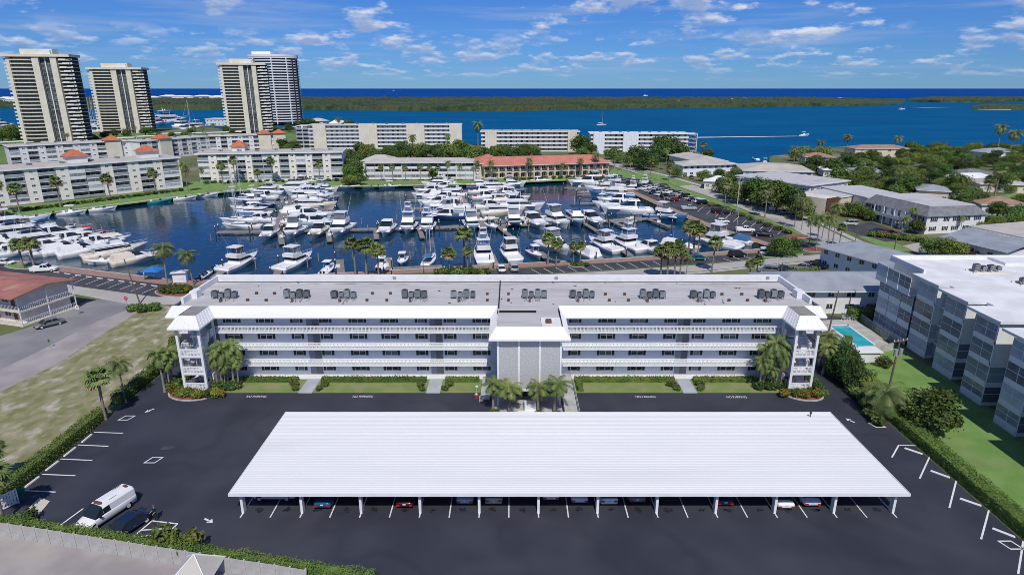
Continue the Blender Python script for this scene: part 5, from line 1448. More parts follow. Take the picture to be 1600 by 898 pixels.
b = MB(); b.box(-4, 12, 3, 20, 0, 7.2); f_.part(b, 'wing_wall', 'cream'); f_.hip(7.2, 3.6, 'redroof', 1.0, -4, 12, 3, 20)
# long walkway blocks at the lagoon
def walk_block(label, A, B, depth, floors, fh, piers, seed, roofm='beigeroof', wallm='white2', y_rec=1.7, railm='white2', pier_m='beige', stairs=()):
    w_ = Bld('lagoon_apartments', label, A, B, depth)
    w_.body(floors * fh, y_rec, m=wallm)
    for k in range(floors):
        b = MB(); b.box(0, w_.W, 0, y_rec - .003, k * fh - .2, k * fh); fl = w_.part(b, 'walkway', 'white2')
        b = MB(); b.box(0, w_.W, .0, .12, k * fh, k * fh + 1.0); w_.part(b, 'parapet_rail', railm, fl)
        n = int(w_.W / 3.6)
        for i in range(n): link('window', wmesh(1.5 if i % 3 else 1.0, 1.4 if i % 3 else 2.1, 'white', 'glass', 1), fl, ((i + .5) * w_.W / n, y_rec - .005, k * fh + (.85 if i % 3 else .02)))
    for (f0, wd) in piers:
        b = MB(); x = w_.W * f0; b.box(x - wd / 2, x + wd / 2, -1.2, y_rec + 2, 0, floors * fh + .9); pr = w_.part(b, 'stair_pier', pier_m)
        for q in range(int(wd / 1.6)): b = MB(); xx = x - wd / 2 + .8 + q * 1.6; b.box(xx - .12, xx + .12, -1.3, -1.2, 0, floors * fh + .7); w_.part(b, 'rib', 'white2', pr)
    w_.flat(floors * fh, .7, .5, roofm); w_.rooftop_boxes(9, floors * fh + .5, seed)
    return w_
w5 = walk_block('long six-storey pale block with ribbed stair piers at the lagoon', G(484, 233), G(721, 232), 18, 6, 2.75, ((.075, 9), (.39, 13), (.70, 13), (.965, 9)), 1)
b = MB(); b.box(-9, -.02, 2, 16, 0, 16.2); w5.part(b, 'end_wing', 'white2')
for k in range(6):
    for q in range(2): link('balcony', balcony_mesh(4.2, 1.4), w5.root, (-6.8 + q * 4.5, .6, k * 2.75 + .2)); link('sliding_door', wmesh(3.4, 2.2, 'white', 'glass', 2), w5.root, (-6.8 + q * 4.5, 1.99, k * 2.75 + .25))
w6 = walk_block('five-storey block with beige roof behind the red arcade building', G(752, 237), G(904, 237), 17, 5, 2.65, ((.1, 8), (.93, 6)), 2)
w7 = walk_block('five-storey white block with two plain stair towers at the lagoon', G(922, 240.5), G(1074, 241), 16, 5, 2.6, ((.085, 7.5), (.41, 10)), 3, roofm='roofwhite', pier_m='bluewall')
b = MB(); b.box(w7.W, w7.W + 5.5, -1, 14, -.2, 0)
for k in range(1, 6): b.box(w7.W + .01, w7.W + 5.5, -1, 14, k * 2.6 - .2, k * 2.6); b.box(w7.W + 5.3, w7.W + 5.5, -1, 14, k * 2.6 - .2, k * 2.6 + (.9 if k < 5 else .5))
for yy in (-.8, 4, 9, 13.6): b.box(w7.W + 5.1, w7.W + 5.45, yy - .2, yy + .2, 0, 13)
w7.part(b, 'stair_gallery', 'white')
# ---------------------------------------------------------------- high-rise towers
def tower(label, pc, base_y, Wpx, floors, top_y, seed, pent=True):
    c = G(pc, base_y); Dp = c.y
    topr = -((FPX * SP + (top_y - 449) * CP) / (FPX * CP - (top_y - 449) * SP)); H = CAM_H + topr * Dp
    Wm = Wpx / (FPX * CP - (150 - 449) * SP) * Dp
    t = thing('apartment_tower', label, 'tower', (c.x, c.y, 0), R(9))
    fh = H / floors; w = Wm / 2; dp = Wm * .34
    b = MB(); b.box(-w * .93, w * .93, 2.6, dp, 0, H - .5); core = b.build('core', 'dark', t)
    zones = [(-.84, -.14, 3.0), (.60, .98, 1.2)]
    def slab(x0, x1, bulge):
        n = 8; pts = []
        for i in range(n + 1):
            f = i / n; x = w * (x0 + (x1 - x0) * f); pts.append((x, -bulge * math.sin(math.pi * f) ** .8 + 1.0))
        poly = pts + [(w * x1, 2.7), (w * x0, 2.7)]
        b = MB(); b.prism(poly, -.28, 0)
        out = [(p[0], p[1] + .0) for p in pts]
        for i in range(n):
            a_, c_ = out[i], out[i + 1]
            b.add([(*a_, 0), (*c_, 0), (*c_, .55), (*a_, .55)], [(0, 1, 2, 3)], 0)
        b.add([(p[0], p[1], .9) for p in pts] + [(p[0], p[1] - .06, 1.0) for p in pts], [(i, i + 1, n + 2 + i, n + 1 + i) for i in range(n)], 0)
        return b.mesh('balcony', ['beige'])
    m1, m2 = slab(*zones[0]), slab(*zones[1])
    gl = wmesh(w * .58, fh - .55, 'beige', 'glass', 5)
    sb = MB(); sb.box(-1.6, 1.4, 1.6, dp * .9, 0, .3); sb.box(-1.6, -1.4, 1.6, dp * .9, .3, 1.2); sb.box(-1.6, 1.4, 1.5, 1.6, 0, 1.2); sm = sb.mesh('side_balcony', 'white2')
    stg = MB(); stg.box(-w * .1, w * .1, -.6, 2.6, -.25, 1.0); sgm = stg.mesh('balcony', 'white2')
    for k in range(1, floors):
        z = k * fh
        link('balcony', m1, t, (0, 0, z)); link('balcony', m2, t, (0, 0, z))
        link('window', wmesh(w * .66, fh - .6, 'beige', 'glass', 5), core, (-.49 * w, 2.58, z + .1))
        link('window', wmesh(w * .27, fh - .7, 'beige', 'glass', 3), core, (.22 * w, 2.1, z + .1))
        link('side_balcony', sm, t, (-w * .93, 0, z))
        o = link('side_balcony', sm, t, (w * .95, 0, z)); 
        if k % 2: link('balcony', sgm, t, (w * .76, 0, z))
        else: link('balcony', sgm, t, (w * .86, 0, z))
    for x0, x1, d_, m in ((-.90, -.80, .2, 'beige'), (-.14, .06, -.3, 'beige'), (.40, .58, -.3, 'beige'), (.205, .235, 1.2, 'white2')):
        b = MB(); b.box(w * x0, w * x1, d_, 2.7, 0, H); b.build('fin', m, t)
    b = MB(); b.box(w * .06, w * .40, 2.12, 2.7, 0, H); b.build('window_bay', 'dark', t)
    b = MB(); b.box(-w * 1.0, w * 1.0, -1.2, dp + .5, H - .4, H + 1.5); b.build('roof_cap', 'beige', t)
    if pent:
        b = MB(); b.box(-w * .5, w * .45, 3, dp * .8, H + 1.5, H + 5.2); b.build('penthouse', 'beige', t)
        b = MB(); b.box(w * .1, w * .42, 1.0, dp * .5, H + 1.5, H + 4.2); b.build('penthouse', 'white2', t)
    return t
tower('tall beige curved-balcony tower at the far left, nearest of the three', 85, 227, 96, 24, 88, 1)
tower('shorter beige balcony tower, second from the left', 196, 208, 80, 22, 108, 2)
tower('beige balcony tower standing in front of the white round tower', 390, 208.5, 72, 23, 101, 3)
c4 = G(437, 193); D4 = c4.y
H4 = CAM_H - ((FPX * SP + (92 - 449) * CP) / (FPX * CP - (92 - 449) * SP)) * D4
t4 = thing('apartment_tower', 'white rounded tower with continuous balcony bands behind the beige towers', 'tower', (c4.x, c4.y, 0), 0)
Wm4 = 76 / 1035 * D4; fl4 = 25; fh4 = H4 / fl4
def ell(a, b_, n=40): return [(a * math.cos(2 * math.pi * i / n), b_ * math.sin(2 * math.pi * i / n)) for i in range(n)]
MB().prism(ell(Wm4 * .45, 21), 0, H4).build('core', 'glass', t4)
bm4 = MB().prism(ell(Wm4 * .5, 24), 0, fh4 * .40).mesh('balcony_band', 'white')
for k in range(1, fl4 + 1): link('balcony_band', bm4, t4, (0, 0, k * fh4))
MB().prism(ell(Wm4 * .5, 24), H4 + fh4 * .5, H4 + 4).build('crown_band', 'white', t4); MB().box(-Wm4 * .38, 0, -6, 8, H4 + 4, H4 + 8).build('penthouse', 'white', t4)
for x in (-.28, .1, .36):
    MB().box(Wm4 * x - .5, Wm4 * x + .5, -24 * math.sqrt(1 - (2 * x) ** 2) - .3, -24 * math.sqrt(1 - (2 * x) ** 2) + 2, 0, H4).build('upright_fin', 'white2', t4)
for x in (.44, .485):
    MB().box(Wm4 * x - .9, Wm4 * x + .9, -24 * math.sqrt(1 - (2 * x) ** 2) - .2, -2, 0, H4).build('upright_fin', 'dark', t4)  # dark strips set along the right side to make it darker
# ---------------------------------------------------------------- motel at the left edge
mo = Bld('motel', 'two-storey pale motel with a weathered red roof at the left edge', G(-70, 498), G(36, 512), 9)
ma = Vector((*G(36, 511)[:2],)); mc = Vector((*G(120, 482)[:2],))
md = (mc - ma).normalized()
bpy.data.objects.remove(mo.root)
mo = Bld('motel', 'two-storey pale motel with a weathered red roof at the left edge', ma, mc + md * .3, 46)
W_ = mo.W
b = MB(); b.box(1.6, W_ - .4, 1.1, 40, 0, 5.9); mo.part(b, 'wall', 'pinkwall')
for z in (.25, 2.95):
    b = MB(); b.box(0, W_, 0, 1.1 - .003, z - .25, z + .02); b.box(-.001, 1.6, 1.1, 40, z - .25, z); ga_ = mo.part(b, 'gallery', 'beige')
    b = MB()
    b.box(0, W_, .02, .08, z + .95, z + 1.02); b.box(.02, .08, .08, 40, z + .95, z + 1.02)
    for x in np.arange(.1, W_, .35): b.box(x - .02, x + .02, .03, .07, z, z + .95)
    for y in np.arange(.4, 40, .35): b.box(.03, .07, y - .02, y + .02, z, z + .95)
    mo.part(b, 'gallery_rail', 'white', ga_)
    for i in range(8):
        link('door', wmesh(.95, 2.05, 'redroof', 'brown', 0), mo.root, (1.595, 3.5 + i * 4.6, z), -math.pi / 2)
        link('window', wmesh(1.6, 1.2, 'white', 'glass', 1), mo.root, (1.595, 5.4 + i * 4.6, z + .85), -math.pi / 2)
for x, y in ((.1, .1), (W_ / 2, .1), (W_ - .1, .1), (.1, 8), (.1, 16), (.1, 24), (.1, 32)):
    mo.part(MB().box(x - .08, x + .08, y - .08, y + .08, 0, 5.7), 'gallery_post', 'white')
b = MB(); h0, rg = 5.75, 6.75
b.add([(-1.3, -.5, h0), (W_ + 1.0, -.5, h0), (W_ / 2, -.5, rg), (-1.3, 41, h0), (W_ + 1.0, 41, h0), (W_ / 2, 41, rg)], [(0, 2, 5, 3), (2, 1, 4, 5)]); mo.part(b, 'roof', 'brownroof')
b = MB(); b.add([(-1.2, .3, h0 - .05), (W_ + .9, .3, h0 - .05), (W_ / 2, .3, rg - .1), (-1.2, .6, h0 - .05), (W_ + .9, .6, h0 - .05), (W_ / 2, .6, rg - .1)], [(0, 1, 2), (3, 5, 4), (0, 2, 5, 3), (1, 4, 5, 2), (0, 3, 4, 1)]); mo.part(b, 'gable', 'pinkwall')
b = MB(); b.tube((-1.3, -.52, h0), (W_ / 2, -.52, rg), .12, n=4); b.tube((W_ + 1, -.52, h0), (W_ / 2, -.52, rg), .12, n=4); mo.part(b, 'barge_board', 'brownroof')
# ---------------------------------------------------------------- white condominium at the right
rc = thing('condominium', 'white four-storey condominium with screened sawtooth bays at the right edge', 'building', (68, 75, 0))
def rcp(b, name, m, parent=rc):
    b.v = [(x - 68, y - 75, z) for x, y, z in b.v]; return b.build(name, m, parent)
RH = 12.2; FH = 3.0
b = MB(); b.box(69.2, 104, 40, 110, -.2, RH); rcp(b, 'wall', 'white2')
b = MB(); b.box(68.6, 105, 39, 110.8, RH, RH + .35)
bays = [(94.6, 99.4, 67.2), (86.6, 91.2, 66.3), (78.5, 82.8, 65.0), (70.3, 74.2, 63.6), (62.2, 66.0, 62.3), (54, 58, 61)]
for y0, y1, xf in bays: b.box(xf - .35, 68.61, y0 - .4, y1 + 1.8, RH + .003, RH + .353)
rcp(b, 'roof', 'roofwhite')
b = MB(); b.box(68.65, 69.0, 101, 110.6, RH + .35, RH + 1.0); b.box(69.0, 104.8, 110.4, 110.75, RH + .35, RH + 1.0); b.box(86, 104.8, 106, 110.4, RH + .36, RH + .8); rcp(b, 'roof_parapet', 'white')
for y0, y1, xf in bays:
    b = MB(); b.box(xf + .3, 69.21, y0 + .3, y1 - .05, -.2, RH - .01); by = rcp(b, 'bay_wall', 'white2')
    for k in range(4):
        w_ = y1 - y0
        link('screen_panel', screen_mesh(w_, FH, 2, 2, 'screen' if (k * 7 + int(y0)) % 3 else 'glassb', 1.1 if k == 0 else .6), rc, (xf - 68, (y0 + y1) / 2 - 75, k * FH), -math.pi / 2)
        sw = 68.4 - xf
        if k >= 2:
            link('shutter_panel', wmesh(sw * .6, 1.9, 'white', 'white', 3), by, (xf - 68 + sw * .5, y0 - 75 + .28, k * FH + .8))
            b = MB(); b.box(xf, xf + sw, y0 + .12, y0 + .28, k * FH, k * FH + FH - .005); rcp(b, 'spandrel', 'white2', by)
        else:
            link('screen_panel', screen_mesh(sw, FH, 1, 2, 'screen', .5), rc, (xf - 68 + sw / 2, y0 - 75 + .1, k * FH), 0)
        link('window', wmesh(1.4, 1.5, 'white', 'glass', 1), rc, (69.19 - 68, y0 - 1.9 - 75, k * FH + .9), -math.pi / 2)
        b = MB(); b.box(68.0, 69.19, y0 - 3.4, y0 - .05, k * FH - .15 + FH, k * FH + FH); rcp(b, 'ledge', 'white2', by)
# end gallery at the far corner
for k in range(4):
    b = MB(); b.box(66.4 if k == 3 else 67.4, 69.19, 100.2, 110.5, k * FH - .15, k * FH); g_ = rcp(b, 'gallery_floor', 'white2')
    for i in range(3): link('screen_panel', screen_mesh(3.2, FH, 2, 2, 'screen', .9), g_, ((66.4 if k == 3 else 67.4) - 68, 101.9 + i * 3.4 - 75, k * FH), -math.pi / 2)
for (cx, cy, n, i0) in ((81.5, 102, 4, 0), (84, 95.0, 6, 1)):
    b = MB(); b.box(cx - 4.5, cx + n * 1.2 - 3.5, cy + .9, cy + 1.05, RH + .36, RH + .6); b.box(cx - 4.5, cx + n * 1.2 - 3.5, cy - 1.05, cy - .9, RH + .36, RH + .6); rcp(b, 'equipment_rail', 'beige')
    for i in range(n):
        place_ac(cx - 3.5 + i * 1.25, cy, RH + .36, (i + i0) % 4, 'grey condenser on the white condominium roof, %s in the %s row' % (ORD[i], 'left' if i0 == 0 else 'right'), 'condensers on the white roof')
for i, (x, y, sc_) in enumerate(((66, 70.3, 1), (64.5, 62.3, 1), (68, 78.4, 1))):
    pass
# ---------------------------------------------------------------- pool
sheet('pool_deck', GP([(1274, 501), (1334, 499), (1396, 541), (1342, 552), (1290, 530)]), 0.10, 'concrete', thick=.1)
o = sheet('swimming_pool', GP([(1292, 508), (1325.6, 507.6), (1371, 540.6), (1340, 543)], .11), .13, 'pool', thick=.03)
pc_ = GP([(1292, 508), (1325.6, 507.6), (1371, 540.6), (1340, 543)], .12)
for i in range(4):
    a_, c_ = Vector(pc_[i]), Vector(pc_[(i + 1) % 4]); d_ = (c_ - a_).normalized(); n_ = Vector((d_.y, -d_.x)) * .32
    b = MB(); b.prism([tuple(a_), tuple(c_), tuple(c_ + n_), tuple(a_ + n_)], .1, .17); b.build('pool_coping', 'white', o)
def picket_fence(name, label, p, q, h, m, step=.5):
    p, q = Vector(p[:2]), Vector(q[:2]); d = q - p; L = d.length
    t = thing(name, label, 'fence', (p.x, p.y, 0), math.atan2(d.y, d.x))
    b = MB(); b.box(0, L, -.03, .03, h - .1, h); b.build('top_rail', m, t); b = MB(); b.box(0, L, -.03, .03, .15, .25); b.build('bottom_rail', m, t)
    pm_ = MB().box(-.03, .03, -.04, .04, 0, h).mesh('post', m); n = max(2, int(L / 2.2))
    for i in range(n + 1): link('post', pm_, t, (L * i / n, 0, 0))
    b = MB()
    for i in range(int(L / .16)): b.box(i * .16, i * .16 + .05, -.012, .012, .25, h - .1)
    b.build('pickets', m, t)['kind'] = 'stuff'
picket_fence('pool_fence', 'grey picket fence along the right side of the swimming pool', G(1332, 493), G(1398, 540), 1.5, 'steel')
b = MB(); p0, p1 = G(1346, 553), G(1394, 547); dd_ = (p1 - p0)
o = MB().box(0, dd_.length, -.1, .1, 0, 1.3).build('pool_wall', 'concrete', None, loc=p0, rz=math.atan2(dd_.y, dd_.x)); tag(o, 'low grey block wall at the near end of the swimming pool', 'wall')
pb = G(1352, 562); o = thing('pool_shed', 'small shed with white flat roof at the near end of the pool', 'shed', (pb.x, pb.y, 0)); MB().box(-1.6, 1.6, -1, 1, 0, 1.7).build('wall', 'white2', o); MB().box(-2, 2, -1.3, 1.3, 1.7, 1.85).build('roof', 'roofwhite', o)
for i in range(5):
    p = G(1318 + i * 3.5, 500.5 - (i % 2) * 1.5); t = thing('patio_chair', 'pale patio chair by the far end of the pool, %s from the left' % ORD[i], 'chair', (p.x, p.y, .1), rng.uniform(0, 6), 'poolside chairs')
    MB().box(-.28, .28, -.28, .28, .38, .44).build('seat', 'greyroof', t); MB().box(-.28, .28, .24, .3, .44, 1.0).build('backrest', 'greyroof', t)
    for x in (-.25, .25):
        for y in (-.25, .25): MB().box(x - .02, x + .02, y - .02, y + .02, 0, .38).build('leg', 'white', t)
# ---------------------------------------------------------------- blue-grey roofed apartments behind the pool
g1 = Bld('apartment_house', 'two-storey white house with a blue-grey hipped roof behind the pool', (51, 116), (82, 116), 11)
g1.body(4.9, .02, m='white2'); g1.hip(4.9, 2.0, 'greyroof', 1.1, inset=6)
for k in range(2):
    for i in range(7): g1.win(3 + i * 3.9, k * 2.4 + 1.0, 1.8 if i % 2 else 1.3, 1.1, y=.018)
g2 = Bld('apartment_house', 'two-storey pale house with a blue-grey roof running away behind the pool house', G(1278, 416), (83, 132.5), 12)
bpy.data.objects.remove(g2.root)
ga2, gb2 = Vector((*G(1279, 417)[:2],)), Vector((83.5, 129))
g2 = Bld('apartment_house', 'two-storey pale house with a blue-grey roof running away behind the pool house', ga2, gb2, 12)
g2.body(5.3, m='bluewall'); g2.hip(5.3, 1.7, 'greyroof', 1.0, inset=6)
for k in range(2):
    for i in range(6): g2.win(1.6 + i * (g2.W - 2) / 6, k * 2.6 + 1.0, 1.3, 1.1, y=-.002)
b = MB(); 
# ---------------------------------------------------------------- white colonial apartments
h1 = Bld('colonial_apartments', 'white two-storey colonial apartment house with dark mansard roof', (124.5, 186.5), (144.5, 190), 26)
h1.body(5.6, .02, m='white'); 
b = MB(); b.frus((-.6, h1.W + .6, -.6, 26.6), (2.2, h1.W - 2.2, 2.2, 25), 5.4, 8.0); r_ = h1.part(b, 'mansard_roof', 'darkroof'); b = MB(); b.box(2.1, h1.W - 2.1, 2.1, 25.1, 7.9, 8.08); h1.part(b, 'roof_deck', 'roofgrey', r_); b = MB(); b.box(1, h1.W - 3, 26.7, 52, 0, 6.4); h1.part(b, 'rear_wing', 'white'); b = MB(); b.box(.4, h1.W - 2.4, 26.65, 52.6, 6.4, 6.75); h1.part(b, 'rear_roof', 'roofgrey')
def shut_win(bl, x, z, w, h, y, face):
    o = bl.win(x, z, w, h, y, None, face, mull=1)
    sm_ = MB().box(-.2, .2, -.05, 0, 0, h).mesh('shutter', 'shutter')
    for s in (-1, 1): link('shutter', sm_, o, (s * (w / 2 + .24), 0, 0))
for k in range(2):
    for i, x in enumerate((2.5, 6.8, 10.2, 14.0, 17.6)): shut_win(h1, x, k * 2.8 + .9, 1.5 if i % 2 == 0 else 1.1, 1.3, .018, 'f')
    for i, y in enumerate((2.2, 5.2, 22, 25)): shut_win(h1, y, k * 2.8 + .9, 1.3, 1.3, -.002, 'l')
    for y in (8.5, 11, 14, 17, 19.5): h1.win(y, k * 2.8 + .3, 1.0, 2.1, -.002, face='l', glass='brown' if y in (11, 17) else 'glass')
b = MB(); b.box(-1.6, -.003, 7, 20.5, 2.5, 2.75); b.box(-1.6, -1.5, 7, 20.5, 2.75, 3.5)
for y in (7.2, 11.5, 16, 20.3): b.box(-1.55, -1.3, y - .12, y + .12, 0, 5.5)
h1.part(b, 'balcony', 'white')
# brown striped building
s1 = Bld('office_building', 'cream single-storey building with brown vertical wood fins on its left end', G(1310, 336), G(1342, 330), 14)
s1.body(6.0, m='cream'); s1.flat(6.0, .3, .3, 'roofgrey')
b = MB(); b.box(-7, -.01, 1, 13, 0, 6.1); s1.part(b, 'fin_wall', 'beige')
for i in range(7): b = MB(); b.box(-7 + i * 1.0, -6.45 + i * 1.0, .4, 1, 0, 6.3); s1.part(b, 'wood_fin', 'brown')
s1.win(3, 2.6, 1.6, 1.4, -.002)
def low_block(name, label, A, B, depth, h, roofm, roof='flat', rh=1.5, wallm='white2', nwin=6, ov=.7, floors=1, inset=None):
    q = Bld(name, label, A, B, depth)
    q.body(h, .02, m=wallm)
    fh_ = h / floors
    for k in range(floors):
        for i in range(nwin): q.win(q.W * (i + .5) / nwin, k * fh_ + .95, min(1.7, q.W / nwin * .6), min(1.2, fh_ - 1.3), .018, glass=rng.choice(('glass', 'glassb')))
        for i in range(max(1, int(depth / 4))): q.win(depth * (i + .5) / max(1, int(depth / 4)), k * fh_ + .95, 1.2, min(1.1, fh_ - 1.3), q.W + .002, face='r'); q.win(depth * (i + .5) / max(1, int(depth / 4)), k * fh_ + .95, 1.2, min(1.1, fh_ - 1.3), -.002, face='l')
    if roof == 'flat': q.flat(h, ov, .4, roofm)
    elif roof == 'hip': q.hip(h, rh, roofm, ov, inset=inset)
    return q
w10 = low_block('apartment_house', 'white flat-roofed two-storey house beside the beige hipped roof', G(1262, 316), G(1322, 307), 34, 6.2, 'roofgrey', floors=2, nwin=7)
low_block('apartment_house', 'wide beige hip-roofed house above the big avenue trees', G(1160, 285), G(1268, 288), 26, 5.6, 'beigeroof', 'hip', 2.0, floors=2, nwin=9, inset=10, wallm='bluewall')
q8 = low_block('apartment_house', 'pale blue two-storey house with a beige hipped roof by the lagoon inlet', G(1066, 276), G(1150, 273.5), 13, 5.6, 'beigeroof', 'hip', 1.6, floors=2, nwin=9, ov=1.2, wallm='bluewall')
b = MB(); b.box(q8.W * .45, q8.W * .98, 10, 44, 0, 6.1); q8.part(b, 'wing_wall', 'bluewall'); q8.hip(6.1, 2.2, 'beigeroof', 1.0, q8.W * .45, q8.W * .98, 10, 44)
low_block('apartment_house', 'small blue-grey house with pale roof left of the white colonial house', G(1432, 313), G(1480, 316), 12, 4.2, 'greyroof', 'hip', 1.6, nwin=4, wallm='cream')
gg = Bld('apartment_house', 'long grey gabled house with cream flat roof at the right edge', G(1472, 389), G(1566, 413), 30)
gg.body(3.4, m='white2'); b = MB(); b.add([(-.8, -1, 3.3), (gg.W + 1, -1, 3.3), (gg.W + 1, 9, 5.4), (-.8, 9, 5.4), (-.8, -1, 3.1), (gg.W + 1, -1, 3.1)], [(0, 1, 2, 3), (4, 5, 1, 0), (0, 3, 4), (1, 5, 2)]); gg.part(b, 'roof', 'greyroof'); b = MB(); b.box(.2, gg.W - .2, 8.6, 30, 0, 5.4); gg.part(b, 'rear_wall', 'white2'); b = MB(); b.box(-.8, gg.W + 1, 8.9, 31, 5.42, 5.75); gg.part(b, 'rear_roof', 'beigeroof')
for i in range(4): gg.win(3 + i * 5, 1.2, 1.5, 1.1, -.002)
houses = [('house with a tan tiled roof behind palms at the lagoon point', (1256, 262), (1302, 263), 13, 6, 'tanroof', 'cream'), ('house with a long tan tiled roof hidden in trees at the lagoon', (1335, 246), (1420, 246), 14, 5.5, 'tanroof', 'cream'),
          ('small white-roofed house left of the grey hipped one', (1286, 276), (1322, 277), 12, 3.4, 'roofwhite', 'white2'), ('house with a grey hipped roof among the lagoon trees', (1338, 280), (1382, 281), 14, 3.6, 'greyroof', 'beige'),
          ('house with a pale green roof at the upper right edge', (1540, 250), (1585, 248), 12, 4.5, 'greyroof', 'white2'), ('house with a dark shingle roof among the right trees', (1508, 285), (1556, 284), 13, 3.6, 'darkroof', 'beige'),
          ('house with a white flat-pitched roof in front of the dark one', (1492, 290), (1552, 289), 8, 3.2, 'roofwhite', 'beige'), ('tan bungalow with a beige roof at the right edge', (1530, 300), (1610, 302), 14, 3.5, 'beigeroof', 'cream'),
          ('house with a brown roof right of the colonial apartments', (1532, 335), (1610, 338), 14, 3.6, 'tanroof', 'white2'), ('pale roofed house hidden by the avenue trees', (1100, 295), (1140, 297), 11, 3.5, 'roofwhite', 'beige')]
for lab, p0, p1, d_, h_, rm, wm_ in houses: low_block('house', lab, G(*p0), G(*p1), d_, h_, rm, 'hip', 1.9, wallm=wm_, nwin=4, floors=2 if h_ > 5 else 1)
# white house with pitched roof by the towers, island villas, golf carports
low_block('house', 'white pitched-roof clubhouse right of the white tower', G(512, 203), G(538, 203.5), 12, 6, 'roofwhite', 'hip', 4, nwin=3)
low_block('house', 'beige clubhouse among trees at the foot of the white tower', G(482, 199), G(505, 199.5), 12, 7, 'beigeroof', 'hip', 3, nwin=3)
low_block('boathouse', 'long low white marina building left of the third tower', G(322, 196), G(352, 196.5), 16, 7.5, 'roofwhite', nwin=5, floors=2)
cps = [((0, 229), (48, 226)), ((152, 222), (210, 220.5)), ((215, 219), (262, 217)), ((300, 213), (378, 211)), ((245, 214.5), (292, 212.5)), ((-20, 234), (-2, 233)), ((432, 204), (466, 203))]
for i, (p0, p1) in enumerate(cps):
    q = Bld('golf_carport', 'low white carport below the towers, %s from the left' % ORD[i], G(*p0), G(*p1), 10, 'carport', 'carports below the towers')
    b = MB(); b.box(0, q.W, 0, 10, 2.6, 2.85); q.part(b, 'roof', 'roofwhite')
    for j in range(int(q.W / 6) + 1):
        b = MB(); b.box(j * 6, j * 6 + .25, 4.8, 5.1, 0, 2.6); q.part(b, 'post', 'white')
iv = [(18, 158, 26), (236, 153.5, 18), (262, 151.5, 26), (285, 152.5, 34), (315, 152, 30), (338, 153, 22), (5, 155, 18), (1064, 156.4, 4), (1316, 152.6, 3), (1166, 152.8, 3), (1145, 154, 3)]
for i, (px, py, wpx) in enumerate(iv):
    g = G(px, py + 1.4, 6); Wv = wpx / 1025 * g.y
    q = Bld('island_villa', 'white villa on the far island above the mangroves, %s in the list from left' % ORD[i], (g.x - Wv / 2, g.y), (g.x + Wv / 2, g.y), 30, 'house', 'white villas on the island')
    q.root['label'] = 'white villa rising above the mangroves of the far island, %s of eleven' % ORD[sorted([v[0] for v in iv]).index(px)]
    b = MB(); hv = min(12.0, max(6.5, wpx * .6)); b.box(0, Wv, 0, 30, -6, hv); q.part(b, 'wall', 'white')
    b = MB()
    for j in range(max(2, int(Wv / 12))):
        x = Wv * (j + .5) / max(2, int(Wv / 12)); b.box(x - 2, x + 2, -.1, 0, 4, 7)
    q.part(b, 'windows', 'glass')['kind'] = 'stuff'
    b = MB(); b.frus((-2, Wv + 2, -2, 32), (Wv * .3, Wv * .7, 12, 18), hv, hv + (5 if wpx > 10 else 1.5)); q.part(b, 'roof', 'roofwhite')
# ---------------------------------------------------------------- boats
def hull_mb(L, Bm, fs, fb, deck=True, fine=2.0, stern=.92):
    h = MB(); n = 13; secs = []; sheer = []
    for i in range(n + 1):
        t = i / n
        hb = Bm / 2 * (stern + (1 - stern) * min(1, t / .35)) * (1 - max(0, (t - .42) / .58) ** fine)
        hb = max(hb, .02)
        z = fs + (fb - fs) * t ** 1.7
        x = -L / 2 + L * t
        xw = -L / 2 + L * .90 * t + (.0 if t > 0 else 0)
        kw = .86 - .50 * max(0, (t - .4) / .6)
        secs.append([(xw, -hb * kw * .55, -.55), (xw, -hb * kw, 0.05), ((x + xw) / 2, -hb * (kw * .45 + .5), z * .55), (x, -hb, z), (x, -hb * .93, z + .06)])
        sheer.append((x, hb * .93, z + .06))
    both = [s + [(p[0], -p[1], p[2]) for p in reversed(s)] for s in secs]
    h.loft(both, closed=False, capa=True)
    d = MB()
    d.loft([[(p[0], -p[1], p[2] - .10), (p[0], 0, p[2] - .02), (p[0], p[1], p[2] - .10)] for p in sheer])
    return h, d, sheer
def cab(b, x0, x1, w, z0, z1, rf=.8, rb=.2, tw=.84, mi=0):
    """cabin block: raked front (bow side) and back"""
    b.frus((x0, x1, -w / 2, w / 2), (x0 + rb, x1 - rf, -w / 2 * tw, w / 2 * tw), z0, z1, mi)
def band(b, x0, x1, w, z0, z1, rf, rb, tw, f0, f1, mi=0, out=.02):
    def at(f): return (x0 + rb * f - out, x1 - rf * f + out, -w / 2 * (1 + (tw - 1) * f) - out, w / 2 * (1 + (tw - 1) * f) + out)
    b.frus(at(f0), at(f1), z0 + (z1 - z0) * f0, z0 + (z1 - z0) * f1, mi)
def bow_rail(sheer, i0=6):
    b = MB()
    pts = [Vector((p[0], p[1], p[2] + .55)) for p in sheer[i0:]]
    for s in (-1, 1):
        q = [Vector((p.x, p.y * s, p.z)) for p in pts]
        for i in range(len(q) - 1): b.tube(q[i], q[i + 1], .03, n=4)
        for p in q[::2]: b.tube(p, (p.x, p.y, p.z - .6), .025, n=4)
    return b
BP = {}
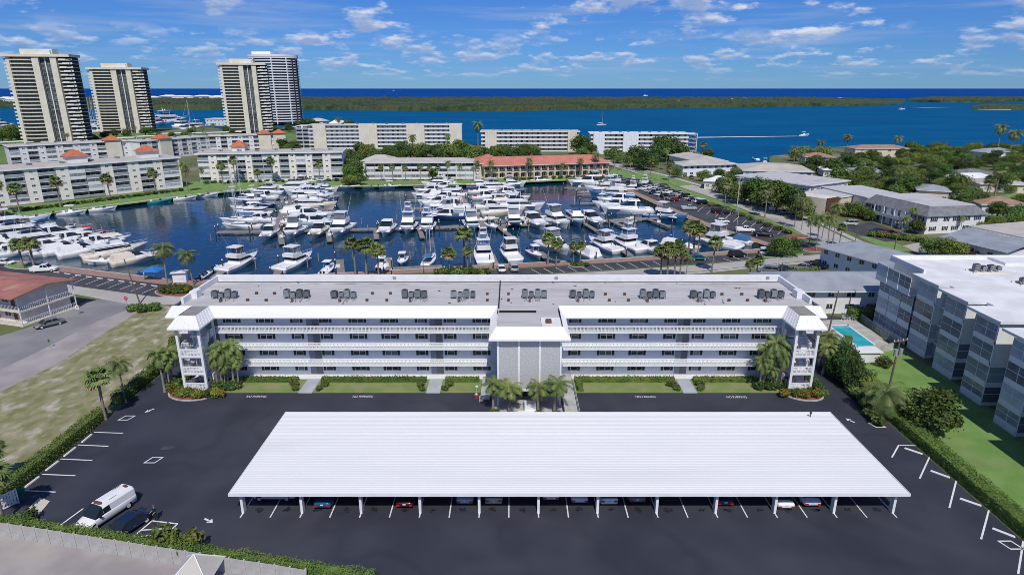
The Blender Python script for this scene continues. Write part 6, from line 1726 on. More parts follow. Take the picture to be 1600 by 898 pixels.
def boat_proto(kind):
    r = bpy.data.objects.new('boat', None)
    parts = []
    def P(name, b, m, parent=None, smooth=False): parts.append((name, b.mesh(name, m, smooth), parent)); return len(parts) - 1
    if kind == 'sport':
        L = 14.0; h, d, sh = hull_mb(L, 4.7, 1.15, 2.3, fine=2.3)
        P('hull', h, 'gel', smooth=True); P('deck', d, 'gelw')
        b = MB(); b.box(-6.6, -2.2, -1.9, 1.9, .9, 1.12); P('cockpit', b, 'teak')
        b = MB(); b.box(-6.7, -2.2, -2.15, -1.9, 1.0, 1.45); b.box(-6.7, -2.2, 1.9, 2.15, 1.0, 1.45); b.box(-6.85, -6.6, -2, 2, .9, 1.4); P('coaming', b, 'gelw')
        b = MB(); cab(b, -2.2, 4.0, 3.9, 1.2, 2.9, 2.6, .2, .84); ci = P('cabin', b, 'gelw')
        b = MB(); band(b, -2.2, 4.0, 3.9, 1.2, 2.9, 2.6, .2, .84, .50, .86); P('window', b, 'boatglass', ci)
        b = MB(); cab(b, -2.9, 1.0, 3.3, 2.9, 3.75, .7, -.1, .95); P('flybridge', b, 'gelw')
        b = MB(); b.box(-2.6, .4, -1.55, 1.55, 5.35, 5.5); hi = P('hardtop', b, 'gelw')
        b = MB(); cab(b, -.9, .55, 2.9, 3.75, 5.3, .5, .1, .95); P('enclosure', b, 'glassb', hi)
        b = MB()
        for x in (-2.4, .2):
            for y in (-1.4, 1.4): b.tube((x, y, 3.6), (x, y, 5.4), .035, n=4)
        P('hardtop_frame', b, 'alu', hi)
        b = MB()
        for s in (-1, 1): b.tube((-.3, s * 1.5, 3.4), (-3.2, s * 2.4, 9.6), .035, .015, 4)
        P('outrigger', b, 'alu'); P('bow_rail', bow_rail(sh), 'alu')
    elif kind == 'tower':
        L = 14.0; h, d, sh = hull_mb(L, 4.8, 1.15, 2.35, fine=2.3)
        P('hull', h, 'gel', smooth=True); P('deck', d, 'gelw')
        b = MB(); b.box(-6.6, -2.2, -1.9, 1.9, .9, 1.12); P('cockpit', b, 'teak')
        b = MB(); cab(b, -2.2, 4.2, 3.9, 1.2, 2.9, 2.8, .2, .84); ci = P('cabin', b, 'gelw')
        b = MB(); band(b, -2.2, 4.2, 3.9, 1.2, 2.9, 2.8, .2, .84, .5, .86); P('window', b, 'boatglass', ci)
        b = MB(); cab(b, -2.9, 1.0, 3.3, 2.9, 3.75, .7, -.1, .95); P('flybridge', b, 'gelw')
        b = MB(); b.box(-2.6, .4, -1.55, 1.55, 5.25, 5.38); hi = P('hardtop', b, 'gelw')
        b = MB()
        for x, xx in ((-2.5, -1.7), (.4, -.5)):
            for s in (-1, 1): b.tube((x, s * 1.6, 2.9), (xx, s * .7, 8.1), .045, n=5)
        for z, f in ((4.2, .75), (6.2, .37), (7.2, .2)): 
            y = .7 + .9 * f
            b.tube((-2.2, -y, z), (-2.2 + .6, y, z), .03, n=4); b.tube((-.2, -y, z), (-.2, y, z), .03, n=4)
        P('tower_frame', b, 'alu'); b = MB(); b.box(-1.9, -.3, -.85, .85, 7.95, 8.05); b.box(-1.8, -.4, -.75, .75, 6.55, 7.1); P('tower_top', b, 'gelw')
        b = MB()
        for s in (-1, 1): b.tube((-.3, s * 1.5, 3.4), (-2.6, s * 2.5, 10.8), .035, .015, 4)
        P('outrigger', b, 'alu'); P('bow_rail', bow_rail(sh), 'alu')
    elif kind == 'express':
        L = 13.0; h, d, sh = hull_mb(L, 4.2, 1.25, 2.0, fine=2.1)
        P('hull', h, 'gel', smooth=True); P('deck', d, 'gelw')
        b = MB(); b.box(-6.0, -2.6, -1.6, 1.6, 1.0, 1.26); P('cockpit', b, 'teak')
        b = MB(); cab(b, -2.8, 4.6, 3.5, 1.3, 2.15, 3.0, .3, .8); ci = P('cabin', b, 'gelw')
        b = MB(); cab(b, -3.2, 1.6, 2.95, 2.1, 3.25, 2.6, .4, .82); gi = P('windshield', b, 'boatglass')
        b = MB(); cab(b, -3.3, -.2, 2.75, 3.2, 3.42, 1.0, .3, .86); P('hardtop', b, 'gelw')
        b = MB(); b.box(-2.4, -1.9, -1.5, -1.2, 2.1, 3.3); P('pillar', b, 'gelw'); b = MB(); b.box(-2.4, -1.9, 1.2, 1.5, 2.1, 3.3); P('pillar', b, 'gelw')
        b = MB(); b.box(-5.9, -4.6, -1.5, 1.5, 1.2, 1.5); P('sunpad', b, 'canvas'); b = MB(); b.box(-7.1, -6.4, -1.7, 1.7, .35, .5); P('swim_platform', b, 'teak')
        P('bow_rail', bow_rail(sh, 5), 'alu')
    elif kind == 'covered':
        L = 13.0; h, d, sh = hull_mb(L, 4.3, 1.3, 2.1, fine=2.1)
        P('hull', h, 'gel', smooth=True); P('deck', d, 'gelw')
        b = MB(); cab(b, -1.0, 4.4, 3.5, 1.3, 2.3, 2.8, .2, .8); ci = P('cabin', b, 'gelw')
        b = MB(); cab(b, -1.6, 1.4, 3.1, 2.2, 3.2, 1.9, .2, .84); P('windshield', b, 'boatglass')
        b = MB(); b.frus((-6.0, -.8, -1.9, 1.9), (-5.6, -1.2, -1.35, 1.35), 1.35, 2.9); P('cockpit_cover', b, 'canvas'); P('bow_rail', bow_rail(sh, 6), 'alu')
    elif kind == 'yacht':
        L = 19.0; h, d, sh = hull_mb(L, 5.4, 1.7, 2.9, fine=2.2)
        P('hull', h, 'gel', smooth=True); P('deck', d, 'gelw')
        b = MB(); cab(b, -6.2, 5.6, 4.5, 1.7, 3.7, 3.2, .4, .86); ci = P('cabin', b, 'gelw')
        b = MB(); band(b, -6.2, 5.6, 4.5, 1.7, 3.7, 3.2, .4, .86, .42, .84); P('window', b, 'boatglass', ci)
        b = MB(); cab(b, -6.8, 2.6, 4.0, 3.7, 4.5, 1.6, -.2, .94); P('flybridge', b, 'gelw')
        b = MB(); cab(b, -4.0, 1.6, 3.2, 4.5, 5.3, 2.0, .3, .85); P('bridge_screen', b, 'boatglass')
        b = MB(); b.box(-5.4, -.4, -1.7, 1.7, 6.3, 6.45); hi = P('hardtop', b, 'gelw')
        b = MB()
        for x in (-5.0, -1.2):
            for s in (-1, 1): b.tube((x - .4, s * 1.6, 4.4), (x, s * 1.5, 6.35), .07, n=4)
        b.tube((-4, 0, 6.4), (-4.4, 0, 8.2), .06, .02, 4); P('mast', b, 'gelw', hi); b = MB(); b.ico((-3.2, .6, 6.75), .35); b.ico((-3.2, -.6, 6.75), .28); P('radar_dome', b, 'gelw', hi)
        b = MB(); b.box(-9.0, -6.3, -2, 2, 1.5, 1.72); P('cockpit', b, 'teak'); P('bow_rail', bow_rail(sh, 5), 'alu')
    elif kind == 'trawler':
        L = 14.0; h, d, sh = hull_mb(L, 4.6, 1.5, 2.5, fine=2.6)
        P('hull', h, 'gel', smooth=True); P('deck', d, 'gelw')
        b = MB(); cab(b, -4.6, 3.2, 3.7, 1.5, 3.1, .7, .2, .92); ci = P('cabin', b, 'gelw')
        b = MB(); band(b, -4.6, 3.2, 3.7, 1.5, 3.1, .7, .2, .92, .48, .82); P('window', b, 'boatglass', ci)
        b = MB(); cab(b, -5.4, 2.0, 3.6, 3.1, 3.3, .2, 0, 1); P('boat_deck', b, 'gelw')
        b = MB(); cab(b, -1.0, 1.6, 2.6, 3.3, 4.2, .5, .1, .95); P('flybridge', b, 'gelw')
        b = MB(); b.frus((-2.4, 1.6, -1.5, 1.5), (-2.2, 1.3, -1.2, 1.2), 5.2, 5.45); bi = P('bimini', b, 'canvas')
        b = MB(); 
        for x in (-2.2, 1.2):
            for s in (-1, 1): b.tube((x, s * 1.3, 3.3), (x, s * 1.3, 5.2), .03, n=4)
        b.tube((-1.8, 0, 3.2), (-2.0, 0, 8.0), .06, .03, 5); P('mast', b, 'alu', bi); P('bow_rail', bow_rail(sh, 4), 'alu')
    elif kind == 'open':
        L = 8.5; h, d, sh = hull_mb(L, 2.7, .75, 1.2, fine=2.2)
        P('hull', h, 'gel', smooth=True); P('deck', d, 'gelw')
        b = MB(); b.box(-3.6, 2.0, -1.0, 1.0, .66, .84); P('cockpit', b, 'roofgrey')
        b = MB(); cab(b, -.7, .6, .95, .75, 1.75, .3, .1, .9); ci = P('console', b, 'gelw'); b = MB(); cab(b, .0, .6, .9, 1.7, 2.1, .3, .1, .9); P('windscreen', b, 'boatglass', ci)
        b = MB(); b.box(-1.5, 1.0, -.95, .95, 2.75, 2.83); ti = P('t_top', b, 'canvas')
        b = MB()
        for x in (-1.0, .6):
            for s in (-1, 1): b.tube((x, s * .6, .8), (x, s * .8, 2.75), .03, n=4)
        P('t_top_frame', b, 'alu', ti)
        b = MB(); b.box(-2.2, -1.5, -.5, .5, .8, 1.35); P('helm_seat', b, 'gelw')
        for y in (-.4, .4):
            b = MB(); b.frus((-4.75, -4.15, y - .2, y + .2), (-4.7, -4.3, y - .14, y + .14), .6, 1.35); P('outboard', b, 'black')
    elif kind == 'bow':
        L = 7.0; h, d, sh = hull_mb(L, 2.4, .7, 1.05, fine=2.0)
        P('hull', h, 'gel', smooth=True); P('deck', d, 'gelw')
        b = MB(); b.box(-2.8, .2, -.85, .85, .6, .79); P('cockpit', b, 'canvas'); b = MB(); cab(b, -.2, .8, 1.8, .8, 1.35, .6, .3, .85); P('windshield', b, 'boatglass')
        b = MB(); b.box(-2.6, -2.0, -.8, .8, .78, 1.05); P('seat', b, 'gelw')
    elif kind == 'sail':
        L = 12.5; h, d, sh = hull_mb(L, 3.7, 1.1, 1.5, fine=1.7, stern=.7)
        P('hull', h, 'gel', smooth=True); P('deck', d, 'gelw')
        b = MB(); cab(b, -1.6, 3.2, 2.2, 1.2, 1.8, .9, .2, .85); ci = P('cabin', b, 'gelw'); b = MB(); band(b, -1.6, 3.2, 2.2, 1.2, 1.8, .9, .2, .85, .35, .75); P('window', b, 'boatglass', ci)
        b = MB(); b.tube((1.0, 0, 1.6), (1.0, 0, 17.5), .11, .07, 6); mi_ = P('mast', b, 'alu')
        b = MB(); b.tube((1.0, -.9, 8.5), (1.0, .9, 8.5), .03, n=4); b.tube((1.0, -.7, 12.5), (1.0, .7, 12.5), .03, n=4); P('spreader', b, 'alu', mi_)
        b = MB(); b.tube((6.1, 0, 1.6), (1.0, 0, 17.3), .02, n=3); b.tube((-6.0, 0, 1.3), (1.0, 0, 17.3), .02, n=3)
        for s in (-1, 1): b.tube((.8, s * 1.7, 1.3), (1.0, 0, 17.0), .018, n=3)
        P('rigging', b, 'alu', mi_)
        b = MB(); b.tube((.9, 0, 3.0), (-4.2, 0, 2.9), .22, .14, 7); P('sail_cover', b, 'canvas')
        b = MB(); b.frus((-4.6, -1.4, -1.3, 1.3), (-4.3, -1.6, -1.0, 1.0), 2.7, 3.1); P('bimini', b, 'canvas')
        b = MB(); b.box(-4.8, -1.7, -1.0, 1.0, 1.0, 1.22); P('cockpit', b, 'teak')
    elif kind == 'jetski':
        L = 3.2; h, d, sh = hull_mb(L, 1.15, .35, .55, fine=1.8)
        P('hull', h, 'gel', smooth=True); P('deck', d, 'gelw'); b = MB(); b.frus((-1.2, .2, -.28, .28), (-1.1, .0, -.2, .2), .35, .78); P('seat', b, 'black'); b = MB(); b.frus((.1, .9, -.3, .3), (.2, .5, -.15, .15), .4, .95); b.tube((.2, -.4, .98), (.2, .4, .98), .03, n=4); P('handlebar', b, 'canvas')
    BP[kind] = (L, parts)
for k in ('sport', 'tower', 'express', 'covered', 'yacht', 'trawler', 'open', 'bow', 'sail', 'jetski'): boat_proto(k)
HC = {'white': (1, 1, 1), 'cream': (.92, .84, .68), 'navy': (.02, .05, .14), 'blue': (.06, .20, .42), 'red': (.55, .03, .05), 'black': (.03, .03, .04), 'lblue': (.45, .60, .75), 'grey': (.5, .52, .55), 'teal': (.05, .35, .36)}
KN = {'sport': ('sportfishing_boat', 'sportfishing boat'), 'tower': ('sportfishing_boat', 'tower sportfishing boat'), 'express': ('motor_cruiser', 'express cruiser'), 'covered': ('motor_cruiser', 'canvas-covered cruiser'), 'yacht': ('motor_yacht', 'motor yacht'), 'trawler': ('trawler', 'trawler'), 'open': ('open_boat', 'centre console boat'), 'bow': ('runabout', 'runabout'), 'sail': ('sailboat', 'sailboat'), 'jetski': ('jet_ski', 'jet ski')}
br = random.Random(5)
def boat(kind, L, px, py, ang, place, group, col='white', canvas='white', z=WZ):
    p = G(px, py, z)
    L0, parts = BP[kind]; s = L / L0
    nm, nice = KN[kind]
    hc = {'white': 'white', 'cream': 'cream', 'navy': 'navy-hulled', 'blue': 'blue-hulled', 'red': 'red', 'black': 'black-hulled', 'lblue': 'pale blue', 'grey': 'grey', 'teal': 'teal'}[col]
    cv = '' if canvas == 'white' else ' with %s canvas' % canvas
    t = thing(nm, '%s %s%s %s' % (hc, nice, cv, place), 'sailboat' if kind == 'sail' else ('jet ski' if kind == 'jetski' else 'boat'), (p.x, p.y, z), R(ang) + br.uniform(-.03, .03), group, sc=s)
    t.rotation_euler.x = br.uniform(-.01, .01)
    made = []
    for name, me, par in parts:
        o = link(name, me, made[par] if par is not None else t)
        if name == 'hull': o.color = (*HC[col], 1)
        elif me.materials[0] == M['canvas']: o.color = (*HC[canvas], 1)
        made.append(o)
    return t
def place_boats(rows):
    for place, group, lst in rows:
        for i, q in enumerate(lst):
            kind, L, px, py, ang = q[:5]
            if group == 'boats on the cross dock' and -100 < ang < -60: L *= 1.2; py += 3
            boat(kind, L, px, py, ang, place + ', ' + ORD[i] + (' from the left' if ('dock' in place and 'brick' not in place and 'floating' not in place) or 'quay' in place or 'seawall' in place else (' from the right' if 'basin' in place else ' nearest')), group, *(q[5:]))
place_boats([
    ('bow-out on the cross dock', 'boats on the cross dock', [('express', 11, 421, 367, -85, 'white', 'grey'), ('sport', 12.5, 460, 364, -92), ('express', 12, 498, 364, -90, 'cream'), ('sport', 14, 533, 361, -93), ('express', 12.5, 604, 361, -92), ('tower', 13, 638, 357, -90), ('tower', 12.5, 668, 357, -88), ('sport', 12.5, 737, 354, -78, 'lblue'), ('open', 9, 769, 354, -72),
        ('sport', 13, 803, 350, -84, 'navy'), ('express', 14, 835, 350, -66), ('sport', 14, 868, 348, -62), ('trawler', 13, 899, 347, -80, 'lblue', 'navy'), ('express', 13, 925, 346, -66), ('sport', 15.5, 1040, 343, -32, 'blue')]),
    ('on the near quay', 'boats on the near quay', [('sport', 14, 376, 416, 72), ('sport', 14, 463, 415, 72), ('open', 8.5, 513, 424, 88), ('open', 9, 597, 419, 92, 'white', 'white'), ('open', 8.5, 629, 411, -88), ('sail', 11, 672, 410, 82, 'white', 'blue'), ('tower', 15, 755, 404, 98), ('sport', 14, 796, 401, 105), ('open', 9, 836, 400, -70), ('sport', 15.5, 866, 391, -58), ('covered', 13, 910, 398, 118),
        ('sport', 14, 942, 388, 118), ('tower', 15, 977, 386, 118), ('express', 12, 1010, 390, 120), ('covered', 12, 1064, 390, -45), ('sport', 17, 1113, 384, 132), ('covered', 11, 1143, 378, 140, 'white', 'blue'), ('bow', 8, 1158, 381, -40, 'white', 'blue')]),
    ('left of the left pier', 'boats left of the left pier', [('sail', 13, 378, 356, 178, 'white', 'white'), ('sail', 13, 374, 347, 182, 'white', 'blue'), ('express', 12, 404, 346, 170), ('trawler', 13, 396, 337, 178, 'white', 'white'), ('express', 12, 386, 329, 182), ('sport', 13, 403, 322, 172, 'navy'), ('sail', 13, 382, 315, 180, 'white', 'white'), ('express', 14, 408, 311, 176), ('yacht', 15, 415, 303, 178)]),
    ('right of the left pier', 'boats right of the left pier', [('express', 14, 474, 350, 2), ('express', 14, 498, 352, -2, 'lblue'), ('express', 15, 488, 341, 4), ('covered', 13, 470, 335, 2), ('trawler', 17, 492, 327, 2, 'cream', 'white'), ('trawler', 15, 502, 318, 0, 'navy', 'navy'), ('yacht', 17, 490, 311, 2), ('yacht', 18, 478, 305, 182), ('yacht', 20, 460, 299, 182), ('sport', 13, 508, 299, -10)]),
    ('left of the centre pier', 'boats left of the right pier', [('express', 16, 692, 343, 180, 'navy'), ('sport', 15, 694, 336, 180, 'blue'), ('express', 18, 698, 328, 180), ('express', 15, 682, 321, 180), ('express', 16, 690, 315, 178), ('covered', 13, 668, 309, 180), ('yacht', 16, 700, 307, 176), ('express', 14, 672, 302, 180), ('express', 14, 692, 296, 178), ('yacht', 14, 682, 291, 180)]),
    ('right of the centre pier', 'boats right of the right pier', [('open', 9, 760, 346, 10, 'cream'), ('trawler', 16, 786, 336, 4, 'cream', 'cream'), ('yacht', 19, 812, 328, 3), ('express', 14, 770, 326, 8), ('express', 14, 782, 317, 8), ('sport', 14, 802, 314, 4), ('express', 14, 764, 311, 8, 'white', 'red'), ('express', 14, 795, 305, 2, 'navy'), ('express', 14, 757, 302, 8, 'white', 'red'), ('yacht', 15, 775, 296, 6), ('tower', 13, 750, 291, 10), ('sport', 13, 800, 291, 0)]),
    ('off the brick dock', 'boats on the brick dock', [('express', 19, 978, 333, 174), ('express', 14, 958, 325, 176), ('bow', 10, 945, 320, 178), ('express', 15, 962, 317, 176), ('sport', 19, 955, 309, 176, 'blue'), ('sport', 18, 945, 300, 177), ('yacht', 17, 948, 293, 178), ('express', 17, 915, 289, 180), ('yacht', 15, 922, 284, 178), ('tower', 12, 985, 299, 170), ('tower', 12, 1004, 293, 165)]),
    ('along the far seawall', 'boats on the far seawall', [('bow', 9, 57, 342, 28), ('open', 10, 112, 335, 24), ('bow', 9, 162, 329, 26), ('bow', 9, 250, 317, 30, 'teal'), ('bow', 9, 290, 312, 30), ('bow', 9, 325, 307, 30), ('open', 9, 365, 302, 25, 'lblue'), ('open', 8, 395, 299, 20), ('bow', 10, 545, 294.5, 3), ('bow', 8, 580, 294.5, 0), ('open', 10, 610, 294, 5), ('bow', 11, 682, 293, 2), ('tower', 10, 697, 289, 0), ('open', 9, 706, 291.5, -2), ('bow', 9, 811, 286.5, 0), ('express', 11, 845, 285, 4)]),
    ('in the crowded left basin', 'boats in the left basin', [('covered', 13, 216, 409, 48, 'cream', 'cream'), ('trawler', 16, 183, 401, 46, 'cream', 'cream'), ('open', 8, 160, 411, 200), ('covered', 14, 137, 397, 48), ('covered', 13, 110, 394, 48), ('express', 14, 165, 384, 46), ('express', 13, 143, 378, 46), ('open', 10, 142, 370, 44, 'red', 'red'), ('express', 17, 96, 373, 46), ('express', 14, 118, 379, 46), ('bow', 9, 78, 398, 50, 'grey'), ('yacht', 18, 62, 384, 46), ('express', 13, 30, 398, 48), ('covered', 15, 18, 384, 46), ('yacht', 18, 35, 370, 46, 'blue'), ('yacht', 20, 22, 358, 44, 'lblue'), ('express', 14, -6, 371, 46), ('bow', 5, 112, 355, 90), ('open', 9, 15, 347, 30), ('bow', 8, 150, 391, 46), ('open', 9, 122, 385, 46), ('express', 12, 72, 377, 46), ('bow', 9, 52, 395, 48), ('express', 12, 80, 389, 46), ('sport', 12, 48, 362, 46), ('open', 9, 84, 364, 46), ('express', 12, 5, 392, 48), ('sport', 12, -2, 380, 46)]),
    ('on the floating dock', 'jet skis on the floating dock', [('jetski', 3.6, 313, 438, 65), ('jetski', 3.6, 319, 434, 65, 'white', 'blue'), ('jetski', 3.6, 324, 430, 65), ('jetski', 3.6, 328, 427, 65, 'navy', 'blue'), ('jetski', 3.6, 333, 424, 65, 'white', 'black'), ('jetski', 3.6, 338, 421, 65)]),
])
wk = boat('open', 11, 1256, 212.3, 8, 'speeding across the lagoon ahead of its wake', 'boats on the lagoon')
wk.rotation_euler.y = R(-5)
b = MB(); r2 = random.Random(3)
for i in range(60):
    t = i / 60; x = 1250 - 170 * t ** 1.1; y = 212.8 + 2.2 * t
    g = G(x, y, WZ); w_ = (1.2 + 3.0 * t) * r2.uniform(.6, 1.2); l_ = 5 * r2.uniform(.7, 1.4)
    b.add([(g.x - l_, g.y - w_, WZ + .03), (g.x + l_, g.y - w_ * .8, WZ + .03), (g.x + l_, g.y + w_ * .8, WZ + .05), (g.x - l_, g.y + w_, WZ + .03)], [(0, 1, 2, 3)])
wko = b.build('boat_wake', 'white'); struct(wko, 'stuff'); wko['label'] = 'white foam wake trailing behind the speeding boat'
for i, (k, L, px, py, a, lab) in enumerate((('sail', 12, 940, 196, 0, 'drifting far out on the lagoon above the lagoon blocks'), ('yacht', 28, 1009, 150.5, 0, 'far out on the ocean at centre'), ('yacht', 36, 615, 142, 0, 'on the ocean horizon left of centre'), ('express', 14, 1409, 171.6, 0, 'near the shallow inlet of the island'), ('bow', 9, 1180, 250, 90, 'moored at the inlet beside the pale blue house'), ('open', 9, 1195, 255, 80, 'on the small inlet dock at the right'))):
    boat(k, L, px, py, a, lab, 'boats on the lagoon')
for i, (k, L, px, py, a) in enumerate((('yacht', 42, 244, 197, 80), ('yacht', 50, 268, 194, 70), ('yacht', 34, 286, 199, 90), ('yacht', 34, 145, 198, 80), ('sail', 24, 148, 203, 90), ('sail', 26, 153, 205, 80), ('sail', 24, 142, 200, 80), ('express', 26, 158, 208, 60), ('yacht', 30, 4, 200, 70), ('express', 24, 300, 203, 60), ('sail', 22, 296, 202, 60), ('yacht', 28, 312, 201, 75))):
    boat(k, L, px, py, a, 'in the far marina between the towers, %s in line' % ORD[i], 'far marina boats')
# ---------------------------------------------------------------- docks, pilings
pil = MB().tube((0, 0, -3), (0, 0, 1.9), .17, .16, 8).mesh('piling', 'piling')
pilc = MB().tube((0, 0, 1.9), (0, 0, 2.25), .19, .05, 8).mesh('piling_cap', 'white')
pill2 = MB().tube((0, 0, -3), (0, 0, 2.2), .15, .15, 8).mesh('mooring_post', 'wood')
def dock(pts, w, label, every=7.0, z=-.30, side=0):
    P_ = [G(x, y, z) for x, y in pts]
    t = thing('dock', label, 'dock', (P_[0].x, P_[0].y, 0)); o0 = P_[0]
    for i in range(len(P_) - 1):
        a_, c_ = P_[i] - o0, P_[i + 1] - o0; d_ = (c_ - a_); L = d_.length; d_.normalize(); n_ = Vector((-d_.y, d_.x, 0))
        b = MB(); q = [a_ + n_ * w / 2, a_ - n_ * w / 2, c_ - n_ * w / 2, c_ + n_ * w / 2]
        b.prism([(v.x, v.y) for v in q], z - .35, z + .003 * i); dk = b.build('decking', 'wood', t)
        m = max(1, int(L / every))
        for j in range(m + 1):
            for s in ((-1, 1) if w > 2 else (1,)):
                if j == m and i < len(P_) - 2: continue
                v = a_ + d_ * L * j / m + n_ * s * (w / 2 + .2)
                pp = link('piling', pil, t, (v.x, v.y, z)); link('piling_cap', pilc, pp)
        if L > 12:
            for j in range(int(L / 14)):
                v = a_ + d_ * (L * (j + .5) / max(1, int(L / 14))) + n_ * (w / 2 - .4)
                bx_ = MB().box(-.6, .6, -.3, .3, 0, .7).build('dock_box', 'gelw', t, loc=(v.x, v.y, z)); 
    return t
dock([(392, 361), (590, 357), (780, 352), (1028, 340)], 2.6, 'long grey timber cross dock spanning the marina', 9)
dock([(428, 360), (441, 338), (457, 311)], 3.4, 'grey timber pier running back from the cross dock at the left', 9)
dock([(753, 351), (735, 330), (716, 304)], 3.2, 'grey timber pier running back from the cross dock at the centre', 9)
dock([(339, 362), (392, 361)], 2.2, 'short timber dock holding the sailboats at left')
fng = [((437, 362), (440, 380)), ((512, 360), (515, 376)), ((587, 358), (588, 372)), ((655, 356), (660, 371)), ((714, 354), (729, 369)), ((778, 353), (797, 368)), ((912, 348), (932, 360)), ((951, 343), (980, 356)), ((1010, 341), (1046, 354)), ((1043, 378), (1060, 386))]
for i, (p, q) in enumerate(fng): dock([p, q], 1.5, 'narrow finger dock off the cross dock, %s from the left' % ORD[i])
fnq = [((431, 430), (443, 411)), ((533, 430), (531, 405)), ((608, 430), (607, 402)), ((778, 421), (767, 397)), ((862, 410), (843, 393)), ((938, 404), (921, 388)), ((985, 399), (968, 386)), ((322, 441), (356, 418))]
for i, (p, q) in enumerate(fnq): dock([p, q], 1.9, 'finger dock off the near quay, %s from the left' % ORD[i])
dock([(612, 425), (692, 421)], 9.0, 'broad grey timber platform at the near quay beside the roof')
fed = [((955, 316), (905, 317)), ((940, 303), (900, 304)), ((930, 292), (880, 293)), ((472, 345), (520, 345)), ((480, 331), (524, 331)), ((470, 321), (520, 321)), ((700, 339), (640, 340)), ((690, 325), (640, 325)), ((680, 312), (635, 312)), ((425, 341), (375, 342)), ((432, 326), (370, 326)), ((770, 322), (815, 321))]
for i, (p, q) in enumerate(fed): dock([p, q], 1.4, 'finger dock between the crowded pier boats, %s of the set' % ORD[i], 12)
mp = [(585, 369), (553, 379), (575, 362), (617, 360), (697, 375), (330, 377), (445, 385), (481, 418), (498, 408), (552, 405), (641, 405), (690, 400), (735, 410), (813, 405), (851, 375), (889, 358), (913, 378), (955, 390), (1018, 380), (1015, 345), (1034, 385), (1075, 350), (890, 395), (952, 355), (993, 392), (826, 362), (620, 345), (705, 392), (400, 420), (565, 350), (1090, 380), (1052, 372), (870, 330), (850, 343)]
mp.sort()
for i, (px, py) in enumerate(mp):
    tag(link('mooring_post', pill2, None, G(px, py, WZ)), 'single wooden mooring post standing in the marina water, %s from the left' % ORD[min(i, 35)], 'post', 'mooring posts')
# seawall piles and dock edge piles on the east quay
for i, (pts, lab) in enumerate(((E_QUAY, 'east'), (N_QUAY[:-1], 'north'))):
    o = thing('seawall_piles', 'row of dark timber piles along the %s face of the basin' % ('brick dock' if i == 0 else 'far lawn'), 'piles', (pts[0][0], pts[0][1], 0))
    pts2 = ([S_QUAY[-1]] + list(pts)) if i == 0 else list(pts)
    for j in range(len(pts2) - 1):
        a_, c_ = Vector(pts2[j]), Vector(pts2[j + 1]); L = (c_ - a_).length; d_ = (c_ - a_) / L; n_ = Vector((-d_.y, d_.x))
        for q in range(int(L / 3.4)):
            v = a_ + d_ * q * 3.4 + n_ * .3 - Vector(pts[0])
            link('pile', pil, o, (v.x, v.y, -1.75))
# jet-ski hut and blue parasol on the left quay
p = G(283, 441); o = thing('ticket_booth', 'small pale blue and white booth on the quay beside coconut palms', 'booth', p, .2)
MB().box(-1.4, 1.4, -.8, .8, .2, 2.4).build('wall', 'bluewall', o); MB().box(-1.7, 1.7, -1.2, 1.2, 2.4, 2.6).build('roof', 'roofwhite', o); MB().box(-.9, .9, -.85, -.79, 1.0, 1.9).build('window', 'white', o)
p = G(241, 436); o = thing('parasol', 'bright blue parasol on the quay among the moored boats', 'parasol', p); b = MB(); b.frus((-2, 2, -2, 2), (-.05, .05, -.05, .05), 2.2, 3.0); m_ = leaf_mat('blue_canvas', (.02, .17, .50), (.025, .2, .55), 0); b.build('canopy', m_, o); MB().tube((0, 0, 0), (0, 0, 2.9), .04).build('pole', 'white', o)
# ---------------------------------------------------------------- planting
def ordn(i): return ORD[i] if i < len(ORD) else '%dth' % (i + 1)
H0 = {'broad': 8, 'broadd': 8, 'broady': 8, 'dense': 5.5, 'sabal': 6.9, 'coco': 7.7, 'areca': 3.6, 'date': 2.6}
def plant(lst, place, group):
    """lst of (kind, px, py_base, height[, width factor])"""
    lst = sorted(lst, key=lambda q: q[1])
    for i, q in enumerate(lst):
        kind, px, py, h = q[:4]; wf = q[4] if len(q) > 4 else 1.0
        g = G(px, py); s = h / H0[kind]
        nice = {'sabal': 'fan palm', 'coco': 'feather palm', 'areca': 'low feathery palm', 'date': 'bushy grey-green palm', 'broad': 'leafy tree', 'broadd': 'dark leafy tree', 'broady': 'yellow-green tree', 'dense': 'dense round tree'}[kind]
        tail = ', %s from the left' % ordn(i) if len(lst) > 1 else ''
        tree(kind, g, (s * wf, s * wf, s), '%s %s%s' % (nice, place, tail), group)
# near palms and trees
plant([('sabal', 165, 655, 5.6, 1.25)], 'in the kerbed nib by the left hedge', 'palms by the left hedge')
plant([('coco', 196, 628, 6.0, 1.1)], 'behind the kerbed nib by the left hedge', 'palms by the left hedge')
plant([('sabal', 6, 816, 5.4, 1.2), ('sabal', -6, 765, 5.2, 1.2)], 'beside the white gate', 'palms by the gate')
plant([('areca', 258, 612, 5.0, .8), ('areca', 266, 610, 4.2, .75), ('areca', 271, 605, 5.4, .8), ('areca', 263, 604, 3.6, .8)], 'left of the left stair tower', 'palms at the stair towers')
plant([('areca', 341, 608, 4.6, .7), ('areca', 348, 606, 5.6, .75), ('areca', 357, 605, 6.0, .8), ('areca', 366, 606, 5.6, .75), ('areca', 374, 607, 4.0, .7), ('areca', 353, 609, 3.4, .8)], 'right of the left stair tower', 'palms at the stair towers')
plant([('areca', 1186, 607, 4.4, .7), ('areca', 1194, 605, 5.6, .75), ('areca', 1203, 604, 6.2, .8), ('areca', 1211, 605, 5.4, .75), ('areca', 1219, 607, 4.4, .7), ('areca', 1204, 609, 3.4, .8)], 'left of the right stair tower', 'palms at the stair towers')
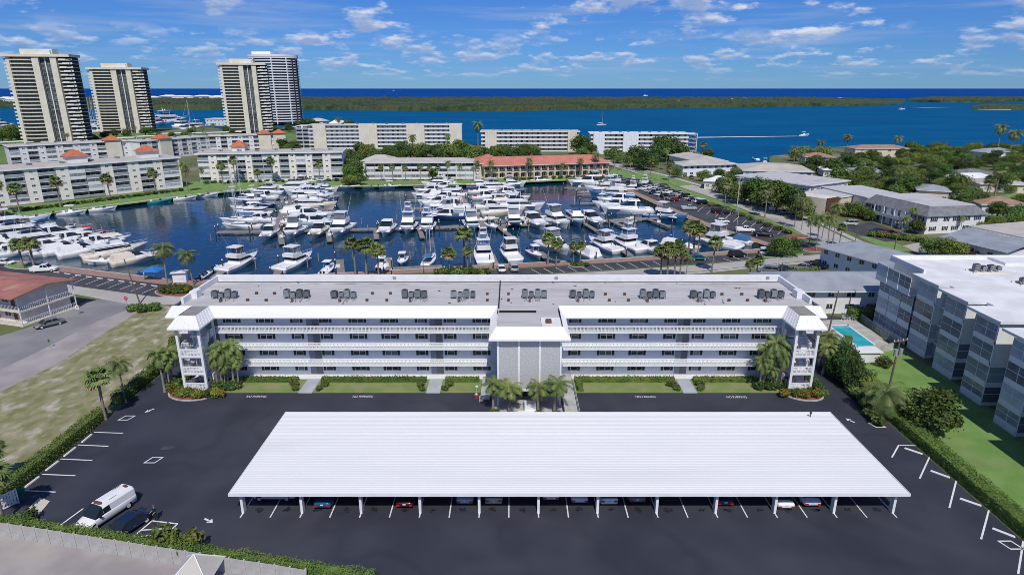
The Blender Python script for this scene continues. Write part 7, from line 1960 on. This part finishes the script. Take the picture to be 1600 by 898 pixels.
for i, (x, y, h) in enumerate(((-2.6, 76.6, 3.6), (-.4, 76.2, 3.9), (3.5, 76.4, 3.8), (5.7, 76.3, 3.9))):
    s = h / 3.7; tree('areca', (x, y), (s * 1.3, s * 1.3, s * 1.05), 'small feather palm before the stone entrance wall, %s from the left' % ORD[i], 'entrance palms')
    shrub('red' if i in (1, 3) else 'green', (x + .2, y - .6, .05), (.9, .9, .8), 'low shrub under the entrance palms, %s from the left' % ORD[i], 'entrance shrubs')
plant([('dense', 1450, 672, 6.2, 1.12)], 'standing on the right lawn', 'trees by the right drive')
plant([('date', 1376, 644, 3.0, 1.15)], 'beside the right drive', 'palms by the right drive')
plant([('dense', 1320, 592, 6.0, .8), ('dense', 1334, 606, 5.0, .75), ('broady', 1350, 612, 4.2, .8), ('dense', 1307, 578, 3.6, .8), ('broady', 1362, 618, 3.2, .9), ('dense', 1297, 560, 3.0, .8)], 'in the thicket between pool and right drive', 'thicket trees')
plant([('areca', 1285, 585, 4.2, 1.0), ('areca', 1292, 565, 4.6, 1.0), ('areca', 1281, 572, 3.8, .9)], 'behind the right stair tower', 'palms at the stair towers')
shrub('yellow', G(266, 858), (2.4, 1.6, 2.5), 'yellow-green bush behind the grey fence beside the striped bay', 'lot shrubs'); shrub('yellow', G(298, 862), (1.9, 1.4, 2.1), 'smaller yellow-green bush right of the striped bay', 'lot shrubs')
shrub('dark', G(40, 818), (1.5, 1.2, 1.4), 'grey-green bush by the gate apron', 'lot shrubs')
hedge([(-54.8, 56.5), (-54.8, 75.5)], 1.4, 1.5, 'clipped hedge along the left edge of the lot', seed=1, size=.09, dens=75)
hedge([(-55.0, 78.8), (-55.0, 94), (-58, 101)], 1.6, 1.5, 'clipped hedge along the left drive beyond the palm nib', seed=2)
hedge([(51.1, 36), (51.0, 68), (51.0, 76)], 2.0, 1.3, 'clipped hedge along the right edge of the lot', seed=3, size=.09, dens=75)
hedge([(51.4, 80), (52.4, 90), (55.5, 97), (58.5, 102)], 1.3, 1.1, 'low hedge along the right drive below the thicket', seed=4)
fn = Vector((-fdir.y, fdir.x)); f0 = Vector((FA.x, FA.y)) + fn * .75; f1 = Vector((FB.x, FB.y)) + fn * .75; fe = f1 + Vector((fdir.x, fdir.y)) * 6
hedge([tuple(f0), tuple(f0.lerp(f1, .5)), tuple(f1), tuple(fe)], .9, 1.6, 'loose yellow-green hedge behind the grey concrete fence', lm='hedge', seed=5, wob=.3, size=.085, dens=90)
fh_ = [(-42.2, px2x(487.7) - 2.2), (px2x(487.7) + 1.3, px2x(680.7) - 1.4), (px2x(680.7) + 1.4, XC0 - 3.0), (9.4, px2x(1069.4) - 1.4), (px2x(1069.4) + 1.4, 37)]
for i, (x0, x1) in enumerate(fh_): hedge([(x0, 86.1), (x1, 86.1)], .9, .75, 'low clipped hedge under the ground floor walkway, %s from the left' % ORD[i], seed=10 + i, group='front hedges', size=.10, dens=50)
hedge([(9.9, 82.6), (9.9, 85.4)], .8, .7, 'short hedge beside the entrance ramp', seed=20, size=.1, dens=50)
k = 0
for px in (487.7, 680.7, 1069.4):
    X = px2x(px)
    for s in (-1, 1):
        shrub('red', (X + s * 2.1, 84.6, .05), (.95, .95, .95), 'round brownish shrub at the front path, %s counting from the left' % ORD[k], 'round path shrubs')
        shrub('green', (X + s * 1.7, 83.2, .05), (.75, .75, .75), 'round green shrub at the front path end, %s counting from the left' % ORD[k], 'green path shrubs'); k += 1
sr = random.Random(17)
for i in range(13):
    x = -49 + i * .62; y = 81.3 + sr.uniform(-.6, .3) + (1.2 if i < 2 else 0)
    shrub(('croton', 'green', 'croton', 'yellow')[i % 4], (x, y, .12), (1.15, .9, 1.2), 'bed shrub at the foot of the left stair tower, %s from the left' % ORD[i], 'left tower bed shrubs')
for i in range(11):
    x = 38.8 + i * .55; y = 81.2 + sr.uniform(-.5, .3)
    shrub(('croton', 'croton', 'green', 'red')[i % 4], (x, y, .12), (1.1, .9, 1.1), 'bed shrub at the foot of the right stair tower, %s from the left' % ORD[i], 'right tower bed shrubs')
for i in range(6): shrub(('green', 'dark')[i % 2], (-49.3 + .25 * (i % 2), 83 + i * .8, .12), (1.2, 1.0, 1.5), 'green shrub left of the left stair tower, %s from the front' % ORD[i], 'left tower side shrubs')
for i in range(5): shrub(('green', 'dark')[i % 2], (44.6, 83 + i * .9, .12), (.9, .9, 1.2), 'green shrub right of the right stair tower, %s from the front' % ORD[i], 'right tower side shrubs')
for i in range(6): shrub(('dark', 'green')[i % 2], G(322 + i * 9.5, 609 - (i % 2) * 2), (1.2, 1.1, 1.5), 'green shrub under the palms by the left stair tower, %s from the left' % ORD[i], 'left palm shrubs')
for i in range(5): shrub(('dark', 'green')[i % 2], G(1184 + i * 9.5, 608 - (i % 2) * 2), (1.2, 1.1, 1.5), 'green shrub under the palms by the right stair tower, %s from the left' % ORD[i], 'right palm shrubs')
shrub('red', G(1382, 572), (1.6, 1.5, 1.7), 'orange-red bush on the lawn at the pool end', 'pool shrubs')
for i in range(7): shrub('green', G(1330 + i * 6.5, 606 + i * 9), (1.6, 1.4, 1.5), 'bush along the right drive edge, %s from the far end' % ORD[i], 'right drive shrubs')
hedge([(68.4, 113.6), (76, 113.6)], 2.6, 2.4, 'tall clipped hedge block beyond the pool', lm='leafd', seed=31); hedge([(64.6, 113.2), (68.2, 113.2)], 2.6, 2.0, 'bright clipped hedge behind the pool deck', lm='hedge', seed=32)  # the right block's darker leaf colour stands in for shadow on the hedge
# vacant lot scraps
plant([('coco', 78, 543, 1.6, .55)], 'seedling alone on the vacant lot', 'vacant lot plants')
for i, (px, py) in enumerate(((212, 486), (222, 487), (232, 486), (241, 485))): shrub('green', G(px, py), (1.8, 1.4, 1.6), 'green bush round the utility pole on the vacant lot, %s from the left' % ORD[i], 'pole shrubs')
for i in range(14):
    t = i / 13 * 6.28; g = G(276, 457); shrub(('croton', 'red', 'dark')[i % 3], (g.x + math.cos(t) * 2.8, g.y + math.sin(t) * 1.3, .15), (1.0, 1.0, 1.5), 'shrub on the mulch island by the coconut palms, %s of the ring' % ORD[i], 'mulch island shrubs')
# quay palms
plant([('sabal', 37, 420, 7.0, 1.25), ('sabal', 54, 419, 7.2, 1.3)], 'on the left quay', 'left quay palms')
plant([('coco', 262, 447, 9.0, 1.1), ('coco', 302, 446, 8.6, 1.05)], 'above the mulch island on the quay', 'quay coconut palms')
plant([('sabal', 556, 432, 7.0, 1.1), ('sabal', 573, 432, 8.0, 1.15), ('sabal', 592, 433, 7.0, 1.1), ('sabal', 703, 428, 6.0, 1.2), ('sabal', 726, 420, 7.8, 1.1), ('sabal', 731, 424, 5.4, 1.0), ('sabal', 856, 414, 7.2, 1.0), ('sabal', 869, 415, 6.6, 1.0), ('sabal', 906, 415, 5.4, .9), ('sabal', 896, 414, 5.6, .9)], 'on the near quay', 'near quay palms')
plant([('sabal', 1032, 434, 7.4, 1.1), ('sabal', 1042, 437, 7.6, 1.15), ('sabal', 1053, 436, 7.2, 1.1), ('sabal', 1062, 434, 6.0, 1.1), ('coco', 1072, 433, 5.5, .9)], 'in the dense clump behind the roof', 'clump palms')
plant([('sabal', 1075, 402, 8.4, 1.0), ('sabal', 1083, 401, 9.0, 1.0), ('sabal', 1090, 403, 7.2, 1.0), ('dense', 1060, 402, 5.0, .7)], 'beside the teal car', 'teal car palms')
plant([('sabal', 1112, 425, 6.6, 1.05), ('sabal', 1180, 441, 5.6, 1.0), ('sabal', 1170, 440, 5.0, 1.0)], 'on the street verge behind the roof', 'street palms')
for i in range(12): shrub(('green', 'yellow', 'dark')[i % 3], G(688 + i * 6.3, 430 - (i % 3)), (2.2, 1.6, 1.7), 'bushy shrub on the quay behind the roof joint, %s from the left' % ORD[i], 'quay shrubs')
for i in range(6): shrub(('red', 'dark')[i % 2], G(896 + i * 4, 415.5), (1.2, 1.0, 1.0), 'reddish shrub in the small quay bed, %s from the left' % ORD[i], 'quay bed shrubs')
plant([('broad', 1224, 402, 6.5, .95), ('broad', 1212, 402, 5.2, .9), ('broad', 1238, 400, 5.2, .9)], 'on the grass island at the quay corner', 'quay corner trees')
plant([('coco', 1275, 392, 9.5, .85), ('coco', 1292, 391, 9.0, .85), ('coco', 1300, 385, 9.5, .85), ('coco', 1264, 385, 8, .8), ('coco', 1284, 372, 8, .8), ('sabal', 1311, 384, 6, .9)], 'at the quay entrance corner', 'entrance corner palms')
# avenue
plant([('broad', 1163, 318, 10, 1.05), ('broad', 1185, 324, 12, 1.05), ('broad', 1212, 332, 11.5, 1.1), ('broadd', 1238, 338, 11, 1.0), ('broad', 1146, 312, 8.5, 1.0), ('broad', 1253, 345, 8, .9), ('broad', 1176, 308, 8, 1.0), ('broad', 1200, 312, 10, 1.0), ('broad', 1134, 309, 7.5, .95)], 'in the big row shading the avenue', 'avenue trees')
plant([('sabal', 1132, 326, 9, .8), ('sabal', 1195, 340, 9, .8), ('coco', 1241, 356, 9, .7), ('coco', 1252, 359, 8.5, .7), ('sabal', 1045, 291, 8.5, .8), ('sabal', 1016, 280, 8, .8), ('coco', 985, 266, 7.5, .8), ('coco', 972, 267, 8, .8), ('coco', 990, 262, 8, .8)], 'along the avenue verge', 'avenue palms')
for i in range(16): shrub(('green', 'red', 'dark')[i % 3], G(1012 + i * 14.5, 286 + i * 5.2), (2.2, 1.6, 1.3), 'bush in the verge hedge of the marina lot, %s from the far end' % ORD[i], 'verge bushes')
# lawns in front of the north bank condominiums
plant([('sabal', 3, 331, 9.5, 1.0), ('sabal', 31, 333, 8.5, 1.1), ('sabal', 95, 324, 9.2, 1.0), ('sabal', 173, 312, 9.5, 1.0), ('sabal', 244, 303, 9.0, 1.0), ('coco', 294, 300, 13, .8), ('coco', 318, 290, 7, .8), ('sabal', 349, 289, 9.0, .9), ('sabal', 368, 287, 9.5, .9), ('sabal', 427, 286, 9, .9), ('sabal', 405, 293, 6.5, 1.0), ('sabal', 500, 287, 8, .9), ('broad', 480, 289, 4.0, .9)], 'on the lawn before the white condominiums', 'waterfront lawn palms')
for i in range(26):
    x = 28 + i * 10.2; y = 332 - (x - 20) * .128; shrub(('green', 'dark', 'green', 'red')[i % 4], G(x, y), (1.9, 1.4, 1.3), 'foundation bush before the left condominium, %s from the left' % ordn(i), 'left condominium bushes')
for i in range(18): shrub(('green', 'dark')[i % 2], G(322 + i * 12, 286.2 - i * .2), (2.0, 1.4, 1.3), 'foundation bush before the marina-facing condominium, %s from the left' % ordn(i), 'marina condominium bushes')
plant([('broad', 548, 288, 9, .9), ('broad', 556, 283, 11, .9), ('broady', 551, 290, 6, 1.0), ('broad', 563, 289, 6, .9), ('broady', 541, 290, 5, .9), ('broad', 546, 275, 11, .9), ('broadd', 560, 270, 10, 1.0), ('broad', 552, 262, 11, .9)], 'between the white condominium and the hipped roof', 'gap trees')
plant([('sabal', x, 283.5, 6.5, .9) for x in (596, 614, 634, 657, 672, 684)] + [('coco', 700, 283, 9, .8), ('broad', 676, 282, 6, .7), ('coco', 719, 284, 7, .9), ('coco', 740, 284, 6, .9), ('coco', 745, 280, 7, .9)], 'before the pale grey hipped roof house', 'hipped roof palms')
plant([('coco', 767, 282, 8, .9), ('coco', 828, 279, 9.5, .8), ('coco', 879, 278, 7.5, .8), ('coco', 906, 277, 8, .9), ('coco', 931, 275, 10, .9), ('coco', 770, 284, 5, .9)], 'before the red-roofed arcade building', 'arcade palms')
for i in range(14): shrub(('green', 'dark')[i % 2], G(792 + i * 12, 281.5 - i * .35), (2.4, 1.5, 1.5), 'hedge bush before the arcade building, %s from the left' % ordn(i), 'arcade bushes')
for i in range(9): shrub('dark', G(932 + i * 4.6, 282.5 - i * .6), (2.2, 1.6, 1.6), 'dark bush at the head of the marina lot, %s from the left' % ordn(i), 'lot head bushes')
tr_ = random.Random(23)
plant([(tr_.choice(('broad', 'broad', 'broadd', 'broady')), 563 + i * 9.6 + tr_.uniform(-3, 3), tr_.uniform(246, 257), tr_.uniform(8, 12.5)) for i in range(20)] + [('coco', 645, 245, 13, .9), ('coco', 700, 244, 11, .9)], 'in the belt below the ribbed lagoon block', 'lagoon block tree belt')
plant([(tr_.choice(('broad', 'broadd', 'broad')), 752 + i * 8.2 + tr_.uniform(-3, 3), tr_.uniform(244, 252), tr_.uniform(7, 11)) for i in range(12)] + [('broad', 905, 241, 14), ('broad', 918, 247, 11), ('broad', 911, 252, 9)], 'in the belt behind the red arcade roof', 'arcade tree belt')
plant([('coco', 747, 229, 19, .9)], 'leaning very tall between the lagoon blocks', 'tall lagoon palm')
plant([('broadd', 990, 262, 13, 1.15), ('broadd', 1005, 266, 12, 1.1), ('broadd', 1045, 252, 17, 1.2), ('broadd', 1062, 252, 14, 1.1), ('broadd', 1030, 254, 13, 1.1), ('broad', 965, 255, 9), ('broad', 955, 249, 8), ('broad', 1020, 262, 7), ('coco', 960, 262, 12, .9), ('coco', 1040, 266, 9, .9), ('sabal', 1046, 283, 8, .9), ('broad', 1075, 257, 9)], 'round the head of the avenue', 'avenue head trees')
plant([('broad', 1058, 278, 6.5), ('broad', 1098, 283, 6), ('broad', 1122, 281, 6), ('broad', 1147, 284, 7), ('broad', 1166, 277, 7), ('broadd', 1085, 274, 5), ('sabal', 1096, 254, 9), ('broad', 1105, 252, 8), ('broad', 1092, 258, 7), ('broad', 1142, 296, 8), ('broad', 1124, 302, 7.5), ('broad', 1110, 292, 6)], 'round the pale blue house by the inlet', 'inlet house trees')
# residential wood at right: every tree its own
res = [(1250, 258), (1243, 252), (1262, 250), (1285, 250), (1275, 270), (1262, 276), (1312, 262), (1322, 252), (1330, 262), (1342, 256), (1352, 268), (1360, 258), (1372, 266), (1384, 262), (1394, 272), (1404, 268), (1388, 282), (1396, 292), (1372, 290), (1360, 294), (1348, 290), (1336, 292), (1412, 262), (1424, 256), (1432, 268), (1440, 280), (1452, 284), (1464, 288), (1446, 262), (1458, 268), (1470, 272), (1478, 282), (1486, 264), (1494, 274), (1476, 254), (1504, 262), (1515, 256), (1524, 266), (1534, 260), (1560, 262), (1572, 266), (1584, 260), (1596, 266), (1565, 276), (1580, 280), (1596, 284), (1425, 290), (1330, 300), (1345, 304), (1360, 306), (1378, 300), (1390, 306), (1408, 302), (1420, 306), (1482, 300), (1496, 304), (1560, 300), (1570, 296), (1550, 254), (1605, 254), (1535, 246), (1500, 250), (1468, 246), (1440, 250), (1410, 250), (1300, 275), (1322, 288), (1310, 296)]
plant([(tr_.choice(('broad', 'broad', 'broadd', 'broad', 'broady')), x, y, tr_.uniform(6.5, 10.0), 1.1) for i_, (x, y) in enumerate(res) if i_ % 6] + [('broad', 1422 + i_ * 11, 240 + (i_ * 7) % 9, tr_.uniform(6, 9), 1.2) for i_ in range(18)] + [(tr_.choice(('broad', 'broadd', 'broady', 'broad')), x + 7, y + 5, tr_.uniform(4.0, 6.5), 1.2) for i_, (x, y) in enumerate(res) if i_ % 3 == 0], 'in the wooded suburb at right', 'suburb trees')
plant([('coco', 1240, 258, 10), ('coco', 1250, 262, 12), ('coco', 1258, 254, 9), ('coco', 1245, 266, 8), ('coco', 1280, 245, 11), ('coco', 1322, 240, 13), ('coco', 1400, 244, 12), ('coco', 1556, 246, 16), ('coco', 1575, 247, 18), ('coco', 1395, 310, 11), ('coco', 1342, 284, 9), ('sabal', 1540, 312, 9), ('sabal', 1553, 310, 10)], 'among the lagoon houses at right', 'suburb palms')
plant([('broad', 1325, 338, 6), ('broad', 1340, 340, 6), ('broady', 1352, 342, 5), ('broad', 1300, 332, 6), ('broad', 1286, 322, 7), ('broad', 1360, 345, 4.5), ('broad', 1428, 365, 5), ('coco', 1408, 372, 7, .9), ('coco', 1420, 362, 6), ('coco', 1465, 362, 6, .8), ('coco', 1500, 365, 5, .8), ('broad', 1545, 360, 6), ('broady', 1560, 364, 5), ('broad', 1575, 360, 7), ('broady', 1535, 366, 4.5), ('broad', 1592, 356, 8), ('broad', 1556, 345, 7), ('broad', 1465, 402, 6, 1.0), ('broady', 1480, 403, 6, 1.0), ('broady', 1494, 402, 5, 1.0), ('broad', 1448, 400, 5), ('broad', 1500, 330, 8), ('broad', 1515, 322, 8), ('broad', 1530, 328, 7), ('broad', 1585, 330, 7)], 'round the white colonial apartments', 'colonial garden trees')
for i in range(12): shrub(('green', 'dark', 'yellow')[i % 3], G(1362 + i * 7.2, 369 + i * .9 - (i % 2) * 2), (2.0, 1.6, 1.4), 'garden bush before the colonial apartments, %s from the left' % ordn(i), 'colonial garden bushes')
hedge([tuple(G(1195, 436)[:2]), tuple(G(1278, 424)[:2])], 1.4, 1.2, 'low hedge along the street behind the right end of the roof', seed=41)
# foot of the towers and the golf course
plant([(tr_.choice(('broad', 'broadd')), x, y, h) for x, y, h in ((5, 222, 13), (18, 220, 15), (30, 221, 12), (-8, 224, 12), (112, 226, 6), (58, 228, 5), (150, 222, 7), (165, 219, 8), (182, 215, 8), (228, 213, 9), (236, 211, 8), (200, 216, 9), (300, 210, 8), (355, 209, 9), (362, 212, 7), (432, 208, 8), (452, 207, 10), (470, 206, 12), (488, 206, 13), (497, 208, 12), (478, 205, 14), (510, 208, 9), (525, 210, 10), (540, 211, 12), (546, 209, 14), (460, 240, 9), (452, 246, 9), (445, 238, 10), (468, 247, 8), (290, 216, 7), (270, 216, 6), (250, 219, 7))], 'between the towers and the golf course', 'tower garden trees')
plant([('coco', 305, 214, 10), ('coco', 318, 213, 10), ('coco', 212, 218, 9), ('coco', 108, 228, 8), ('coco', 336, 211, 10), ('coco', 420, 208, 10), ('coco', 530, 212, 13)], 'near the tower carports', 'tower palms')
# ---------------------------------------------------------------- poles
def utility_pole(px, py, h, label, arms=1, lean=0, m='pole', r=.16, trans=False):
    g = G(px, py); t = thing('utility_pole', label, 'pole', (g.x, g.y, 0), rng.uniform(-.3, .3))
    MB().tube((0, 0, -.2), (lean, 0, h), r, r * .7, 8).build('shaft', m, t)
    for a in range(arms):
        z = h - .4 - a * 1.1; MB().box(lean - 1.3, lean + 1.3, -.16, -.05, z, z + .14).build('crossarm', m, t)
        for x in (-1.15, -.5, .5, 1.15): MB().tube((lean + x, -.1, z + .14), (lean + x, -.1, z + .38), .07, .05, 6).build('insulator', 'white', t)
    if trans:
        for s in (-1, 1): MB().tube((lean + s * .45, -.1, h - 2.6), (lean + s * .45, -.1, h - 1.6), .28, n=8).build('transformer', 'steel', t)
    return t
utility_pole(219, 474, 9.5, 'bare wooden utility pole on the vacant lot corner', 0, -1.4)
utility_pole(1389, 606, 7.8, 'wooden utility pole with crossarm by the right drive thicket', 1, .3, trans=True)
utility_pole(1288, 545, 10.3, 'wooden utility pole behind the right stair tower', 1, .8)
utility_pole(1151, 329, 12, 'tall pale concrete pole with transformers in the marina lot', 1, 0, 'concrete', .22, True)
utility_pole(1395, 399, 9, 'wooden utility pole on the avenue bend at right', 1, .3)
utility_pole(1150, 363, 9, 'slim pale pole beside the dock near the white pickup', 0, .2, 'concrete', .1)
utility_pole(1028, 284, 9, 'slim pale lamp pole at the far end of the avenue', 0, 0, 'concrete', .1)
utility_pole(1336, 380, 7, 'slim dark pole on the avenue pavement', 0, 0, 'pole', .1)
utility_pole(1544, 310, 9, 'wooden utility pole among the suburb houses', 1, 0)
utility_pole(662, 434, 7.5, 'slim wooden pole rising behind the middle of the roof', 0, 0, 'pole', .1)
utility_pole(1217, 452, 6, 'wooden pole just behind the right end of the roof', 1, 0)
g = G(200, 483); t = thing('stop_sign', 'red stop sign beside the utility pole on the vacant lot', 'sign', g); MB().tube((0, 0, 0), (0, 0, 2.2), .04).build('post', 'steel', t)
b = MB(); b.prism([(math.cos(R(22.5 + 45 * i)) * .42, math.sin(R(22.5 + 45 * i)) * .42) for i in range(8)], -.015, .015); o = b.build('plate', 'redpaint', t, loc=(0, -.06, 2.3)); o.rotation_euler = (R(90), 0, 0)
sm_ = text_mesh('STOP', .26); sm_.materials.clear(); sm_.materials.append(M['paint']); o2 = link('lettering', sm_, o, (0, 0, .018))
g = G(123, 491); t = thing('parking_sign', 'small white sign with a red mark at the motel corner', 'sign', g); MB().tube((0, 0, 0), (0, 0, 1.6), .04).build('post', 'steel', t); MB().box(-.35, .35, -.08, -.04, 1.1, 1.9).build('plate', 'white', t); MB().box(-.15, .15, -.09, -.08, 1.35, 1.65).build('red_mark', 'redpaint', t)
# ---------------------------------------------------------------- people
def person(loc, rz, label, top, legs, hair, pose=0):
    verts = [(0, 0, .95), (0, 0, 1.2), (0, 0, 1.42), (0, 0, 1.52), (0, .02, 1.63), (0, .02, 1.76)]
    edges = [(0, 1), (1, 2), (2, 3), (3, 4), (4, 5)]; rad = [.15, .14, .15, .06, .095, .08]
    def chain(start, pts, rs):
        p = start
        for q, r_ in zip(pts, rs):
            verts.append(q); rad.append(r_); edges.append((p, len(verts) - 1)); p = len(verts) - 1
        return p
    for s in (-1, 1):
        chain(0, [(s * .1, .0, .86), (s * .11, .03 * s, .5), (s * .12, -.02, .09), (s * .13, .14, .04)], [.1, .075, .05, .04])
        e = chain(2, [(s * .19, 0, 1.4), (s * .27, .02, 1.12), (s * .24, .16 + .1 * pose, .92 + .12 * pose), (s * .23, .22 + .1 * pose, .86 + .12 * pose)], [.065, .05, .038, .04])
        for q in range(4): chain(e, [(s * (.21 + .018 * q), .29 + .1 * pose, .84 + .12 * pose - .01 * q)], [.012])
        chain(e, [(s * .19, .25 + .1 * pose, .85 + .12 * pose)], [.012])
    me = bpy.data.meshes.new('person'); me.from_pydata(verts, edges, [])
    o = bpy.data.objects.new('person', me); C.objects.link(o)
    sk = o.modifiers.new('skin', 'SKIN'); o.modifiers.new('sub', 'SUBSURF').levels = 1
    for v, r_ in zip(me.skin_vertices[0].data, rad): v.radius = (r_, r_)
    me.skin_vertices[0].data[0].use_root = True
    dg = bpy.context.evaluated_depsgraph_get(); m2 = bpy.data.meshes.new_from_object(o.evaluated_get(dg))
    bpy.data.objects.remove(o)
    skin = mat('skin', (.42, .25, .17), None, rough=.6)
    m2.materials.clear()
    for m in (skin, mat('cloth_' + top[0], top[1], None, rough=.9), mat('cloth_' + legs[0], legs[1], None, rough=.9), mat('shoe', (.02, .02, .02), None)): m2.materials.append(m)
    for p in m2.polygons:
        c = p.center
        p.material_index = 3 if c.z < .1 else (2 if c.z < .97 and abs(c.x) < .2 and c.y < .15 else (0 if c.z > 1.5 or (abs(c.x) > .2 and c.z < 1.12) else 1)); p.use_smooth = True
    t = tag(link('person', m2, None, loc, rz), label, 'person')
    b = MB(); b.ico((0, .0, 1.74), .115, sq=.85); b.build('hair', mat('hair_' + hair[0], hair[1], None, rough=.8), t)
    return t
person(G(244, 812) + Vector((0, 0, Z1)), R(150), 'person in dark clothes and reddish cap standing behind the navy car', ('black', (.012, .012, .014)), ('dark', (.02, .02, .025)), ('red', (.25, .04, .03)), 1)
person(G(227, 436) + Vector((0, 0, .1)), R(40), 'person in white walking on the left quay near the blue parasol', ('white', (.7, .7, .7)), ('white', (.7, .7, .7)), ('brown', (.06, .03, .02)))
person(G(1221, 394) + Vector((0, 0, .1)), R(200), 'person in a white shirt at the quay corner near the silver car', ('white', (.7, .7, .7)), ('dark', (.02, .02, .025)), ('brown', (.06, .03, .02)))
